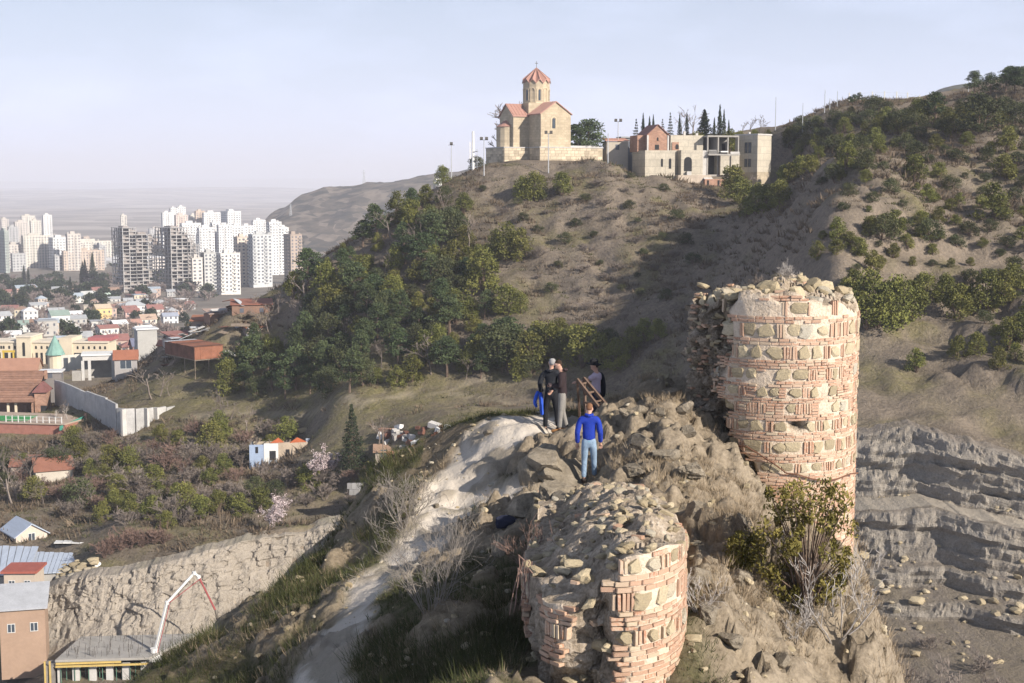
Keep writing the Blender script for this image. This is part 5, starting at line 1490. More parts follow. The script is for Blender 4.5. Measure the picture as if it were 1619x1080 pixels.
# ---- houses of the old quarter
def house(label, px, D, w, d, h, wall, roof, kind='gable', rh=1.6, th=25, z=None, wins=(3, 2), group='houses in the lower town', name='house', ws=(.9, 1.2), far=True, along='x', chim=False, ov=.35, cat='house', sides=('front', 'left', 'right')):
    x = X_at(px, D); zz = z if z is not None else float(plain_z(D)) - .5 if D > 470 else hz(x, D) - .3
    root = thing(name, label, cat, (x, D, zz), rad(th), group)
    mb = MB()
    if kind == 'gable': gable_wall(mb, w, d, -4.5, h, rh - .02, along)
    else: mb.box(0, w, 0, d, -4.5, h)
    mb.build('wall', wallm(wall) if isinstance(wall, tuple) else wall, root)
    mb = MB()
    if kind == 'gable': gable(mb, w, d, h + .03, rh, ov, along)
    elif kind == 'hip': hip(mb, w, d, h + .01, rh, ov)
    elif kind == 'shed': mb.add([(-ov, -ov, h + .05), (w + ov, -ov, h + .05), (w + ov, d + ov, h + rh), (-ov, d + ov, h + rh), (-ov, -ov, h + .2), (w + ov, -ov, h + .2), (w + ov, d + ov, h + rh + .15), (-ov, d + ov, h + rh + .15)], [(0, 3, 2, 1), (4, 5, 6, 7), (0, 1, 5, 4), (1, 2, 6, 5), (2, 3, 7, 6), (3, 0, 4, 7)])
    else: mb.box(-ov, w + ov, -ov, d + ov, h + .01, h + .3)
    r = mb.build('roof', roofm(roof) if isinstance(roof, tuple) else roof, root)
    if chim: MB().box(w * .7, w * .7 + .5, d * .5, d * .5 + .5, h + rh * .3, h + rh + .9).build('chimney', M_CONC, r)
    n, fl = wins
    for side in sides:
        fc = Face(side, w, d); k = max(1, int(round(n * fc.L / w)))
        mb = MB()
        for f in range(fl):
            for i in range(k):
                u = fc.L * (i + .5) / k; zb = h / fl * f + h / fl * .36
                if far: fc.slab(mb, u - ws[0] / 2, u + ws[0] / 2, zb, zb + ws[1], -.02, .04)
                else: window(root, fc, u, zb, ws[0], ws[1])
        if far and mb.v: mb.build('window', M_FARGL, root)['kind'] = 'stuff'
    return root
RED, GRN, BLU, GRR, WHR, BRN = (0.30, 0.15, 0.13), (0.26, 0.33, 0.29), (0.37, 0.42, 0.47), (0.38, 0.39, 0.40), (0.70, 0.70, 0.70), (0.30, 0.20, 0.15)
for a in [  # label, px of its near corner, distance, w, d, h, wall, roof, kind, roof height, turn
 ('white house with pale hipped roof at the left above the gardens', 34, 800, 8, 7, 5.5, (.68, .68, .66), WHR, 'hip', 2.0, 30), ('white three storey house with green gable', 78, 700, 9, 8, 8.5, (.70, .69, .66), GRN, 'gable', 2.2, 30), ('plain grey concrete block in front of the green gabled house', 56, 660, 9, 8, 7.5, (.44, .42, .39), GRR, 'flat', 0, 30),
 ('low white house with green gable at the far left', 26, 690, 8, 6, 4.5, (.62, .62, .60), GRN, 'gable', 1.8, 25), ('reddish house under a white roof', 112, 740, 7, 7, 5.0, (.42, .26, .23), WHR, 'hip', 1.6, 35), ('orange-yellow three storey house with balconies', 150, 780, 8.5, 8, 8.0, (.70, .50, .24), (0.55, .45, .33), 'gable', 2.0, 32),
 ('grey gabled house left of the yellow one', 132, 760, 5.5, 6, 4.6, (.50, .48, .44), GRR, 'gable', 1.6, 30), ('long white hall under a grey hipped roof', 190, 850, 15, 10, 6.0, (.66, .65, .62), (.44, .46, .47), 'hip', 2.6, 22), ('unfinished white house with open window holes', 141, 680, 9, 7, 6.5, (.62, .61, .58), GRR, 'flat', 0, 22),
 ('pink house with red roof right of the hall', 196, 800, 8, 7, 5, (.62, .42, .38), RED, 'gable', 1.8, 25), ('white house with bright red gable', 232, 820, 9, 8, 5.5, (.66, .60, .56), RED, 'gable', 2.4, 28), ('cream house with steep gable below the red gable', 221, 720, 8, 7, 5.5, (.66, .60, .52), (.46, .34, .26), 'gable', 2.2, 30),
 ('brown roofed house below the pink house', 198, 700, 7.5, 7, 4.5, (.52, .40, .34), (.42, .24, .19), 'gable', 1.8, 30), ('white house with slate blue roof at the right edge of the quarter', 256, 760, 8, 7, 4.8, (.66, .66, .66), (.34, .37, .44), 'gable', 1.6, 25), ('low white building behind the slate blue roof', 261, 880, 9, 5, 3.6, (.68, .68, .66), WHR, 'flat', 0, 15),
 ('long beige shed behind the yellow house', 130, 900, 18, 6, 4.0, (.52, .46, .38), (.50, .45, .38), 'flat', 0, 10), ('long beige wall-like shed behind the grey hipped hall', 168, 930, 24, 6, 4.6, (.52, .46, .38), (.50, .45, .38), 'flat', 0, 8),
 ('yellow house with green hipped roof among dark trees', 92, 1020, 9, 7, 5, (.66, .54, .30), GRN, 'hip', 2.2, 25), ('white house with blue gable beside the yellow green-roofed one', 111, 1010, 8.5, 7, 5.2, (.66, .64, .58), BLU, 'gable', 2.2, 28), ('white house with grey gable left of the mint house', 130, 1015, 9, 8, 6, (.64, .64, .62), (.52, .52, .50), 'gable', 2.4, 40), ('mint green house with flat white roof', 152, 1030, 10, 8, 7, (.52, .64, .56), WHR, 'hip', 1.2, 30),
 ('pink low building with pale blue roof at the left', 25, 1130, 17, 12, 5.5, (.54, .40, .34), BLU, 'gable', 2.0, 40), ('grey long sheds left of the unfinished towers', 80, 1150, 16, 9, 4, (.48, .46, .43), GRR, 'gable', 1.6, 15), ('cream sheds beside the grey long sheds', 60, 1120, 9, 6, 3.5, (.60, .54, .44), (.55, .52, .46), 'gable', 1.4, 15),
 ('orange-yellow block behind the arcade', 59, 540, 6.5, 5, 4.0, (.70, .46, .18), (.45, .38, .30), 'flat', 0, 28), ('greenish glass fronted box behind the arcade', 27, 560, 6, 5, 4.6, (.36, .42, .38), GRR, 'flat', 0, 15), ('dark blue gabled house behind the rusty sheds', 206, 470, 4.5, 4.5, 4.5, (.34, .20, .18), (.16, .17, .24), 'gable', 2.2, 30), ('maroon gabled twin of the dark blue house', 220, 468, 4.2, 4.5, 4.8, (.36, .19, .17), (.22, .15, .17), 'gable', 2.2, 30),
 ('white cottage low at the left edge of the town', 2, 620, 7, 6, 3.5, (.66, .65, .62), WHR, 'gable', 1.4, 20), ('white low wall house under the dark pines', 315, 1080, 9, 5, 4.5, (.72, .71, .68), WHR, 'flat', 0, 30), ('pink cottage at the left edge below the blocks', 2, 1080, 8, 7, 5, (.60, .42, .36), RED, 'gable', 1.6, 30),
 ]: house(a[0], a[1], a[2], *a[3:6], a[6], a[7], a[8], a[9], a[10])
for i in range(80):       # the rest of the quarter
    px, D = RB.uniform(-30, 300), RB.uniform(520, 1120)
    if px > 240 and D < 800: continue
    o = house('x', px, D, RB.uniform(6, 10), RB.uniform(5, 8), RB.uniform(3, 6.5), RB.choice([(.64, .62, .58), (.56, .48, .40), (.50, .38, .32), (.46, .45, .43), (.66, .58, .44)]), RB.choice([RED, GRR, GRR, WHR, BRN, (.42, .3, .24), BLU]), RB.choice(['gable', 'gable', 'hip', 'flat']), RB.uniform(1.2, 2.2), RB.uniform(10, 45))
    PLANTED.append(('among the town gardens at the left', 'house', o, Vector((X_at(px, D), D, -70))))
KIND['house'] = (None, 'small plain house')

# ---- trees of the city (simple crowns)
FARW = [mk_bush(700 + i, 6, 3.0, M_CYP, .2, 26, .5) for i in range(2)]
FARB = [mk_bare(710 + i, 6.0, plain('far_bare_wood', (0.26, 0.21, 0.19), .2, 1), 5, .6, 3, .14, .07, (3, 4)) for i in range(2)]
KIND['citytree'] = ('garden_tree', 'dark evergreen tree', 'tree', FARW, 6.0); KIND['citybare'] = ('garden_tree', 'hazy leafless tree', 'tree', FARB, 6.0); KIND['citycyp'] = ('cypress_tree', 'dark cypress', 'tree', CYPS, 9.0)
def city_tree(kind, px, D, h, zone, wide=1.0):
    return plant(kind, Vector((X_at(px, D), D, float(plain_z(D)) - .4)), h, zone, wide)
for i in range(90): city_tree('citytree' if RB.random() < .3 else 'citybare', RB.uniform(-20, 300), RB.uniform(500, 900), RB.uniform(5, 9), 'in the gardens of the lower town', 1.3)
for i in range(150): city_tree('citytree' if RB.random() < .5 else 'citybare', RB.uniform(-20, 330), RB.uniform(900, 1400), RB.uniform(6, 11), 'in the gardens below the apartment blocks', 1.4)
for px, D, h in [(130,1270,22),(134,1268,24),(146,1262,30),(128,1272,17),(37,1290,18),(44,1285,16),(110,1060,17),(20,1050,14)]: city_tree('citycyp', px, D, h, 'in front of the apartment blocks', 1.3)
def far_wood(name, label, n, pxr, Dr, hr, seed):
    rg = random.Random(seed); P_, S_ = [], []
    rs_ = np.random.RandomState(seed)
    for i in range(n):
        px, D = rg.uniform(*pxr), rg.uniform(*Dr); P_.append((X_at(px, D), D, float(plain_z(D)) + 2)); q = rg.uniform(*hr); S_.append((q, q, q * .8))
    V, F, rn = leaves(rs_, np.array(P_), np.array(S_), 16, 3.2, .2, 1.2)
    stuff(name, mesh_np(name, V, F, False, {'rnd': rn}), M_CYP, label, 'wood')
far_wood('park_wood', 'dark park woods between the blocks and the plain', 420, (80, 260), (1650, 2300), (4, 8), 31)
far_wood('town_wood', 'dark woods at the far left of the city', 260, (-20, 110), (1600, 2600), (4, 7), 32)
far_wood('motorway_wood', 'dark trees along the foot of the headland hill', 160, (380, 480), (1700, 2350), (4, 7), 33)
# pale stadium roof in the park, motorway
o = tag(MB().lathe([(46, 0), (46, 6), (40, 9), (30, 9.5)], 24).build('stadium', wallm((.62, .62, .62))), 'pale round stadium roof in the park woods', 'stadium'); o.location = (X_at(205, 1780), 1780, float(plain_z(1780)) + 2)
mb = MB(); mot = [(470, 2350), (474, 2000), (462, 1750), (448, 1600), (420, 1540)]
for (a, d1), (b, d2) in zip(mot[:-1], mot[1:]): mb.bar((X_at(a, d1), d1, float(plain_z(d1)) + 1.5), (X_at(b, d2), d2, float(plain_z(d2)) + 1.5), 16, .6)
o = mb.build('motorway', plain('asphalt_far', (.20, .20, .20), .1, .1)); o['kind'] = 'structure'
# ================================================================== church on the hill
M_CHST = coursed('church_stone', (0.52, 0.43, 0.305), (0.40, 0.33, 0.24), 1.1, .55, .16)
M_CHRF = plain('copper_pink_roof', (0.42, 0.235, 0.185), .15, .6, .5, .4)
M_BASE = plain('rubble_masonry', (0.44, 0.37, 0.27), .4, .9, bump=.3)
M_MOUL = plain('pale_church_stone', (0.60, 0.49, 0.34), .1, .5)
M_BRW = coursed('far_brick', (0.40, 0.225, 0.155), (0.45, 0.40, 0.34), .6, .25, .25)
D0 = 320.0; UP = D0 / FPX
ch = thing('church', 'tan stone church with drum and pink folded cone roof on the hilltop', 'church', P(855, 232, D0), rad(28))
def arm(x0, x1, y0, y1, h, rh, along):
    w, d = x1 - x0, y1 - y0
    mb = gable_wall(MB(), w, d, -.2, h, rh - .05, along); mb.v = [(a + x0, b + y0, c) for a, b, c in mb.v]; mb.build('wall', M_CHST, ch)
    mb = gable(MB(), w, d, h + .02, rh, .3, along, .22); mb.v = [(a + x0, b + y0, c) for a, b, c in mb.v]; r = mb.build('roof', M_CHRF, ch)
    n = int((w if along == 'x' else d) / .75); mb = MB()     # standing seams
    for i in range(n + 1):
        for s in (0, 1):
            if along == 'x':
                x = x0 + w * i / n; a = (x, y0 - .3 if s == 0 else y1 + .3, h + .02 - .3 * rh / (d / 2) + .24); b = (x, (y0 + y1) / 2, h + rh + .26)
            else:
                y = y0 + d * i / n; a = (x0 - .3 if s == 0 else x1 + .3, y, h + .02 - .3 * rh / (w / 2) + .24); b = ((x0 + x1) / 2, y, h + rh + .26)
            mb.bar(a, b, .07, .09)
    mb.build('seams', M_CHRF, r)
arm(0, 7.7, 0, 7.0, 7.3, 2.6, 'y'); arm(0, 7.7, 11.0, 17.5, 7.3, 2.6, 'y'); arm(-3.9, .2, 5.7, 12.3, 7.0, 2.6, 'x'); arm(7.5, 9.2, 5.7, 12.3, 7.0, 2.6, 'x')
MB().box(.01, 7.69, 5.72, 12.28, -.2, 9.9).build('wall', M_CHST, ch)
# low apse on the left
mb = MB().lathe([(2.3, -.2), (2.3, 4.6)], 14, (-3.9, 9)); mb.build('apse', M_CHST, ch)
MB().lathe([(2.5, 4.61), (0.1, 6.2)], 14, (-3.9, 9)).build('apse_roof', M_CHRF, ch)
def chwin(fc, u, z, w, h, dx, dy):
    """narrow arched window with a raised moulding"""
    def arc(r, o): return [fc.p(u + r * math.cos(a), z + h + r * math.sin(a), o) for a in np.linspace(0, math.pi, 11)]
    mb = MB(); A, B = arc(w / 2 + .38, .10), arc(w / 2 + .16, .10); A0, B0 = arc(w / 2 + .38, -.02), arc(w / 2 + .16, -.02)
    V = A + B + A0 + B0; F = [(i, i + 1, 12 + i, 11 + i) for i in range(10)] + [(22 + i, 23 + i, i + 1, i) for i in range(10)] + [(11 + i, 12 + i, 34 + i, 33 + i) for i in range(10)]
    mb.add(V, F)
    for s in (-1, 1): fc.slab(mb, u + s * (w / 2 + .27) - .08, u + s * (w / 2 + .27) + .08, z, z + h, -.02, .09)
    mb.v = [(a + dx, b + dy, c) for a, b, c in mb.v]
    f = mb.build('window', M_MOUL, ch)
    mb = MB(); fc.slab(mb, u - w / 2, u + w / 2, z, z + h, -.02, .03); V = [fc.p(u, z + h, .03)] + arc(w / 2, .03); mb.add(V, [(0, i, i + 1) for i in range(1, 11)])
    mb.v = [(a + dx, b + dy, c) for a, b, c in mb.v]
    mb.build('pane', M_GLASS, f)
chwin(Face('front', 7.7, 7), 3.3, 4.1, .75, 1.9, 0, 0); chwin(Face('left', 4.1, 6.6), 3.3, 3.6, .65, 2.0, -3.9, 5.7); chwin(Face('right', 1.7, 6.6), 3.3, 3.6, .65, 2.0, 7.5, 5.7)
# drum: twelve sides, each with a small gable, under a folded cone
cx, cy, R, zb, zt = 3.85, 9.0, 3.05, 9.0, 14.6
n = 12
dv, df = [], []
for k in range(n):
    a = 2 * math.pi * k / n; dv += [(cx + R * math.cos(a), cy + R * math.sin(a), zb), (cx + R * math.cos(a), cy + R * math.sin(a), zt)]
for k in range(n):
    a = 2 * math.pi * (k + .5) / n; r2 = R * math.cos(math.pi / n); dv.append((cx + r2 * math.cos(a), cy + r2 * math.sin(a), zt + .75))
for k in range(n): k2 = (k + 1) % n; df.append((2 * k, 2 * k2, 2 * k2 + 1, 24 + k, 2 * k + 1))
MB().add(dv, df).build('drum', M_CHST, ch)
rv, rf = [], []
for k in range(n):
    a = 2 * math.pi * k / n; rv.append((cx + (R + .25) * math.cos(a), cy + (R + .25) * math.sin(a), zt - .02))
for k in range(n):
    a = 2 * math.pi * (k + .5) / n; r2 = R * math.cos(math.pi / n) + .3; rv.append((cx + r2 * math.cos(a), cy + r2 * math.sin(a), zt + .85))
rv.append((cx, cy, zt + 3.5))
for k in range(n): k2 = (k + 1) % n; rf += [(k, 12 + k, 24), (12 + k, k2, 24)]
rf += [(k, 12 + (k - 1) % n, 12 + k) for k in range(0)]
rv2 = [(x, y, z - .18) for x, y, z in rv]; rf2 = [tuple(25 + i for i in f[::-1]) for f in rf]
rim = []
for k in range(n): k2 = (k + 1) % n; rim += [(k, 25 + k, 37 + k, 12 + k), (12 + k, 37 + k, 25 + k2, k2)]
cone = MB().add(rv + rv2, rf + rf2 + rim).build('cone_roof', M_CHRF, ch)
mb = MB()
for k in range(24):
    p = Vector(rv[k if k < 12 else k]); mb.bar(p + Vector((0, 0, .05)), Vector(rv[24]) + Vector((0, 0, .05)), .09, .1)
mb.build('ribs', M_CHRF, cone)
mb = MB().tube([(cx, cy, zt + 3.4), (cx, cy, zt + 5.0)], .05, 5); mb.box(cx - .35, cx + .35, cy - .04, cy + .04, zt + 4.45, zt + 4.57); mb.build('cross', M_DARKF, ch)
for k in range(n):
    a = 2 * math.pi * (k + .5) / n; r2 = R * math.cos(math.pi / n)
    c, t, nn = Vector((cx + r2 * math.cos(a), cy + r2 * math.sin(a), 0)), Vector((-math.sin(a), math.cos(a), 0)), Vector((math.cos(a), math.sin(a), 0))
    class DF_:
        def p(s, u, z, o=0): return c + t * u + nn * o + Vector((0, 0, z))
        def slab(s, mb, u0, u1, z0, z1, o0, o1): mb.obox(c + t * (u0 + u1) / 2 + nn * (o0 + o1) / 2 + Vector((0, 0, (z0 + z1) / 2)), t * ((u1 - u0) / 2), nn * ((o1 - o0) / 2), Vector((0, 0, (z1 - z0) / 2)))
    if k % 2 == 0: chwin(DF_(), 0, 10.6, .5, 2.2, 0, 0)
    else:
        fc = DF_(); mb = MB(); A = [fc.p(.5 * math.cos(q), 12.9 + .5 * math.sin(q), .08) for q in np.linspace(0, math.pi, 9)]
        for i in range(8): mb.bar(A[i], A[i + 1], .14, .14)
        for s in (-1, 1): fc.slab(mb, s * .5 - .07, s * .5 + .07, 10.3, 12.9, -.02, .09)
        mb.build('blind_arch', M_MOUL, ch)
mb = MB().lathe([(R + .18, 9.85), (R + .18, 10.15), (R, 10.2)], 12, (cx, cy)); mb.build('drum_band', M_MOUL, ch)
# stone terrace the church stands on: separate blocks near its faces
tr = thing('terrace_wall', 'blocky stone terrace wall under the church', 'wall', P(855, 232, D0), rad(28))
MB().box(-.6, 15.8, -.6, 13, -6.5, -.2).build('core', M_BASE, tr)
MB().box(-.75, 15.95, -.75, 13.2, -.199, 0).build('coping', M_CONCL, tr)
MB().box(-6.9, -.61, 4.4, 13.4, -7.5, -.2).build('core', M_BASE, tr)
MB().box(-7.05, -.76, 4.25, 13.55, -.198, 0).build('coping', M_CONCL, tr)
rg = random.Random(3)
blk = MB().box(-.5, .5, -.5, .5, -.5, .5).mesh('stone_block'); blk.materials.append(plain('terrace_block', (.50, .42, .31), .25, 1.0, perobj=.25))
z = -.25
while z > -5.2:
    h = rg.uniform(.5, .75); u = -.6
    while u < 15.7:
        l = rg.uniform(.8, 1.7)
        if u + l < 15.8: o = link('stone_block', blk, None, tr); o.location = (u + l / 2, -.62, z - h / 2); o.scale = (l - .05, .12, h - .05)
        u += l
    u = -.5
    while u < 3.2:
        l = rg.uniform(.6, 1.1); o = link('stone_block', blk, None, tr); o.location = (-.62, u + l / 2, z - h / 2); o.scale = (.12, l - .05, h - .05); u += l
    u = -6.9
    while u < -1.9:
        l = rg.uniform(.8, 1.3); o = link('stone_block', blk, None, tr); o.location = (u + l / 2, 4.38, z - h / 2); o.scale = (l - .05, .12, h - .05); u += l
    u = 4.5
    while u < 12.2:
        l = rg.uniform(.8, 1.7); o = link('stone_block', blk, None, tr); o.location = (-6.92, u + l / 2, z - h / 2); o.scale = (.12, l - .05, h - .05); u += l
    z -= h
MB().box(7, 15.4, .2, 12, .002, .35).build('paving', M_CONCL, tr)
# lower building and tiled shelter right of the terrace
house('small grey hut with tiled canopy right of the church terrace', 958, 328, 5, 4, 3.0, (.45, .40, .33), (.52, .27, .19), 'shed', .7, 10, z=P(958, 236, 328).z - 1.2, wins=(1, 1), group='outbuildings by the church', far=True)
house('dark blue-grey hut behind the tiled canopy', 982, 334, 4, 4, 3.2, (.27, .28, .30), GRR, 'flat', 0, 10, z=P(985, 240, 334).z, wins=(1, 1), group='outbuildings by the church', far=True)

# ------------------------------------------------------------------ unfinished pale house
D1 = 318.0; M1 = D1 / FPX
M_HOUSE = coursed('house_plaster', (.54, .485, .39), (.42, .38, .31), 2.4, 1.5, .08)
hs_ = thing('unfinished_house', 'large unfinished pale house with brick gable, arched door and open floors', 'house', P(1012, 285, D1), rad(12))
def lx(px): return (px - 1012) * M1 / math.cos(rad(12))
def lz(py): return (285 - py) * M1
def hb(name, x0, x1, y0, y1, t, b, mat):
    return MB().box(lx(x0), lx(x1), y0, y1, lz(b), lz(t)).build(name, mat, hs_)
# brick gable tower
w0, w1 = lx(1029), lx(1062)
mb = gable_wall(MB(), w1 - w0, 8, lz(240), lz(213), 2.1, 'y'); mb.v = [(a + w0, b + 2.5, c) for a, b, c in mb.v]; mb.build('brick_gable', M_BRW, hs_)
mb = gable(MB(), w1 - w0, 8, lz(213) + .02, 2.1, .3, 'y'); mb.v = [(a + w0, b + 2.5, c) for a, b, c in mb.v]; mb.build('roof', roofm((.30, .15, .12)), hs_)
for x, y in ((w0, 2.47), (w1, 2.47)): MB().box(x - .18, x + .18, y - .1, y + .2, lz(240), lz(214)).build('corner_post', M_CONCL, hs_)
hb('brick_side', 1016, 1029.5, 4.2, 10, 214, 240, M_BRW)
hb('front_wing', 1018, 1066, -.8, 9, 238.5, 296, M_HOUSE)
hb('recess_wall', 1060, 1076, 1.0, 9, 238, 296, M_HOUSE)
hb('door_wing', 1074, 1109, -1.6, 8, 238, 276.9, M_HOUSE)
hb('side_wing', 1107, 1119, -.2, 8, 238, 278, M_CONCL)
hb('upper_wing', 1066, 1119, 2.4, 11, 214, 239, M_HOUSE)
hb('brick_infill', 1068, 1079, 2.2, 3, 225, 238.5, M_BRW)
hb('brick_link', 1058, 1070, 3.2, 9, 216, 239, M_BRW)
fcx = lambda yoff: type('F', (), {'p': lambda s, u, z, o=0: Vector((u, yoff - o, z)), 'slab': lambda s, mb, u0, u1, z0, z1, o0, o1: mb.box(u0, u1, yoff - o1, yoff - o0, z0, z1)})()
def hwin(px, t, b, wpx, yoff, arch=True):
    w = wpx * M1; hole(hs_, fcx(yoff), lx(px), lz(b), w, lz(t) - lz(b), 'window_opening', arch)
hwin(1045, 253, 264, 3.4, -.8); hwin(1058, 253, 267, 4.2, -.8); hwin(1065.5, 253, 267, 3, 1.0)
hwin(1085, 255, 271, 13, -1.6); hwin(1045, 219, 223, 3, 2.5); hwin(1044, 229, 237, 7, 2.5, False); hwin(1062, 229, 237, 5, 3.2, False); hwin(1076, 231, 236, 5.5, 2.2)
MB().box(lx(1082), lx(1089), -2.4, -1.62, lz(277), lz(271.2)).build('door_step', M_CONCL, hs_)
# open floors on posts
for name, t, b in (('roof_slab', 214.5, 217), ('balcony_slab', 243.5, 246), ('ground_slab', 276, 279)): hb(name, 1119.1, 1171, -1.2 if 'balc' in name else -.4, 10, t, b, M_CONC)
hb('back_wall', 1119.5, 1170, 6.5, 9, 217.2, 276, plain('shaded_block', (.34, .32, .29), .3, .5))
for px in (1120, 1137, 1153, 1170): hb('post', px - .9, px + .9, -.35, .1, 217.1, 243.4, M_CONC); hb('post', px - .9, px + .9, -.3, .15, 246.1, 276, M_CONC)
hb('porch_wall', 1139, 1156, -1.15, 3, 246.2, 277, M_HOUSE); hb('porch_pier', 1155.5, 1169, -1.5, 3, 246.2, 279, M_HOUSE)
hb('partition', 1137.5, 1139.5, .2, 6, 217.1, 243.4, M_CONC); hb('white_canopy', 1140, 1152, -1.0, 1.5, 239, 241, M_WHITE)
rl = hb('railing', 1120, 1132, -1.15, -1.05, 237.5, 238.2, M_CONCL)
for px in np.arange(1120.5, 1132, 1.6): hb('baluster', px, px + .5, -1.14, -1.06, 238.3, 243.4, M_CONCL)
hb('parapet', 1155, 1170, -1.18, -1.0, 240, 243.4, M_CONCL)
for px in (1128, 1146, 1163): hwin(px, 226, 240, 6, 6.5, False)
for px in (1125, 1133): hwin(px, 250, 274, 6, 6.5, False)
# angled end block
eb = MB().obox((0, 0, 0), (1, 0, 0), (0, 1, 0), (0, 0, 1))
def endblk(name, x0, x1, y0, y1, z0, z1, mat):
    o = MB().box(x0, x1, y0, y1, z0, z1).build(name, mat, hs_); o.location = (lx(1197), -2.0, 0); o.rotation_euler = (0, 0, rad(33)); return o
endblk('end_block', 0, 5.3, 0, 6.2, lz(272), lz(214), M_HOUSE); endblk('end_plinth', .05, 5.25, .05, 6.15, lz(296), lz(272), M_BASE); endblk('end_parapet', -.12, 5.42, -.12, 6.3, lz(214) + .01, lz(214) + .35, M_CONCL)
for t, b in ((225, 242), (251, 264)):
    for k in (0, 1):
        f = MB().box(-.06, .04, 1.7 + k * 1.0, 2.5 + k * 1.0, lz(b), lz(t)).build('window', M_DARKF, hs_); f.location = (lx(1197), -2.0, 0); f.rotation_euler = (0, 0, rad(33))
        g = MB().box(-.075, -.05, 1.78 + k * 1.0, 2.42 + k * 1.0, lz(b) + .1, lz(t) - .1).build('pane', M_GLASS, f)
hb('chimney', 1093, 1096.5, 5, 5.6, 207, 213.9, M_CONCL); hb('chimney', 1113, 1117, 5, 5.6, 210, 213.9, M_CONCL); hb('chimney', 1196, 1199, 3, 3.6, 208, 213.6, M_CONCL)
hb('basement', 1067, 1121, -2.6, 6, 277.1, 300, plain('worn_plaster', (.50, .42, .34), .3, .5)); hb('brick_plinth', 1108, 1142, -3.6, 4, 283, 304, M_BRW)
mb = MB()
for i in range(6): mb.box(lx(1108), lx(1122), -3.4 + i * .35, -3.05 + i * .35, lz(284), lz(282.9 - i * 1.1))
mb.build('steps', M_CONCL, hs_)
for px in (1113, 1130): hwin(px, 285, 295, 3.4, -3.6, False)

# ------------------------------------------------------------------ posts, masts and fences on the hill
def flood_post(px, top, bot, D, label, lamps=2, name='floodlight_post'):
    b = on_ground(px, D); zt_ = P(px, top, D).z
    o = thing(name, label, 'lamp post', b, 0, 'floodlight posts round the church'); h = zt_ - b.z
    MB().tube([(0, 0, -.4), (0, 0, h)], [.14, .09], 6).build('post', M_STEEL, o)
    if lamps:
        MB().box(-.7, .7, -.06, .06, h - .1, h).build('bracket', M_STEEL, o)
        for s in ((-1, 1) if lamps == 2 else (0,)): MB().obox((s * .55, -.1, h + .25), (.32, 0, 0), (0, .2, -.08), (0, .08, .26)).build('floodlight', M_DARKF, o)
flood_post(714.5, 229, 262, 318, 'floodlight post furthest left of the church', 1); flood_post(765.6, 221, 283, 308, 'twin floodlight post left in front of the church'); flood_post(866.7, 211, 271, 308, 'twin floodlight post in front of the church gable'); flood_post(975.6, 192, 235, 330, 'floodlight post by the dark hut right of the church'); flood_post(960, 211, 280, 306, 'bare thin post below the church terrace', 0)
b = on_ground(748.4, 316); o = thing('antenna_mast', 'white antenna mast with dishes left of the church', 'mast', b); h = P(748, 208, 316).z - b.z
MB().tube([(0, 0, -.5), (0, 0, h)], [.34, .26], 10).build('mast', M_WHITE, o)
for z in (.45, .3, .6): MB().box(-.75, -.5, -.3, .3, h * z, h * z + 1.1).build('antenna', M_WHITE, o); MB().lathe([(.05, 0), (.5, .18)], 10).build('dish', M_WHITE, o).location = (.7, -.3, h * z * .8)
MB().tube([(.9, 0, -.5), (.9, 0, h * .55)], .06, 5).build('pole', M_STEEL, o)
b = on_ground(687, 316); o = thing('satellite_dish', 'white satellite dish on the far shoulder of the church hill', 'dish', b)
MB().tube([(0, 0, -.5), (0, 0, 1.8)], .12, 6).build('stand', M_WHITE, o); q = MB().lathe([(.05, 0), (.7, .12), (1.1, .4)], 12).build('bowl', M_WHITE, o); q.location = (.9, -.4, 1.6); q.rotation_euler = (rad(80), 0, rad(30))
M_PST = plain('white_painted_post', (.66, .65, .62), .15, 2)
for i, (px, t) in enumerate([(1336,155),(1353,154),(1372,153),(1391,153),(1410,153),(1427,153),(1446,153),(1464,152)]):
    D = 343; b = on_ground(px, D); h = 2.2
    o = tag(MB().box(-.12, .12, -.12, .12, -.5, h).build('fence_post', M_PST), ('leftmost' if i == 0 else 'rightmost' if i == 7 else '%s from the left' % ORD[i]) + ' white fence post on the skyline', 'fence post', 'white fence posts on the skyline'); o.location = b
pts = [on_ground(px, 343) for px in (1336,1353,1372,1391,1410,1427,1446,1464)]
for z in (.7, 1.3, 1.9):
    mb = MB()
    for a, c in zip(pts[:-1], pts[1:]): mb.bar(a + Vector((0, 0, z)), c + Vector((0, 0, z)), .03)
    tag(mb.build('fence_wire', M_STEEL), {.7: 'lowest', 1.3: 'middle', 1.9: 'topmost'}[z] + ' wire strung along the skyline fence posts', 'wire', 'skyline fence wires')
for px, top, D, lab in [(1221.6,153,350,'thin pole rising behind the right end of the pale house'),(1264,163,335,'short pole left of the bare dirt mound'),(1298,142,333,'tallest pole on the dirt mound'),(1306,155,334,'pole just right of the tallest one on the dirt mound'),(1317.5,144,338,'pole at the left end of the fence hill'),(1521.7,120,340,'thin mast on the skyline right of the fence'),(1503,148,343,'stout white post right of the fence line'),(1538,165,330,'short white stake below the skyline pines')]:
    b = on_ground(px, D); o = tag(MB().tube([(0, 0, -.5), (0, 0, P(px, top, D).z - b.z)], [.12, .07], 5).build('utility_pole', M_STEEL if 'white' not in lab else M_PST), lab, 'pole', 'poles on the hill skyline'); o.location = b
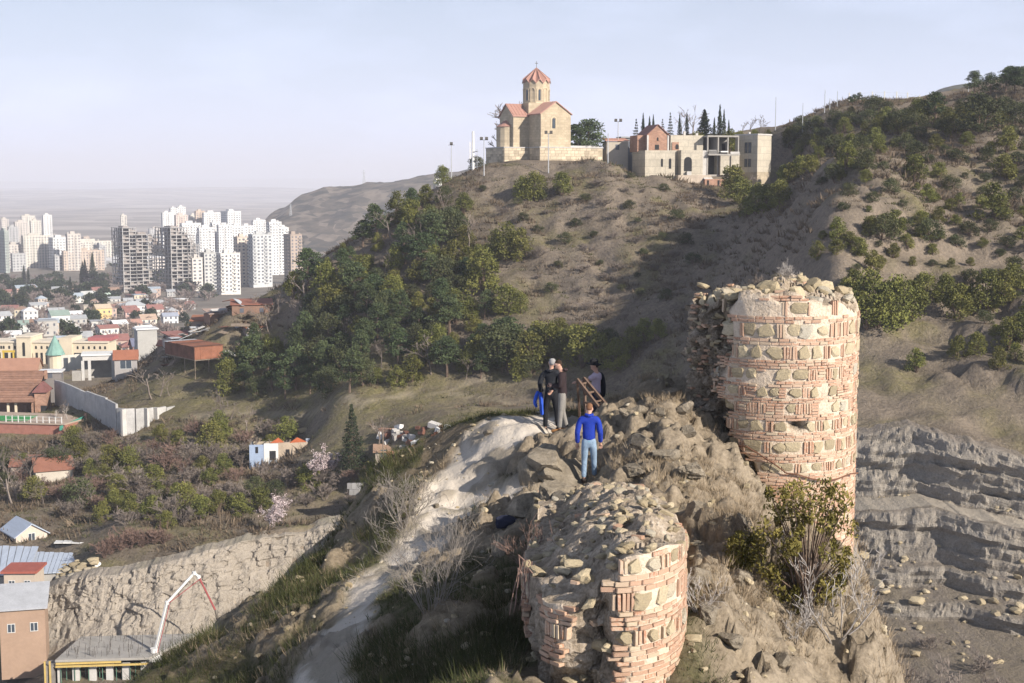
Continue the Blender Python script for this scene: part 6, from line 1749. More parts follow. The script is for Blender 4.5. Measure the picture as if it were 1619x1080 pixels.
def pylon(px, top, D, base_z, label):
    h = P(px, top, D).z - base_z; o = thing('power_pylon', label, 'pylon', (X_at(px, D), D, base_z)); mb = MB(); w = h * .09
    for s in (-1, 1):
        for q in (-1, 1): mb.bar((s * w, q * w, 0), (s * w * .1, q * w * .1, h), h * .012)
    for i in range(6):
        a, b_ = i / 7, (i + 1) / 7
        for q in (-1, 1): mb.bar((-w * (1 - .9 * a), q * w * (1 - .9 * a), h * a), (w * (1 - .9 * b_), q * w * (1 - .9 * b_), h * b_), h * .009); mb.bar((w * (1 - .9 * a), q * w * (1 - .9 * a), h * a), (-w * (1 - .9 * b_), q * w * (1 - .9 * b_), h * b_), h * .009)
    mb.build('lattice', M_STEEL, o); mb = MB()
    for z, l in ((.72, .13), (.82, .16), (.92, .11)): mb.bar((-h * l, 0, h * z), (h * l, 0, h * z), h * .012)
    mb.build('cross_arms', M_STEEL, o)
pylon(577, 268, 2480, float(head_h(np.array([X_at(577, 2480)]), np.array([2480.0]))[0]) - 2, 'lattice pylon on the crest of the headland hill')
pylon(461, 322, 2300, float(head_h(np.array([X_at(461, 2300)]), np.array([2300.0]))[0]) - 1, 'lattice pylon beside the motorway under the headland')
# ================================================================== valley buildings
def zpx(px, py, D): return P(px, py, D).z
# ---- cream arcade building with its central bay
DA = 450.0; MA = DA / FPX
ar = thing('arcade_building', 'long cream building with a row of small arched windows and taller bay', 'building', (X_at(-40, DA), DA, zpx(0, 580, DA) - 1), rad(-2))
def ax_(px): return (px + 40) * MA
def az(py): return (580 - py) * MA + 1
MB().box(0, ax_(168), 0, 9, -3, az(541)).build('wall', M_CREAM, ar); MB().box(-.3, ax_(168) + .3, -.35, 9.3, az(541) + .01, az(538.5)).build('cornice', wallm((.70, .62, .50)), ar)
MB().box(ax_(24), ax_(47), -1.2, 9.2, -3, az(532)).build('bay', M_CREAM, ar); MB().box(ax_(23), ax_(48), -1.5, 9.5, az(532) + .01, az(530)).build('bay_cornice', wallm((.70, .62, .50)), ar)
MB().box(ax_(92), ax_(112), -.8, 9.1, -3, az(533)).build('bay', M_CREAM, ar)
fa = Face('front', ax_(168), 9)
for px in [-30, -21, -12, -3, 1, 10, 19, 53, 62, 71, 80, 88, 120, 129, 138, 147, 156, 164]: hole(ar, fa, ax_(px), az(551), 3.2 * MA, 3.4 * MA, 'arched_window', True)
fb = type('F', (), {'p': lambda s, u, z, o=0: Vector((u, -1.2 - o, z)), 'slab': lambda s, mb, u0, u1, z0, z1, o0, o1: mb.box(u0, u1, -1.2 - o1, -1.2 - o0, z0, z1)})()
hole(ar, fb, ax_(35.5), az(562), 4.4 * MA, 20 * MA, 'tall_window', True)
for a, b in ((-38, 22), (50, 90), (114, 165)): MB().box(ax_(a), ax_(b), -.04, .05, -2.5, az(557)).build('ground_opening', M_HOLE, ar)  # near-black sheets, the shade of the open ground floor as colour
for a, b in ((-38, 22), (50, 90)):
    for k in np.linspace(a, b, 6): MB().box(ax_(k) - .35, ax_(k) + .35, -.3, .0, -2.5, az(557)).build('pier', M_CREAM, ar)
MB().box(ax_(135), ax_(172), 1, 9, az(538.4), az(533)).build('attic', wallm((.40, .14, .14)), ar)
# green spire, yellow gantry
b = Vector((X_at(82, 395), 395, hz(X_at(82, 395), 395))); o = thing('spire', 'green copper pointed spire roof on a round turret', 'spire', b); zb_, zt_ = zpx(82, 560, 395) - b.z, zpx(82, 530, 395) - b.z
MB().lathe([(2.1, -1), (2.1, zb_)], 12).build('turret', M_CREAM, o); MB().lathe([(2.75, zb_ - .1), (2.0, zb_ + (zt_ - zb_) * .3), (.06, zt_)], 12).build('spire_roof', plain('verdigris_copper', (.22, .37, .32), .25, .8), o); MB().tube([(0, 0, zt_ - .1), (0, 0, zt_ + .9)], .05, 4).build('finial', M_DARKF, o)
b = Vector((X_at(0, 380), 380, zpx(8, 577, 380))); o = thing('gantry', 'yellow steel gantry frame at the left edge before the arcade', 'gantry', b); YEL = plain('yellow_paint', (.60, .42, .07), .2, 1)
for x in (-.3, 2.4):
    MB().box(x, x + .35, 0, .35, -3, 3.4).build('leg', YEL, o)
MB().box(-.4, 2.9, -.1, .5, 3.41, 3.9).build('beam', YEL, o); MB().box(.2, 2.0, 0, .3, 1.4, 1.65).build('cross_beam', YEL, o)

# ---- house of red tiles and its brick terrace at the left edge
DT = 284.0; MT = DT / FPX
z0 = zpx(20, 655, DT)
rt = thing('tiled_house', 'house with broad brown tiled roof and open veranda at the left edge', 'house', (X_at(-60, DT), DT, z0), rad(6))
def tx(px): return (px + 60) * MT
def tz(py): return (655 - py) * MT
for px in (-40, -20, 2, 14, 40): MB().box(tx(px) - .22, tx(px) + .22, -.2, .2, -1.5, tz(633)).build('column', M_BRW if px > 30 else M_CREAM, rt)
MB().box(tx(-60), tx(42), 3.5, 9, -1.5, tz(632)).build('wall', plain('veranda_brown_wall', (.30, .20, .16), .3, .6), rt)  # even brown base colour for the wall behind the columns
MB().box(tx(-60), tx(44), -.6, 9, -1.6, -1.2).build('floor', M_CONC, rt)
# roof slope facing the viewer, each row of tiles its own strip
e0, e1 = Vector((tx(-62), -1.2, tz(635))), Vector((tx(44), -1.2, tz(636))); r0, r1 = Vector((tx(-62), 6.0, tz(594))), Vector((tx(51), 6.0, tz(594)))
nrow = 13
for i in range(nrow):
    a, c = i / nrow, (i + 1) / nrow; mb = MB(); up = Vector((0, -.05, .07))
    A, B, C, Dd = e0.lerp(r0, a) + up, e1.lerp(r1, a) + up, e1.lerp(r1, c), e0.lerp(r0, c)
    mb.add([A, B, C, Dd, A - up * 2, B - up * 2, C - up, Dd - up], [(0, 1, 2, 3), (4, 7, 6, 5), (0, 4, 5, 1), (1, 5, 6, 2), (2, 6, 7, 3), (3, 7, 4, 0)]); mb.build('tile_row', M_TILE, rt)
mb = MB().add([r0, r1, Vector((r1.x, 12, tz(632))), Vector((r0.x, 12, tz(632)))], [(0, 1, 2, 3)]); mb.build('back_roof', M_TILE, rt)
MB().bar(r0 + Vector((0, 0, .08)), r1 + Vector((0, 0, .08)), .35, .25).build('ridge_tiles', M_TILE, rt)
MB().box(tx(44), tx(62), -.4, 4, -1.5, tz(621)).build('side_wing', M_BRW, rt); hip(MB(), (62 - 42) * MT, 5, tz(621), 1.9, .3).build('side_roof', plain('maroon_roof', (.20, .09, .08), .3, .8), rt).location = (tx(43), -.6, .02)
MB().box(tx(50), tx(54), 5.6, 6.4, tz(606), tz(592)).build('chimney', M_BRW, rt)
hole(rt, type('F', (), {'p': lambda s, u, z, o=0: Vector((u, -.4 - o, z)), 'slab': lambda s, mb, u0, u1, z0, z1, o0, o1: mb.box(u0, u1, -.4 - o1, -.4 - o0, z0, z1)})(), tx(58), -1.0, 1.2, 2.6, 'door')
house('orange tiled roof house behind the brown tiled one', -12, 300, 8.2, 6, 3.8, (.50, .36, .26), (.36, .20, .14), 'gable', 2.0, 8, z=zpx(20, 600, 300) - 1.8, wins=(2, 1), group='tiled houses at the left edge')
house('low hut with pale flat roof left of the retaining wall', 56, 292, 4.2, 3.5, 1.8, (.22, .20, .19), WHR, 'flat', 0, 8, z=zpx(70, 603, 292), wins=(1, 1), group='huts by the retaining wall', cat='hut')
DB = 262.0; tz0 = zpx(40, 705, DB)
tw_ = thing('brick_terrace', 'red brick terrace with white railing posts below the tiled house', 'terrace', (X_at(93, DB), DB, tz0), 0); hT = zpx(40, 672, DB) - tz0
a, b2 = Vector((X_at(-60, DB) - X_at(93, DB), 3, 0)), Vector((0, 0, 0)); c2 = Vector((3.2, 10, 0))
mb = MB().prism([(a.x, a.y), (0, 0), (c2.x, c2.y), (a.x, 14)], -3, hT); mb.build('retaining_body', plain('terrace_brick', (.36, .165, .125), .25, 1.2), tw_)
mb = MB().prism([(a.x - .2, a.y - .25), (0.1, -.25), (c2.x + .2, c2.y), (a.x, 14.2)], hT + .002, hT + .25); mb.build('coping', plain('terrace_coping', (.42, .33, .26), .2, 1), tw_)
for i in range(10):
    q = a.lerp(b2, .35 + .62 * i / 9); MB().box(q.x - .07, q.x + .07, q.y - .05, q.y + .09, hT + .25, hT + 1.5).build('railing_post', M_PST, tw_)
for z in (.75, 1.4): MB().bar(a.lerp(b2, .35) + Vector((0, 0, hT + z)), a.lerp(b2, .97) + Vector((0, 0, hT + z)), .05).build('rail', M_PST, tw_)
MB().box(a.x, -8, 3.2, 9, hT + .26, hT + .3).build('lawn_mat', plain('bright_green_mat', (.05, .26, .08), .2, 1), tw_)
g1, g2 = P(94, 680, 261), P(134, 657, 268)
mb = MB(); n_ = Vector((0, .06, 0))
V = [P(94, 681, 261), P(134, 670, 268), P(134, 657, 268), P(118, 664, 265), P(94, 674, 261)]
mb.add([v for v in V] + [v + n_ for v in V], [(0, 1, 2, 3, 4), (9, 8, 7, 6, 5)] + [(i, 5 + i, 5 + (i + 1) % 5, (i + 1) % 5) for i in range(5)])
tag(mb.build('green_screen', plain('green_sheet', (.06, .25, .19), .2, .6)), 'dark green sheet screen standing on the brick terrace end', 'screen')
tag(MB().box(g2.x - .15, g2.x + .35, g2.y - .1, g2.y + .4, g2.z - 3.2, g2.z + .4).build('brick_pier', M_BRW), 'brick pier at the end of the green screen', 'pier')
house('house under a broken rust red roof below the brick terrace', 44, 236, 6, 6, 1.9, (.50, .45, .38), (.27, .125, .085), 'gable', 1.6, 24, z=zpx(70, 757, 236) - .6, wins=(0, 1), group='rust roofed houses', sides=())
house('second rust roof joined at the left of the broken one', 4, 240, 6.5, 6, 2.0, (.40, .34, .28), (.25, .12, .085), 'gable', 1.2, 10, z=zpx(30, 750, 240) - .6, wins=(0, 1), group='rust roofed houses', sides=())

# ---- pale retaining wall of tall panels
top = [(88,601,290),(98,604,288),(108,607,284),(123,612,278),(138,618,272),(154,625,267),(170,631,263),(186,645,257),(200,646,256),(214,646,256.5),(229,645.5,258),(243,645,260),(262,643.5,263),(281,642,266)]
bot = [630,634,638,646,653,663,672,679,678,675,672,669,663,657]
rw = thing('retaining_wall', 'long pale concrete panel retaining wall bending above the valley', 'wall')
for i in range(len(top) - 1):
    (x0, y0, d0_), (x1, y1, d1_) = top[i], top[i + 1]
    yt = min(y0, y1) if i % 2 else (y0 + y1) / 2
    A, B = P(x0, bot[i], d0_), P(x1, bot[i + 1], d1_); h0, h1 = P(x0, y0, d0_).z, P(x1, y1, d1_).z; hh = P(top[i - i % 2][0], top[i - i % 2][1], top[i - i % 2][2]).z if i < 7 else (h0 + h1) / 2
    dirn = (B - A); dirn.z = 0; nrm = Vector((dirn.y, -dirn.x, 0)).normalized() * .22; e = dirn.normalized() * .07
    a_, b_ = A + e, B - e
    V = [(a_.x, a_.y, A.z - 1.5), (b_.x, b_.y, B.z - 1.5), (b_.x, b_.y, hh), (a_.x, a_.y, hh)]
    V = [Vector(v) + nrm for v in V] + [Vector(v) - nrm for v in V]
    MB().add(V, [(0, 1, 2, 3), (7, 6, 5, 4), (0, 4, 5, 1), (1, 5, 6, 2), (2, 6, 7, 3), (3, 7, 4, 0)]).build('panel', plain('wall_panel', (.43, .42, .405), .3, .5, bump=.2, perobj=.08), rw)
    if i in (7, 9, 10, 12): MB().obox(B + Vector((0, 0, (hh - B.z) / 2 - .6)) + nrm * 3, nrm * 2.4, dirn.normalized() * .22, Vector((0, 0, (hh - B.z) / 2 + .6))).build('buttress', M_CONCL, rw)

# ---- sheds left of the woods
house('grey clad box with white roof above the rusty sheds', 214, 322, 4.4, 4.0, 2.9, (.42, .41, .39), WHR, 'flat', 0, 25, z=zpx(225, 542, 322), wins=(0, 1), group='sheds left of the wooded slope', sides=(), cat='shed')
DX = 300.0
pz = zpx(150, 592, DX); po = thing('porch_house', 'unfinished concrete porch with white slab roof beside the retaining wall yard', 'house', (X_at(130, DX), DX - 2, pz), rad(14)); L_ = 46 * DX / FPX
MB().box(-.3, L_ + .3, -.6, 5.2, 4.2, 4.55).build('roof_slab', M_WHITE, po); MB().box(0, L_, -.3, .1, 3.2, 4.19).build('beam', M_CONCL, po)
for x in (0, L_ * .22, L_): MB().box(x - .3, x + .3, -.3, .3, -1, 3.19).build('column', M_CONCL, po)
MB().box(0, L_, 3.5, 5, -1, 4.19).build('wall', M_CONC, po); MB().box(-2.2, -.4, -.6, .4, -1, 1.1).build('low_wall', M_CONC, po)
house('house with rusty brown roof and white window beside the porch', 176, 297, 4.6, 5, 3.2, (.34, .32, .31), (.34, .14, .085), 'gable', 1.5, 14, z=zpx(190, 592, 297), wins=(1, 1), group='sheds left of the wooded slope', ws=(2.3, 1.7), far=False, sides=('front',), cat='house')
for i in range(3):
    o = tag(MB().box(0, 1.7, 0, .15, -.5, 3.0 - i * .15).build('board_fence', plain('white_board', (.60, .57, .50), .2, .8)), ['leftmost', 'middle', 'rightmost'][i] + ' white board panel of the fence left of the porch', 'fence panel', 'white fence panels'); o.location = P(97 + i * 11, 584 - i * 2, 303 - i); o.rotation_euler = (0, 0, rad(16))
# long rusty shed on stilts
DS = 276.0
sz0 = zpx(290, 569, DS); ss = thing('rusty_shed', 'long rusty sheet shed on thin stilts at the edge of the woods', 'shed', (X_at(304, DS), DS, sz0), rad(38))
wl_, wr_ = (304 - 236) * DS / FPX / math.sin(rad(38)), (343 - 304) * DS / FPX / math.cos(rad(38)); hh = zpx(304, 549, DS) - sz0
def sheet_wall(root, fc, n, h, mat, name='wall_sheet', z0=0):
    for i in range(n):
        mb = MB(); fc.slab(mb, fc.L * i / n + .01, fc.L * (i + 1) / n - .01, z0, z0 + h, -.03, .02 + .025 * (i % 2)); mb.build(name, mat, root)
MB().box(.05, wr_ - .05, .05, wl_ - .05, 0, hh).build('body', M_RUST, ss)
sheet_wall(ss, Face('left', wr_, wl_), 9, hh, M_RUST); sheet_wall(ss, Face('front', wr_, wl_), 5, hh, M_RUSTL)  # darker rust on the left puts shade into the colour; sunlit front lighter
for i in range(7):
    MB().box(-.4, wr_ + .3, wl_ * i / 7 - .2, wl_ * (i + 1) / 7 - .24, hh + .02 + .05 * (i % 2), hh + .09 + .05 * (i % 2)).build('roof_sheet', M_TIN if i > 5 else M_RUSTL if i % 3 else M_RUST, ss)
for x, y in [(.1, .1), (wr_ - .1, .1), (.1, wl_ * .35), (.1, wl_ * .7), (wr_ * .5, .1)]: MB().tube([(x, y, -6), (x, y, 0)], .09, 5).build('stilt', M_WOOD, ss)
MB().box(.1, wr_ - .1, .1, wl_ - .1, -.25, -.01).build('floor', M_WOOD, ss)
rg = random.Random(15)
for i, (px, py, D, w, d, h, rf, lab) in enumerate([(270,545,296,7,5,2.2,RED,'rust red lean-to behind the long rusty shed'),(300,530,300,6,5,2.4,(.33,.15,.09),'rusty roofed shack on the crest left of the woods'),(330,527,296,7,4,2.6,(.40,.30,.25),'patchwork shack in the middle of the junk sheds'),(365,525,291,8,5,2.4,(.30,.13,.09),'dark rusty shack under the pines'),(388,530,286,6,5,2.2,(.36,.17,.10),'rightmost rusty shack touching the woods'),(245,548,300,6,4,1.8,(.40,.18,.12),'small rust roof left of the junk sheds')]):
    house(lab, px, D, w, d, h, RB.choice([(.24, .15, .11), (.30, .24, .20), (.34, .30, .27)]), rf, 'shed', .8, rg.uniform(5, 40), z=hz(X_at(px, D), D) - .2, wins=(2, 1), group='junk sheds left of the woods', cat='shed', ws=(.8, .9), sides=('front',))
for i in range(44):     # boards and sheets lying on the sheds and in the yard
    px, D = rg.uniform(255, 400), rg.uniform(281, 300); x = X_at(px, D); mb = MB().obox((0, 0, 0), (rg.uniform(.7, 2.2), 0, 0), (0, rg.uniform(.15, .8), 0), (0, 0, .04))
    o = tag(mb.build('scrap_board', rg.choice([M_WOOD, M_RUST, M_TIN, M_CONCL])), 'x', 'board', 'scrap boards by the junk sheds'); o.location = (x, D, hz(x, D) + rg.uniform(.2, 2.4)); o.rotation_euler = (rg.uniform(-.4, .4), rg.uniform(-.4, .4), rg.uniform(0, 3)); PLANTED.append(('by the junk sheds', 'board', o, o.location.copy()))
KIND['board'] = (None, 'loose scrap board')

# ---- roofless house and its neighbours in the middle of the valley
DR = 232.0; MR = DR / FPX
rz0 = zpx(430, 732, DR); rh_ = thing('roofless_house', 'roofless house with pale blue wall and orange gable remains', 'house', (X_at(388, DR), DR, rz0), rad(6))
def rx(px): return (px - 388) * MR
def rzz(py): return (732 - py) * MR
MB().box(0, rx(411), 0, .35, -1, rzz(703)).build('blue_wall', plain('pale_blue_plaster', (.34, .42, .56), .2, .6), rh_)
MB().box(rx(411.2), rx(434), -.05, .35, -1, rzz(701)).build('white_wall', M_WHITE, rh_); MB().box(rx(434.2), rx(481), 0, .35, -1, rzz(700)).build('plaster_wall', plain('ochre_plaster', (.50, .40, .30), .3, .5), rh_)
MB().box(0, .35, .36, 5, -1, rzz(706)).build('side_wall', M_CONC, rh_); MB().box(rx(481) - .3, rx(481), .36, 5, -1, rzz(702)).build('side_wall', M_CONC, rh_); MB().box(.36, rx(480), 4.7, 5, -1, rzz(706)).build('back_wall', M_BASE, rh_)
OR_ = plain('orange_board', (.50, .14, .06), .3, .8)
for a, b_, c in ((421, 434, 443), (452, 464, 479)): MB().add([(rx(a), -.02, rzz(700.5)), (rx(c), -.02, rzz(699.5)), (rx(b_), -.02, rzz(692)), (rx(a), .3, rzz(700.5)), (rx(c), .3, rzz(699.5)), (rx(b_), .3, rzz(692))], [(0, 1, 2), (5, 4, 3), (0, 3, 4, 1), (1, 4, 5, 2), (2, 5, 3, 0)]).build('gable_board', OR_, rh_)
fr_ = Face('front', rx(481), 5)
for px, t, b_, w in ((425, 713, 729, 10), (449, 711, 723, 6), (466, 711, 721, 8), (400, 706, 716, 4)): hole(rh_, fr_, rx(px), rzz(b_), w * MR, (b_ - t) * MR, 'window_opening').location = (0, -.06, 0)
MB().box(rx(419), rx(431), -.12, -.06, -.6, rzz(713)).build('door_frame', plain('light_blue_paint', (.45, .52, .60), .1, 1), rh_).scale = (1, 1, .2)
for i in range(7):
    x = rg.uniform(.5, rx(470)); o = MB().bar((x, .2, rzz(702)), (x + rg.uniform(-.6, .6), 4.7, rzz(703 + rg.uniform(-3, 5))), .14).build('rafter', M_WOOD, rh_)
house('grey-blue tin roof house between roofless house and spruce', 483, 233, 5.6, 4.5, 2.6, (.30, .28, .27), (.44, .48, .54), 'gable', 1.3, 10, z=zpx(505, 735, 233), wins=(1, 1), group='houses in the valley', far=False, sides=('front',))
house('small rust roofed shack beside the utility pole', 613, 206, 2.9, 3, 2.0, (.24, .17, .14), (.44, .20, .12), 'shed', .5, 8, z=zpx(630, 748, 206), wins=(1, 1), group='valley shacks', sides=('front',), cat='shack')
house('rust sheet covered shack right of the small shack', 652, 204, 3.6, 3, 1.3, (.26, .19, .15), (.44, .19, .11), 'shed', .9, 4, z=zpx(670, 736, 204), wins=(0, 1), group='valley shacks', sides=(), cat='shack')
house('pale hut with tiled cap at the end of the grey wall', 604, 200, 2.1, 2, 1.9, (.40, .38, .36), (.46, .24, .17), 'shed', .3, 5, z=zpx(615, 783, 200), wins=(0, 1), group='valley shacks', sides=(), cat='hut')
house('low ruin with brown roof left of the utility pole', 590, 214, 2.6, 3, 1.2, (.40, .34, .28), (.40, .26, .18), 'shed', .6, 5, z=zpx(600, 728, 214), wins=(1, 1), group='valley shacks', sides=('front',), cat='shack')
house('maroon roofed tent-like hut above the cliff end', 560, 203, 1.9, 2, .4, (.30, .16, .13), (.36, .14, .11), 'gable', 1.0, 20, z=zpx(568, 833, 203), wins=(0, 1), group='valley shacks', sides=(), cat='hut')
o = thing('block_wall', 'low grey block garden wall below the shacks', 'wall', P(552, 780, 203), rad(4))
for i in range(11):
    for r_ in range(2): q = MB().box(.02, .66, 0, .3, .02, .88).build('wall_block', plain('grey_block', (.30, .29, .28), .25, 1, perobj=.15), o); q.location = (i * .67 - (.3 if r_ else 0), 0, r_ * .9 - .3)
b = ground_at(606, 748); o = tag(MB().tube([(0, 0, -.5), (0, 0, 71 / FPX * b.y)], [.12, .08], 6).build('utility_pole', M_WOOD), 'brown wooden utility pole among the valley shacks', 'pole'); o.location = b
for i in range(44):     # rubbish and ruin blocks of the demolished plots
    px, py = rg.uniform(600, 720), rg.uniform(678, 712); p = ground_at(px, py)
    if p is None: continue
    w = rg.uniform(.25, 1.0); o = tag(MB().obox((0, 0, 0), (w, 0, 0), (.1, rg.uniform(.2, .6), 0), (0, 0, rg.uniform(.15, .5))).build('ruin_block', rg.choice([M_WHITE, M_CONCL, M_RUST, M_RUST, M_BRW, M_BRW, M_CONC])), 'x', 'rubble', 'broken blocks on the cleared plots'); o.location = p + Vector((0, 0, .15)); o.rotation_euler = (rg.uniform(-.3, .3), rg.uniform(-.3, .3), rg.uniform(0, 3)); PLANTED.append(('on the cleared plots behind the utility pole', 'ruin', o, p))
KIND['ruin'] = (None, 'broken building block')
for i in range(16):
    px, py = rg.uniform(395, 490), rg.uniform(682, 698); p = ground_at(px, py)
    o = link('rubble_rock', STONES[rg.randrange(6)]); tag(o, 'x', 'rubble', 'rubble stones behind the roofless house'); o.location = p; s = rg.uniform(.6, 1.5); o.scale = (s * 1.3, s, s * .7); PLANTED.append(('behind the roofless house', 'rubst', o, p))
KIND['rubst'] = (None, 'grey rubble stone')
# ---- tin roofs and sheds at the lower left
def gl(px, py, D, lab, w, d, h, wall, roof, kind, rh, th, **k): return house(lab, px, D, w, d, h, wall, roof, kind, rh, th, z=zpx(px, py, D), **k)
gl(8, 866, 203, 'house with pale blue gable roof above the big blue roof', 4.6, 6, 1.6, (.56, .48, .40), M_TINB, 'gable', 1.5, 38, wins=(1, 1), group='tin roofed houses lower left', far=False, sides=('front',), along='y')
def tin_roof(lab, quad, th_=.12, strips=8, mat=M_TINB, wallc=None, drop=2.4):
    A, B, C, D_ = [P(*q) for q in quad]; o = thing('tin_roof_shed', lab, 'shed', (A + B) / 2, 0, 'tin roofed sheds lower left'); off = (A + B) / 2
    for i in range(strips):
        a, b_ = i / strips, (i + 1) / strips - .012; q = [A.lerp(B, a) - off, A.lerp(B, b_) - off, D_.lerp(C, b_) - off, D_.lerp(C, a) - off]; up = Vector((0, 0, th_ * (.5 + .5 * (i % 2))))
        MB().add([v + up for v in q] + [v - Vector((0, 0, .05)) for v in q], [(0, 1, 2, 3), (7, 6, 5, 4), (0, 4, 5, 1), (1, 5, 6, 2), (2, 6, 7, 3), (3, 7, 4, 0)]).build('roof_sheet', mat, o)
    q = [v - off - Vector((0, 0, .3)) for v in (A, B, C, D_)]; lo = min(v.z for v in q) - drop
    q = [q[0].lerp(q[2], .03), q[1].lerp(q[3], .03), q[2].lerp(q[0], .03), q[3].lerp(q[1], .03)]
    V = q + [Vector((v.x, v.y, lo)) for v in q]
    MB().add(V, [(4, 5, 1, 0), (5, 6, 2, 1), (6, 7, 3, 2), (7, 4, 0, 3), (0, 1, 2, 3)]).build('wall', wallc or M_CONC, o)
    return o
tin_roof('broad blue-grey tin roof at the left edge, largest of its kind', [(-30, 912, 188), (45, 907, 189), (62, 865, 199), (-30, 863, 199)])
tin_roof('second blue-grey tin roof right of the broad one', [(47, 908, 190), (104, 905, 191), (117, 875, 198), (56, 873, 198)])
tin_roof('small blue-grey roof corner at the end of the second tin roof', [(106, 893, 193), (130, 892, 194), (136, 877, 198), (118, 876, 198)], strips=3)
tin_roof('flat white canopy on thin supports behind the blue roofs', [(85, 859, 200), (140, 859, 200), (144, 852, 206), (92, 851, 206)], strips=4, mat=M_WHITE, wallc=M_HOLE, drop=.4)  # near-black skirt stands in for the shade under the canopy
tin_roof('tin sheet shed above the cliff, right end of the shed row', [(282, 858, 199), (338, 856, 199), (340, 843, 205), (286, 843, 205)], strips=6, mat=M_TIN, wallc=M_TIN, drop=1.6)
tin_roof('dark red sheet shed behind reddish shrubs', [(172, 862, 202), (222, 862, 202), (222, 848, 206), (172, 849, 206)], strips=5, mat=plain('dark_red_sheet', (.36, .06, .09), .2, 1), wallc=plain('dark_red_wall', (.30, .06, .07), .2, 1), drop=1.2)
tin_roof('blue striped sheet shed at the right end behind the tin one', [(318, 838, 210), (356, 838, 210), (356, 830, 213), (320, 830, 213)], strips=4, mat=M_TINB, wallc=M_TINB, drop=1.0)
tin_roof('red brown sheet shed beside the blue striped one', [(357, 840, 209), (380, 840, 209), (380, 830, 213), (358, 830, 213)], strips=3, mat=M_RUSTL, wallc=M_RUST, drop=1.0)
gl(-14, 942, 181, 'house with rust red parapet and one window at the left edge', 4.0, 4, 3.0, (.50, .42, .34), (.36, .11, .08), 'flat', 0, 2, wins=(2, 1), group='houses lower left', far=False, sides=('front',), ws=(.7, .9))
gl(-24, 1020, 172, 'brick and render house with grey sloping roof at the left edge', 5.4, 5, 4.3, (.36, .25, .18), (.40, .41, .43), 'shed', 1.9, 14, wins=(2, 1), group='houses lower left', far=False, sides=('front',), ws=(.8, 1.0))
p = P(149, 903, 190); o = thing('water_tank', 'white tank lying on its side above the cliff', 'tank', p, rad(40)); MB().tube([(-.1, 0, .75), (0, 0, .75), (1.9, 0, .75), (2.0, 0, .75)], [.4, .75, .75, .4], 14).build('tank', M_WHITE, o); o.rotation_euler = (0, rad(25), rad(-10))
for i in range(40):
    px, py = rg.uniform(88, 150), rg.uniform(893, 915); p = ground_at(px, py)
    if p is None: continue
    o = link('rubble_rock', STONES[rg.randrange(6)]); tag(o, 'x', 'rubble', 'rubble heap beside the blue roofs'); o.location = p + Vector((0, 0, rg.uniform(0, .5))); s = rg.uniform(.4, 1.2); o.scale = (s * 1.3, s, s * .7); PLANTED.append(('in the heap beside the blue roofs', 'rubst', o, p))
# ---- concrete frame under construction and the pump boom
DC = 168.0; MC = DC / FPX; cz0 = zpx(150, 1085, DC)
cf = thing('construction_frame', 'concrete floor under construction with rebar and yellow formwork beams', 'building', (X_at(62, DC), DC, cz0), rad(5))
def cxx(px): return (px - 62) * MC
def czz(py): return (1085 - py) * MC
MB().add([(cxx(64), 0, czz(1041)), (cxx(215), 0, czz(1041)), (cxx(278), 9, czz(1041)), (cxx(80), 9, czz(1041)), (cxx(64), 0, czz(1045)), (cxx(215), 0, czz(1045)), (cxx(278), 9, czz(1045)), (cxx(80), 9, czz(1045))], [(0, 1, 2, 3), (7, 6, 5, 4), (0, 4, 5, 1), (1, 5, 6, 2), (2, 6, 7, 3), (3, 7, 4, 0)]).build('slab', M_CONC, cf)
YB = plain('yellow_timber', (.55, .40, .14), .25, 1)
for y, z, x1 in ((-.3, 1046, 170), (-.5, 1050, 215), (.2, 1043, 215)): MB().bar((cxx(66), y, czz(z)), (cxx(x1), y, czz(z) + .03), .2, .22).build('formwork_beam', YB, cf)
for px, w in ((66, 5), (90, 11), (117, 11), (144, 11), (170, 12), (200, 8)): MB().box(cxx(px), cxx(px + w), .3, .8, -5, czz(1051.5)).build('wall_panel', M_CONCL, cf)
for i in range(18): x = cxx(72 + i * 7.4); MB().tube([(x, .2 + (i % 3) * .5, -4), (x, .2 + (i % 3) * .5, czz(1052))], .05, 5).build('prop', plain('green_prop', (.10, .20, .14), .2, 1), cf)
MB().box(cxx(60), cxx(210), 5, 5.3, -5, czz(1051)).build('back_wall', M_HOLE, cf)  # near-black sheet, shade under the slab put into its colour
mb = MB()
for i in range(120): x, y = rg.uniform(cxx(70), cxx(260)), rg.uniform(.2, 8.6); mb.tube([(x, y, czz(1041)), (x + rg.uniform(-.05, .05), y, czz(1041) + rg.uniform(.5, 1.1))], .03, 3, False)
mb.build('rebar', M_DARKF, cf)['kind'] = 'stuff'
MB().box(cxx(46), cxx(62), -.5, 1.5, -5, czz(1048)).build('side_shutter', plain('form_ply', (.24, .22, .20), .3, 1), cf)
for px in (48, 56): MB().box(cxx(px), cxx(px) + .18, -.7, -.5, -5, czz(1040)).build('yellow_post', YB, cf)
pb = thing('pump_boom', 'white and red articulated concrete pump boom raised over the site', 'crane boom', P(244, 1036, DC + 3))
o_ = P(244, 1036, DC + 3); J = [P(*q) - o_ for q in ((244, 1036, 171), (264, 953, 173), (307, 906, 174), (314, 912, 174.6), (340, 964, 176))]
WP, RPt = plain('white_boom_paint', (.68, .67, .64), .12, 1, .5, .4), plain('red_boom_paint', (.30, .07, .07), .2, 1, .5, .4)
MB().bar(J[0], J[1], .28, .34).build('lower_arm', WP, pb); MB().bar(J[1], J[2], .24, .28).build('middle_arm', WP, pb); MB().bar(J[2], J[3], .26, .26).build('knuckle', WP, pb); MB().bar(J[3], J[4], .16, .2).build('tip_arm', RPt, pb)
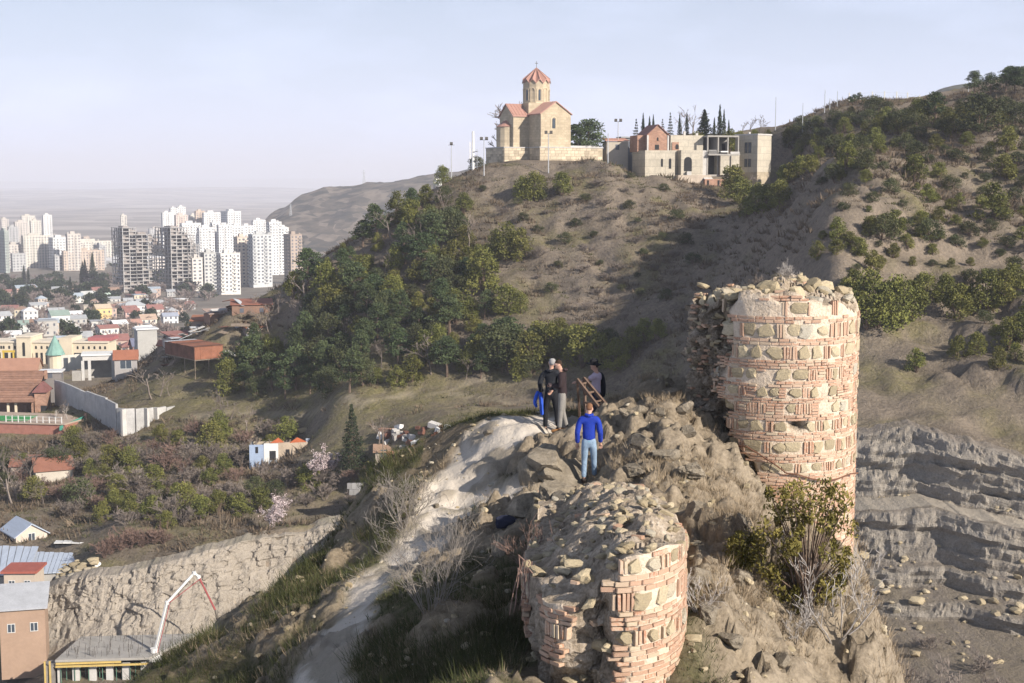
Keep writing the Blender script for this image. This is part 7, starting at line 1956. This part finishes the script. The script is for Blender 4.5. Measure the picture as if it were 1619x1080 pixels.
for a, b_ in ((J[0], J[1]), (J[1], J[3])): MB().tube([a + Vector((.38, -.3, .1)), b_ + Vector((.38, -.3, -.1))], .055, 6).build('delivery_pipe', RPt, pb)
for q in J[1:4]: MB().lathe([(.01, -.2), (.26, -.2), (.26, .2), (.01, .2)], 10).build('joint', WP, pb).location = q
MB().lathe([(.9, -.6), (.9, 0), (.5, .3), (.5, .9)], 12).build('turret', WP, pb); MB().tube([J[4], J[4] + Vector((.3, 0, -1.6))], .1, 6).build('end_hose', M_DARKF, pb)
# ================================================================== people on the ridge
def skin(name, V, E, mat, parent, sub=2, root=0):
    """V: (x, y, z, rx[, ry]); grows a smooth continuous surface round the joints"""
    me = bpy.data.meshes.new(name); me.from_pydata([v[:3] for v in V], E, [])
    o = bpy.data.objects.new(name, me); COL.objects.link(o)
    sm = o.modifiers.new('skin', 'SKIN'); sm.use_smooth_shade = True
    for i, v in enumerate(V):
        d = me.skin_vertices[0].data[i]; d.radius = (v[3], v[4] if len(v) > 4 else v[3]); d.use_root = (i == root)
    ss_ = o.modifiers.new('sub', 'SUBSURF'); ss_.levels = sub; ss_.render_levels = sub
    dg = bpy.context.evaluated_depsgraph_get(); ev = o.evaluated_get(dg)
    nm = bpy.data.meshes.new_from_object(ev); nm.name = name
    bpy.data.objects.remove(o); bpy.data.meshes.remove(me)
    nm.materials.clear(); nm.polygons.foreach_set('use_smooth', np.ones(len(nm.polygons), bool))
    return link(name, nm, mat, parent)
def cloth(name, c, var=.2, rough=.85): return plain(name, c, var, 7, rough, .2, bump=.8)
M_SKIN = plain('skin', (.50, .30, .22), .1, 12, .6, .3)
def arm_chain(sh, el, wr, grow=0.0, hand=True, hd=None):
    """shoulder, elbow, wrist -> joints with taper; hand with five fingers"""
    sh, el, wr = map(Vector, (sh, el, wr)); V = [(*sh, .062 + grow), (*((sh + el) / 2), .052 + grow), (*el, .044 + grow), (*((el + wr) / 2), .040 + grow), (*wr, .029 + grow)]
    E = [(0, 1), (1, 2), (2, 3), (3, 4)]
    if hand:
        d = (Vector(hd) if hd else (wr - el)).normalized(); s = d.cross(Vector((0, 1, 0.2))).normalized(); s = s if s.length > .1 else Vector((1, 0, 0)); n_ = d.cross(s)
        palm = wr + d * .05; V.append((*palm, .034, .024)); E.append((4, 5)); k = len(V)
        for i, (o, l) in enumerate(((-.030, .070), (-.010, .082), (.010, .078), (.030, .062))):
            a = palm + d * .035 + s * o; b = a + d * l * .5 + n_ * .008; c = a + d * l * .9 + n_ * .028
            V += [(*a, .0105), (*b, .0095), (*c, .008)]; E += [(5, k), (k, k + 1), (k + 1, k + 2)]; k += 3
        a = palm + s * -.036 - d * .005; b = a + s * -.022 + d * .03 + n_ * .012; V += [(*a, .012), (*b, .010)]; E += [(5, k), (k, k + 1)]
    return V, E
def person(label, pos, rz, H, pose, look, group='visitors on the ridge'):
    """pose: hip/knee/ankle and shoulder/elbow/wrist targets; look: colours and hair"""
    root = thing('person', label, 'person', pos, rz, group); k = H / 1.75; root.scale = (k, k, k)
    hip = Vector(pose.get('hip', (0, 0, .93))); ch = Vector(pose.get('chest', (0, 0, 1.33))); nk = Vector(pose.get('neck', (0, 0, 1.50))); hd = Vector(pose.get('head', (0, .02, 1.64))); yaw = pose.get('yaw', 0)
    fw = Vector((-math.sin(yaw), math.cos(yaw), 0)); rt = Vector((math.cos(yaw), math.sin(yaw), 0)); up = (hd - nk).normalized(); fw = (fw - up * fw.dot(up)).normalized()
    def torso(g): return [(*hip, .135 + g, .095 + g), (*(hip.lerp(ch, .45)), .125 + g, .088 + g), (*ch, .150 + g, .10 + g), (*(ch.lerp(nk, .55)), .105 + g, .075 + g)]
    # body: one continuous figure
    V = torso(-.012); E = [(0, 1), (1, 2), (2, 3)]
    b = len(V); V += [(*nk, .050), (*(nk + up * .075 + fw * .012), .058, .066), (*(hd - up * .015 + fw * .012), .076, .094), (*(hd + up * .055), .075, .094), (*(hd + up * .105 - fw * .005), .042, .05)]; E += [(3, b), (b, b + 1), (b + 1, b + 2), (b + 2, b + 3), (b + 3, b + 4)]
    b2 = len(V); V += [(*(hd - up * .02 + fw * .112), .013)]; E.append((b + 2, b2))                      # nose
    for s in (-1, 1):
        b2 = len(V); V.append((*(hd - up * .01 + rt * s * .083 - fw * .01), .014)); E.append((b + 2, b2))    # ear
    for s in (0, 1):
        sh, el, wr = pose['arms'][s]; v, e = arm_chain(sh, el, wr, -.012, True, pose.get('hands', (None, None))[s]); o = len(V); V += v; E += [(i + o, j + o) for i, j in e] + [(3, o)]
    for s in (0, 1):
        kn, an = pose['legs'][s]; h0 = hip + Vector(((-.085, .085)[s], 0, -.06)); o = len(V)
        V += [(*h0, .075), (*(h0.lerp(Vector(kn), .5)), .065), (*kn, .05), (*(Vector(kn).lerp(Vector(an), .45)), .046), (*an, .034)]; E += [(0, o), (o, o + 1), (o + 1, o + 2), (o + 2, o + 3), (o + 3, o + 4)]
    skin('body', V, E, M_SKIN, root)
    # eyes
    for s in (-1, 1):
        p = hd + up * .022 + fw * .094 + rt * s * .032; MB().lathe([(.001, -.011), (.009, -.007), (.011, 0), (.009, .007), (.001, .011)], 8).build('eye', M_DARKF, root).location = p
    MB().bar(hd - up * .058 + fw * .092 - rt * .022, hd - up * .058 + fw * .092 + rt * .022, .008, .01).build('mouth', plain('lips', (.36, .16, .14), .1, 9), root)
    # trousers
    V = [(*(hip + Vector((0, 0, .13))), .142, .106), (*(hip + Vector((0, 0, -.03))), .145, .108)]; E = [(0, 1)]
    for s in (0, 1):
        kn, an = Vector(pose['legs'][s][0]), Vector(pose['legs'][s][1]); h0 = hip + Vector(((-.085, .085)[s], 0, -.10)); o = len(V)
        V += [(*h0, .092, .095), (*h0.lerp(kn, .55), .082), (*kn, .066), (*kn.lerp(an, .5), .062), (*(an + Vector((0, 0, .02))), .058)]; E += [(1, o), (o, o + 1), (o + 1, o + 2), (o + 2, o + 3), (o + 3, o + 4)]
    skin('trousers', V, E, look['trousers'], root)
    # shoes
    for s in (0, 1):
        an = Vector(pose['legs'][s][1]); t = pose.get('toes', (0, 0))[s]; f = Vector((-math.sin(t), math.cos(t), 0)); z = Vector((0, 0, 1))
        g = an.z - .085
        skin('shoe', [(*(an + z * .02), .052), (*(Vector((an.x, an.y, .05 + g)) - f * .035), .058, .056), (*(Vector((an.x, an.y, .048 + g)) + f * .10), .058, .050), (*(Vector((an.x, an.y, .04 + g)) + f * .20), .046, .040)], [(0, 1), (1, 2), (2, 3)], look['shoes'], root)
    # upper clothing
    hem = pose.get('hem', .0)
    V = [(*(hip + Vector((0, 0, -.075 + hem))), .160, .126)] + [(*v[:3], v[3] + .026, v[4] + .026) for v in torso(0)[1:]] + [(*(nk - up * .015), .062, .062)]; E = [(0, 1), (1, 2), (2, 3), (3, 4)]
    for s in (0, 1):
        sh, el, wr = pose['arms'][s]; sl = look.get('sleeve', 1.0)
        if sl < 1: wr2 = el; el2 = Vector(sh).lerp(Vector(el), .6); v = [(*sh, .078), (*el2, .068)]; e = [(0, 1)]
        else: v, e = arm_chain(sh, el, wr, .020, False)
        o = len(V); V += v; E += [(i + o, j + o) for i, j in e] + [(3, o)]
    skin(look.get('top_name', 'jacket'), V, E, look['top'], root)
    if look.get('shirt'): skin('shirt_hem', [(*(hip + Vector((0, 0, .03))), .150, .116), (*(hip + Vector((0, 0, -.035))), .153, .119)], [(0, 1)], look['shirt'], root)
    if look.get('hood'):
        skin('hood', [(*(nk - fw * .075 + rt * .095 + up * .0), .035), (*(nk - fw * .11 - up * .055), .060, .045), (*(nk - fw * .075 - rt * .095), .035)], [(0, 1), (1, 2)], look['top'], root)
    if look.get('hair'):
        hc = hd + up * .03 - fw * .018
        V = [(*(hc - up * .085 - fw * .042), .066, .050), (*(hc - fw * .02 + up * .0), .085, .086), (*(hc + up * .055), .080, .090), (*(hc + up * .095), .045, .05)]; skin('hair', V, [(0, 1), (1, 2), (2, 3)], look['hair'], root)
    return root, dict(hd=hd, up=up, fw=fw, rt=rt, nk=nk, hip=hip)
ground_p = lambda px, D: Vector((X_at(px, D), D, rz_at(X_at(px, D), D)))
stand = {'legs': [((-.11, .02, .50), (-.13, -.02, .085)), ((.11, .02, .50), (.13, .0, .085))]}
NAVY, BLK = cloth('black_jacket', (.022, .024, .030)), cloth('black_trousers', (.016, .017, .021))
# grey haired man seen from behind, blue jacket in his hand
pA, dA = person('grey-haired person in black jacket and trousers, seen from behind, holding a blue jacket', ground_p(872, 33.9), rad(-12), 1.76,
   dict(legs=[((-.13, -.02, .50), (-.12, -.10, .085)), ((.12, .06, .50), (.16, .06, .085))], toes=(.5, -.3), arms=[((-.19, 0, 1.42), (-.27, -.05, 1.16), (-.25, .06, .94)), ((.19, 0, 1.42), (.27, -.10, 1.17), (.08, -.17, 1.02))], head=(.02, .02, 1.645), hem=-.05),
   dict(top=NAVY, trousers=BLK, shoes=cloth('dark_shoes', (.05, .04, .035)), hair=cloth('grey_hair', (.30, .29, .28)), hood=True))
BLUJ = cloth('bright_blue_fabric', (.03, .09, .50))
cl = thing('blue_jacket', 'bright blue jacket hanging from the grey-haired person hand', 'jacket', pA.location + Vector((-.30, -.02, .0)))
skin('folded_body', [(0, 0, .99, .05), (-.06, 0, .86, .09, .05), (-.10, -.02, .70, .11, .05), (-.04, 0, .58, .08, .04)], [(0, 1), (1, 2), (2, 3)], BLUJ, cl)
skin('hanging_sleeve', [(.04, -.03, .97, .05), (.06, -.05, .78, .06, .045), (.07, -.05, .55, .055, .04), (.09, -.05, .40, .05, .035)], [(0, 1), (1, 2), (2, 3)], BLUJ, cl)
# man in profile looking down at his hands
pB, dB = person('person in black hoodie, grey jeans and tan shoes looking down at their hands', ground_p(890, 33.2), rad(82), 1.72,
   dict(legs=[((-.10, .03, .50), (-.11, .06, .085)), ((.10, .0, .50), (.11, -.10, .085))], arms=[((-.19, .0, 1.41), (-.24, .02, 1.13), (-.08, .24, 1.14)), ((.19, 0, 1.41), (.24, .02, 1.13), (.08, .25, 1.12))], hands=((.6, .8, .1), (-.6, .8, .1)), neck=(0, .03, 1.50), head=(0, .10, 1.625), hem=-.03),
   dict(top=cloth('brown_black_hoodie', (.035, .024, .026)), trousers=cloth('grey_jeans', (.24, .225, .205)), shoes=cloth('tan_leather', (.30, .15, .06)), hair=cloth('dark_brown_hair', (.045, .028, .02)), hood=True))
h = dB['hd']; gmb = MB()
for s in (-1, 1): gmb.obox(h + dB['fw'] * .098 + dB['up'] * .02 + dB['rt'] * s * .036, dB['rt'] * .028, dB['fw'] * .006, dB['up'] * .02); gmb.bar(h + dB['fw'] * .095 + dB['up'] * .026 + dB['rt'] * s * .064, h - dB['fw'] * .01 + dB['up'] * .02 + dB['rt'] * s * .088, .008)
gmb.build('sunglasses', M_HOLE, pB)
ph = thing('phone', 'small dark phone held by the person in the black hoodie', 'phone', pB.location + Matrix.Rotation(rad(82), 3, 'Z') @ Vector((0, .31, 1.115))); MB().obox((0, 0, 0), (.04, 0, 0), (0, .075, .03), (0, -.003, .006)).build('phone_body', M_HOLE, ph); ph.rotation_euler = (0, 0, rad(82))
# man in blue walking away
BLUE = cloth('royal_blue_jacket', (.018, .045, .34), .25)
pC, dC = person('person in royal blue hooded jacket and light jeans walking away, seen from behind', ground_p(933, 30.4), rad(-4), 1.74,
   dict(legs=[((-.10, .05, .50), (-.11, -.02, .085)), ((.11, .10, .51), (.12, .16, .10))], arms=[((-.19, 0, 1.41), (-.255, -.05, 1.13), (-.25, .05, .87)), ((.19, 0, 1.41), (.245, -.06, 1.13), (.25, .06, .89))], neck=(0, .04, 1.49), head=(0, .10, 1.615), hem=.03),
   dict(top=BLUE, trousers=cloth('light_blue_jeans', (.24, .33, .44), .25), shoes=cloth('dark_shoes', (.05, .04, .035)), shirt=cloth('teal_shirt', (.03, .33, .42)), hair=cloth('ginger_hair', (.20, .10, .055)), hood=True))
# person with the hat leaning on the frame
pD, dD = person('person in black brimmed hat and pale lilac shirt, arm stretched to the rusty frame', ground_p(944, 34.5), rad(68), 1.70,
   dict(legs=[((-.10, .0, .50), (-.12, .0, .085)), ((.10, .02, .50), (.12, .03, .085))], arms=[((-.18, 0, 1.41), (-.22, .22, 1.28), (-.16, .46, 1.24)), ((.18, 0, 1.41), (.26, -.02, 1.15), (.24, .06, .93))], head=(0, .05, 1.635), hem=.02),
   dict(top=cloth('lilac_shirt', (.52, .44, .54), .1), top_name='shirt', sleeve=.5, trousers=cloth('dark_jeans', (.04, .045, .07)), shoes=cloth('dark_shoes', (.05, .04, .035)), hair=cloth('dark_brown_hair', (.045, .028, .02))))
hc = dD['hd'] + dD['up'] * .06
hat = MB().lathe([(.19, .0), (.195, .012), (.125, .03), (.112, .05), (.105, .10), (.09, .135), (.05, .148), (.001, .15)], 20).build('hat', cloth('black_felt', (.02, .02, .022)), pD, True); hat.location = hc; hat.rotation_euler = (rad(6), 0, 0)
skin('draped_jacket', [(.20, -.02, 1.47, .07), (.27, -.04, 1.36, .10, .07), (.30, -.06, 1.15, .11, .07), (.30, -.06, .95, .11, .07), (.28, -.06, .80, .09, .06)], [(0, 1), (1, 2), (2, 3), (3, 4)], NAVY, pD)
# the frame: two rails with rungs leaning on two legs
ap = P(923, 598, 33.9); ft = P(972, 662, 33.0); ft.z = rz_at(ft.x, ft.y) - .05
fr = thing('rusty_trestle', 'rusty angle-iron trestle frame leaning beside the person in the hat', 'metal frame', ft); M_IRON = plain('brown_rusted_iron', (.16, .105, .075), .4, 6, .7, .3)
A, Fp = ap - ft, Vector((0, 0, 0)); off = Vector((-.16, -.10, -.02))
for k in (0, 1): MB().bar(A + off * k, Fp + off * k * 1.3, .055, .075).build('rail', M_IRON, fr)
for t in (.12, .36, .6, .84): MB().bar(A.lerp(Fp, t), (A + off).lerp(Fp + off * 1.3, t), .03, .04).build('rung', M_IRON, fr)
for px, py, D, t in ((928, 640, 33.8, .02), (918.5, 634, 34.4, .0)):
    b = P(px, py, D); b.z = rz_at(b.x, b.y) - .05; MB().bar(A + off * (px < 925), b - ft, .05, .06).build('leg', M_IRON, fr)
MB().bar(A.lerp(Fp, .35), A.lerp(P(928, 640, 33.8) - ft, .6), .035, .045).build('brace', M_IRON, fr)
MB().bar(A.lerp(Fp, .75) , A.lerp(Fp, .3) + Vector((-.22, 0, -.32)), .045, .05).build('strut', M_IRON, fr)
# fallen cable and roots on the masonry, dark cloth bundle by the wall
cab = []
for px, py in [(1163,705),(1180,706),(1200,718),(1222,732),(1243,748),(1260,750),(1282,757),(1305,761),(1325,757),(1345,749),(1356,748)]:
    D = 31.6; x = X_at(px, D)
    u = (x - TC[0]) / TRX; D = TC[1] - TRY * math.sqrt(max(0.0, 1 - min(1, u * u))) - .07; cab.append(P(px, py, D))
o = tag(MB().tube(cab, .018, 6).build('cable', plain('brown_cable', (.16, .08, .05), .3, 5)), 'brown cable slung across the brick face of the tower', 'cable')
rr_ = random.Random(8); mb = MB()
for i in range(7):
    x, y = .22 + rr_.uniform(-.08, .12), 20.0 + rr_.uniform(-.5, .6); z = -5.55; pts = []
    for j in range(7): pts.append((x, y, z)); x += rr_.uniform(-.05, .015); y -= rr_.uniform(-.03, .06); z += -.16 if j > 1 else .05
    mb.tube(pts, [.012 - .0012 * j for j in range(7)], 4, False)
tag(mb.build('hanging_roots', M_BARER), 'thin brown roots hanging down the shaded side of the wall stub', 'roots')
q = ridge_at(803, 832) or ground_p(803, 28); o = link('cloth_bundle', BIG[2], None); o.data = o.data.copy(); o.data.materials.clear(); o.data.materials.append(cloth('dark_blue_cloth', (.025, .028, .05))); tag(o, 'dark blue cloth bundle lying on the rocks left of the wall stub', 'bundle'); o.location = q + Vector((0, 0, .08)); o.scale = (.5, .35, .25)
label_plants()
# ================================================================== air
hb = MB().box(-16000, 16000, -60, 30500, -180, 330).mesh('haze')
hm = bpy.data.materials.new('haze_air'); hm.use_nodes = True
hn = hm.node_tree.nodes; hn.clear()
ho = hn.new('ShaderNodeOutputMaterial'); pv = hn.new('ShaderNodeVolumePrincipled')
pv.inputs['Color'].default_value = (0.88, 0.90, 1.0, 1)
pv.inputs['Density'].default_value = 0.00014
pv.inputs['Anisotropy'].default_value = 0.0
hm.node_tree.links.new(pv.outputs['Volume'], ho.inputs['Volume'])
hz_o = link('haze', hb, hm); hz_o['kind'] = 'stuff'; hz_o['label'] = 'pale blue haze lying over the city and plain'
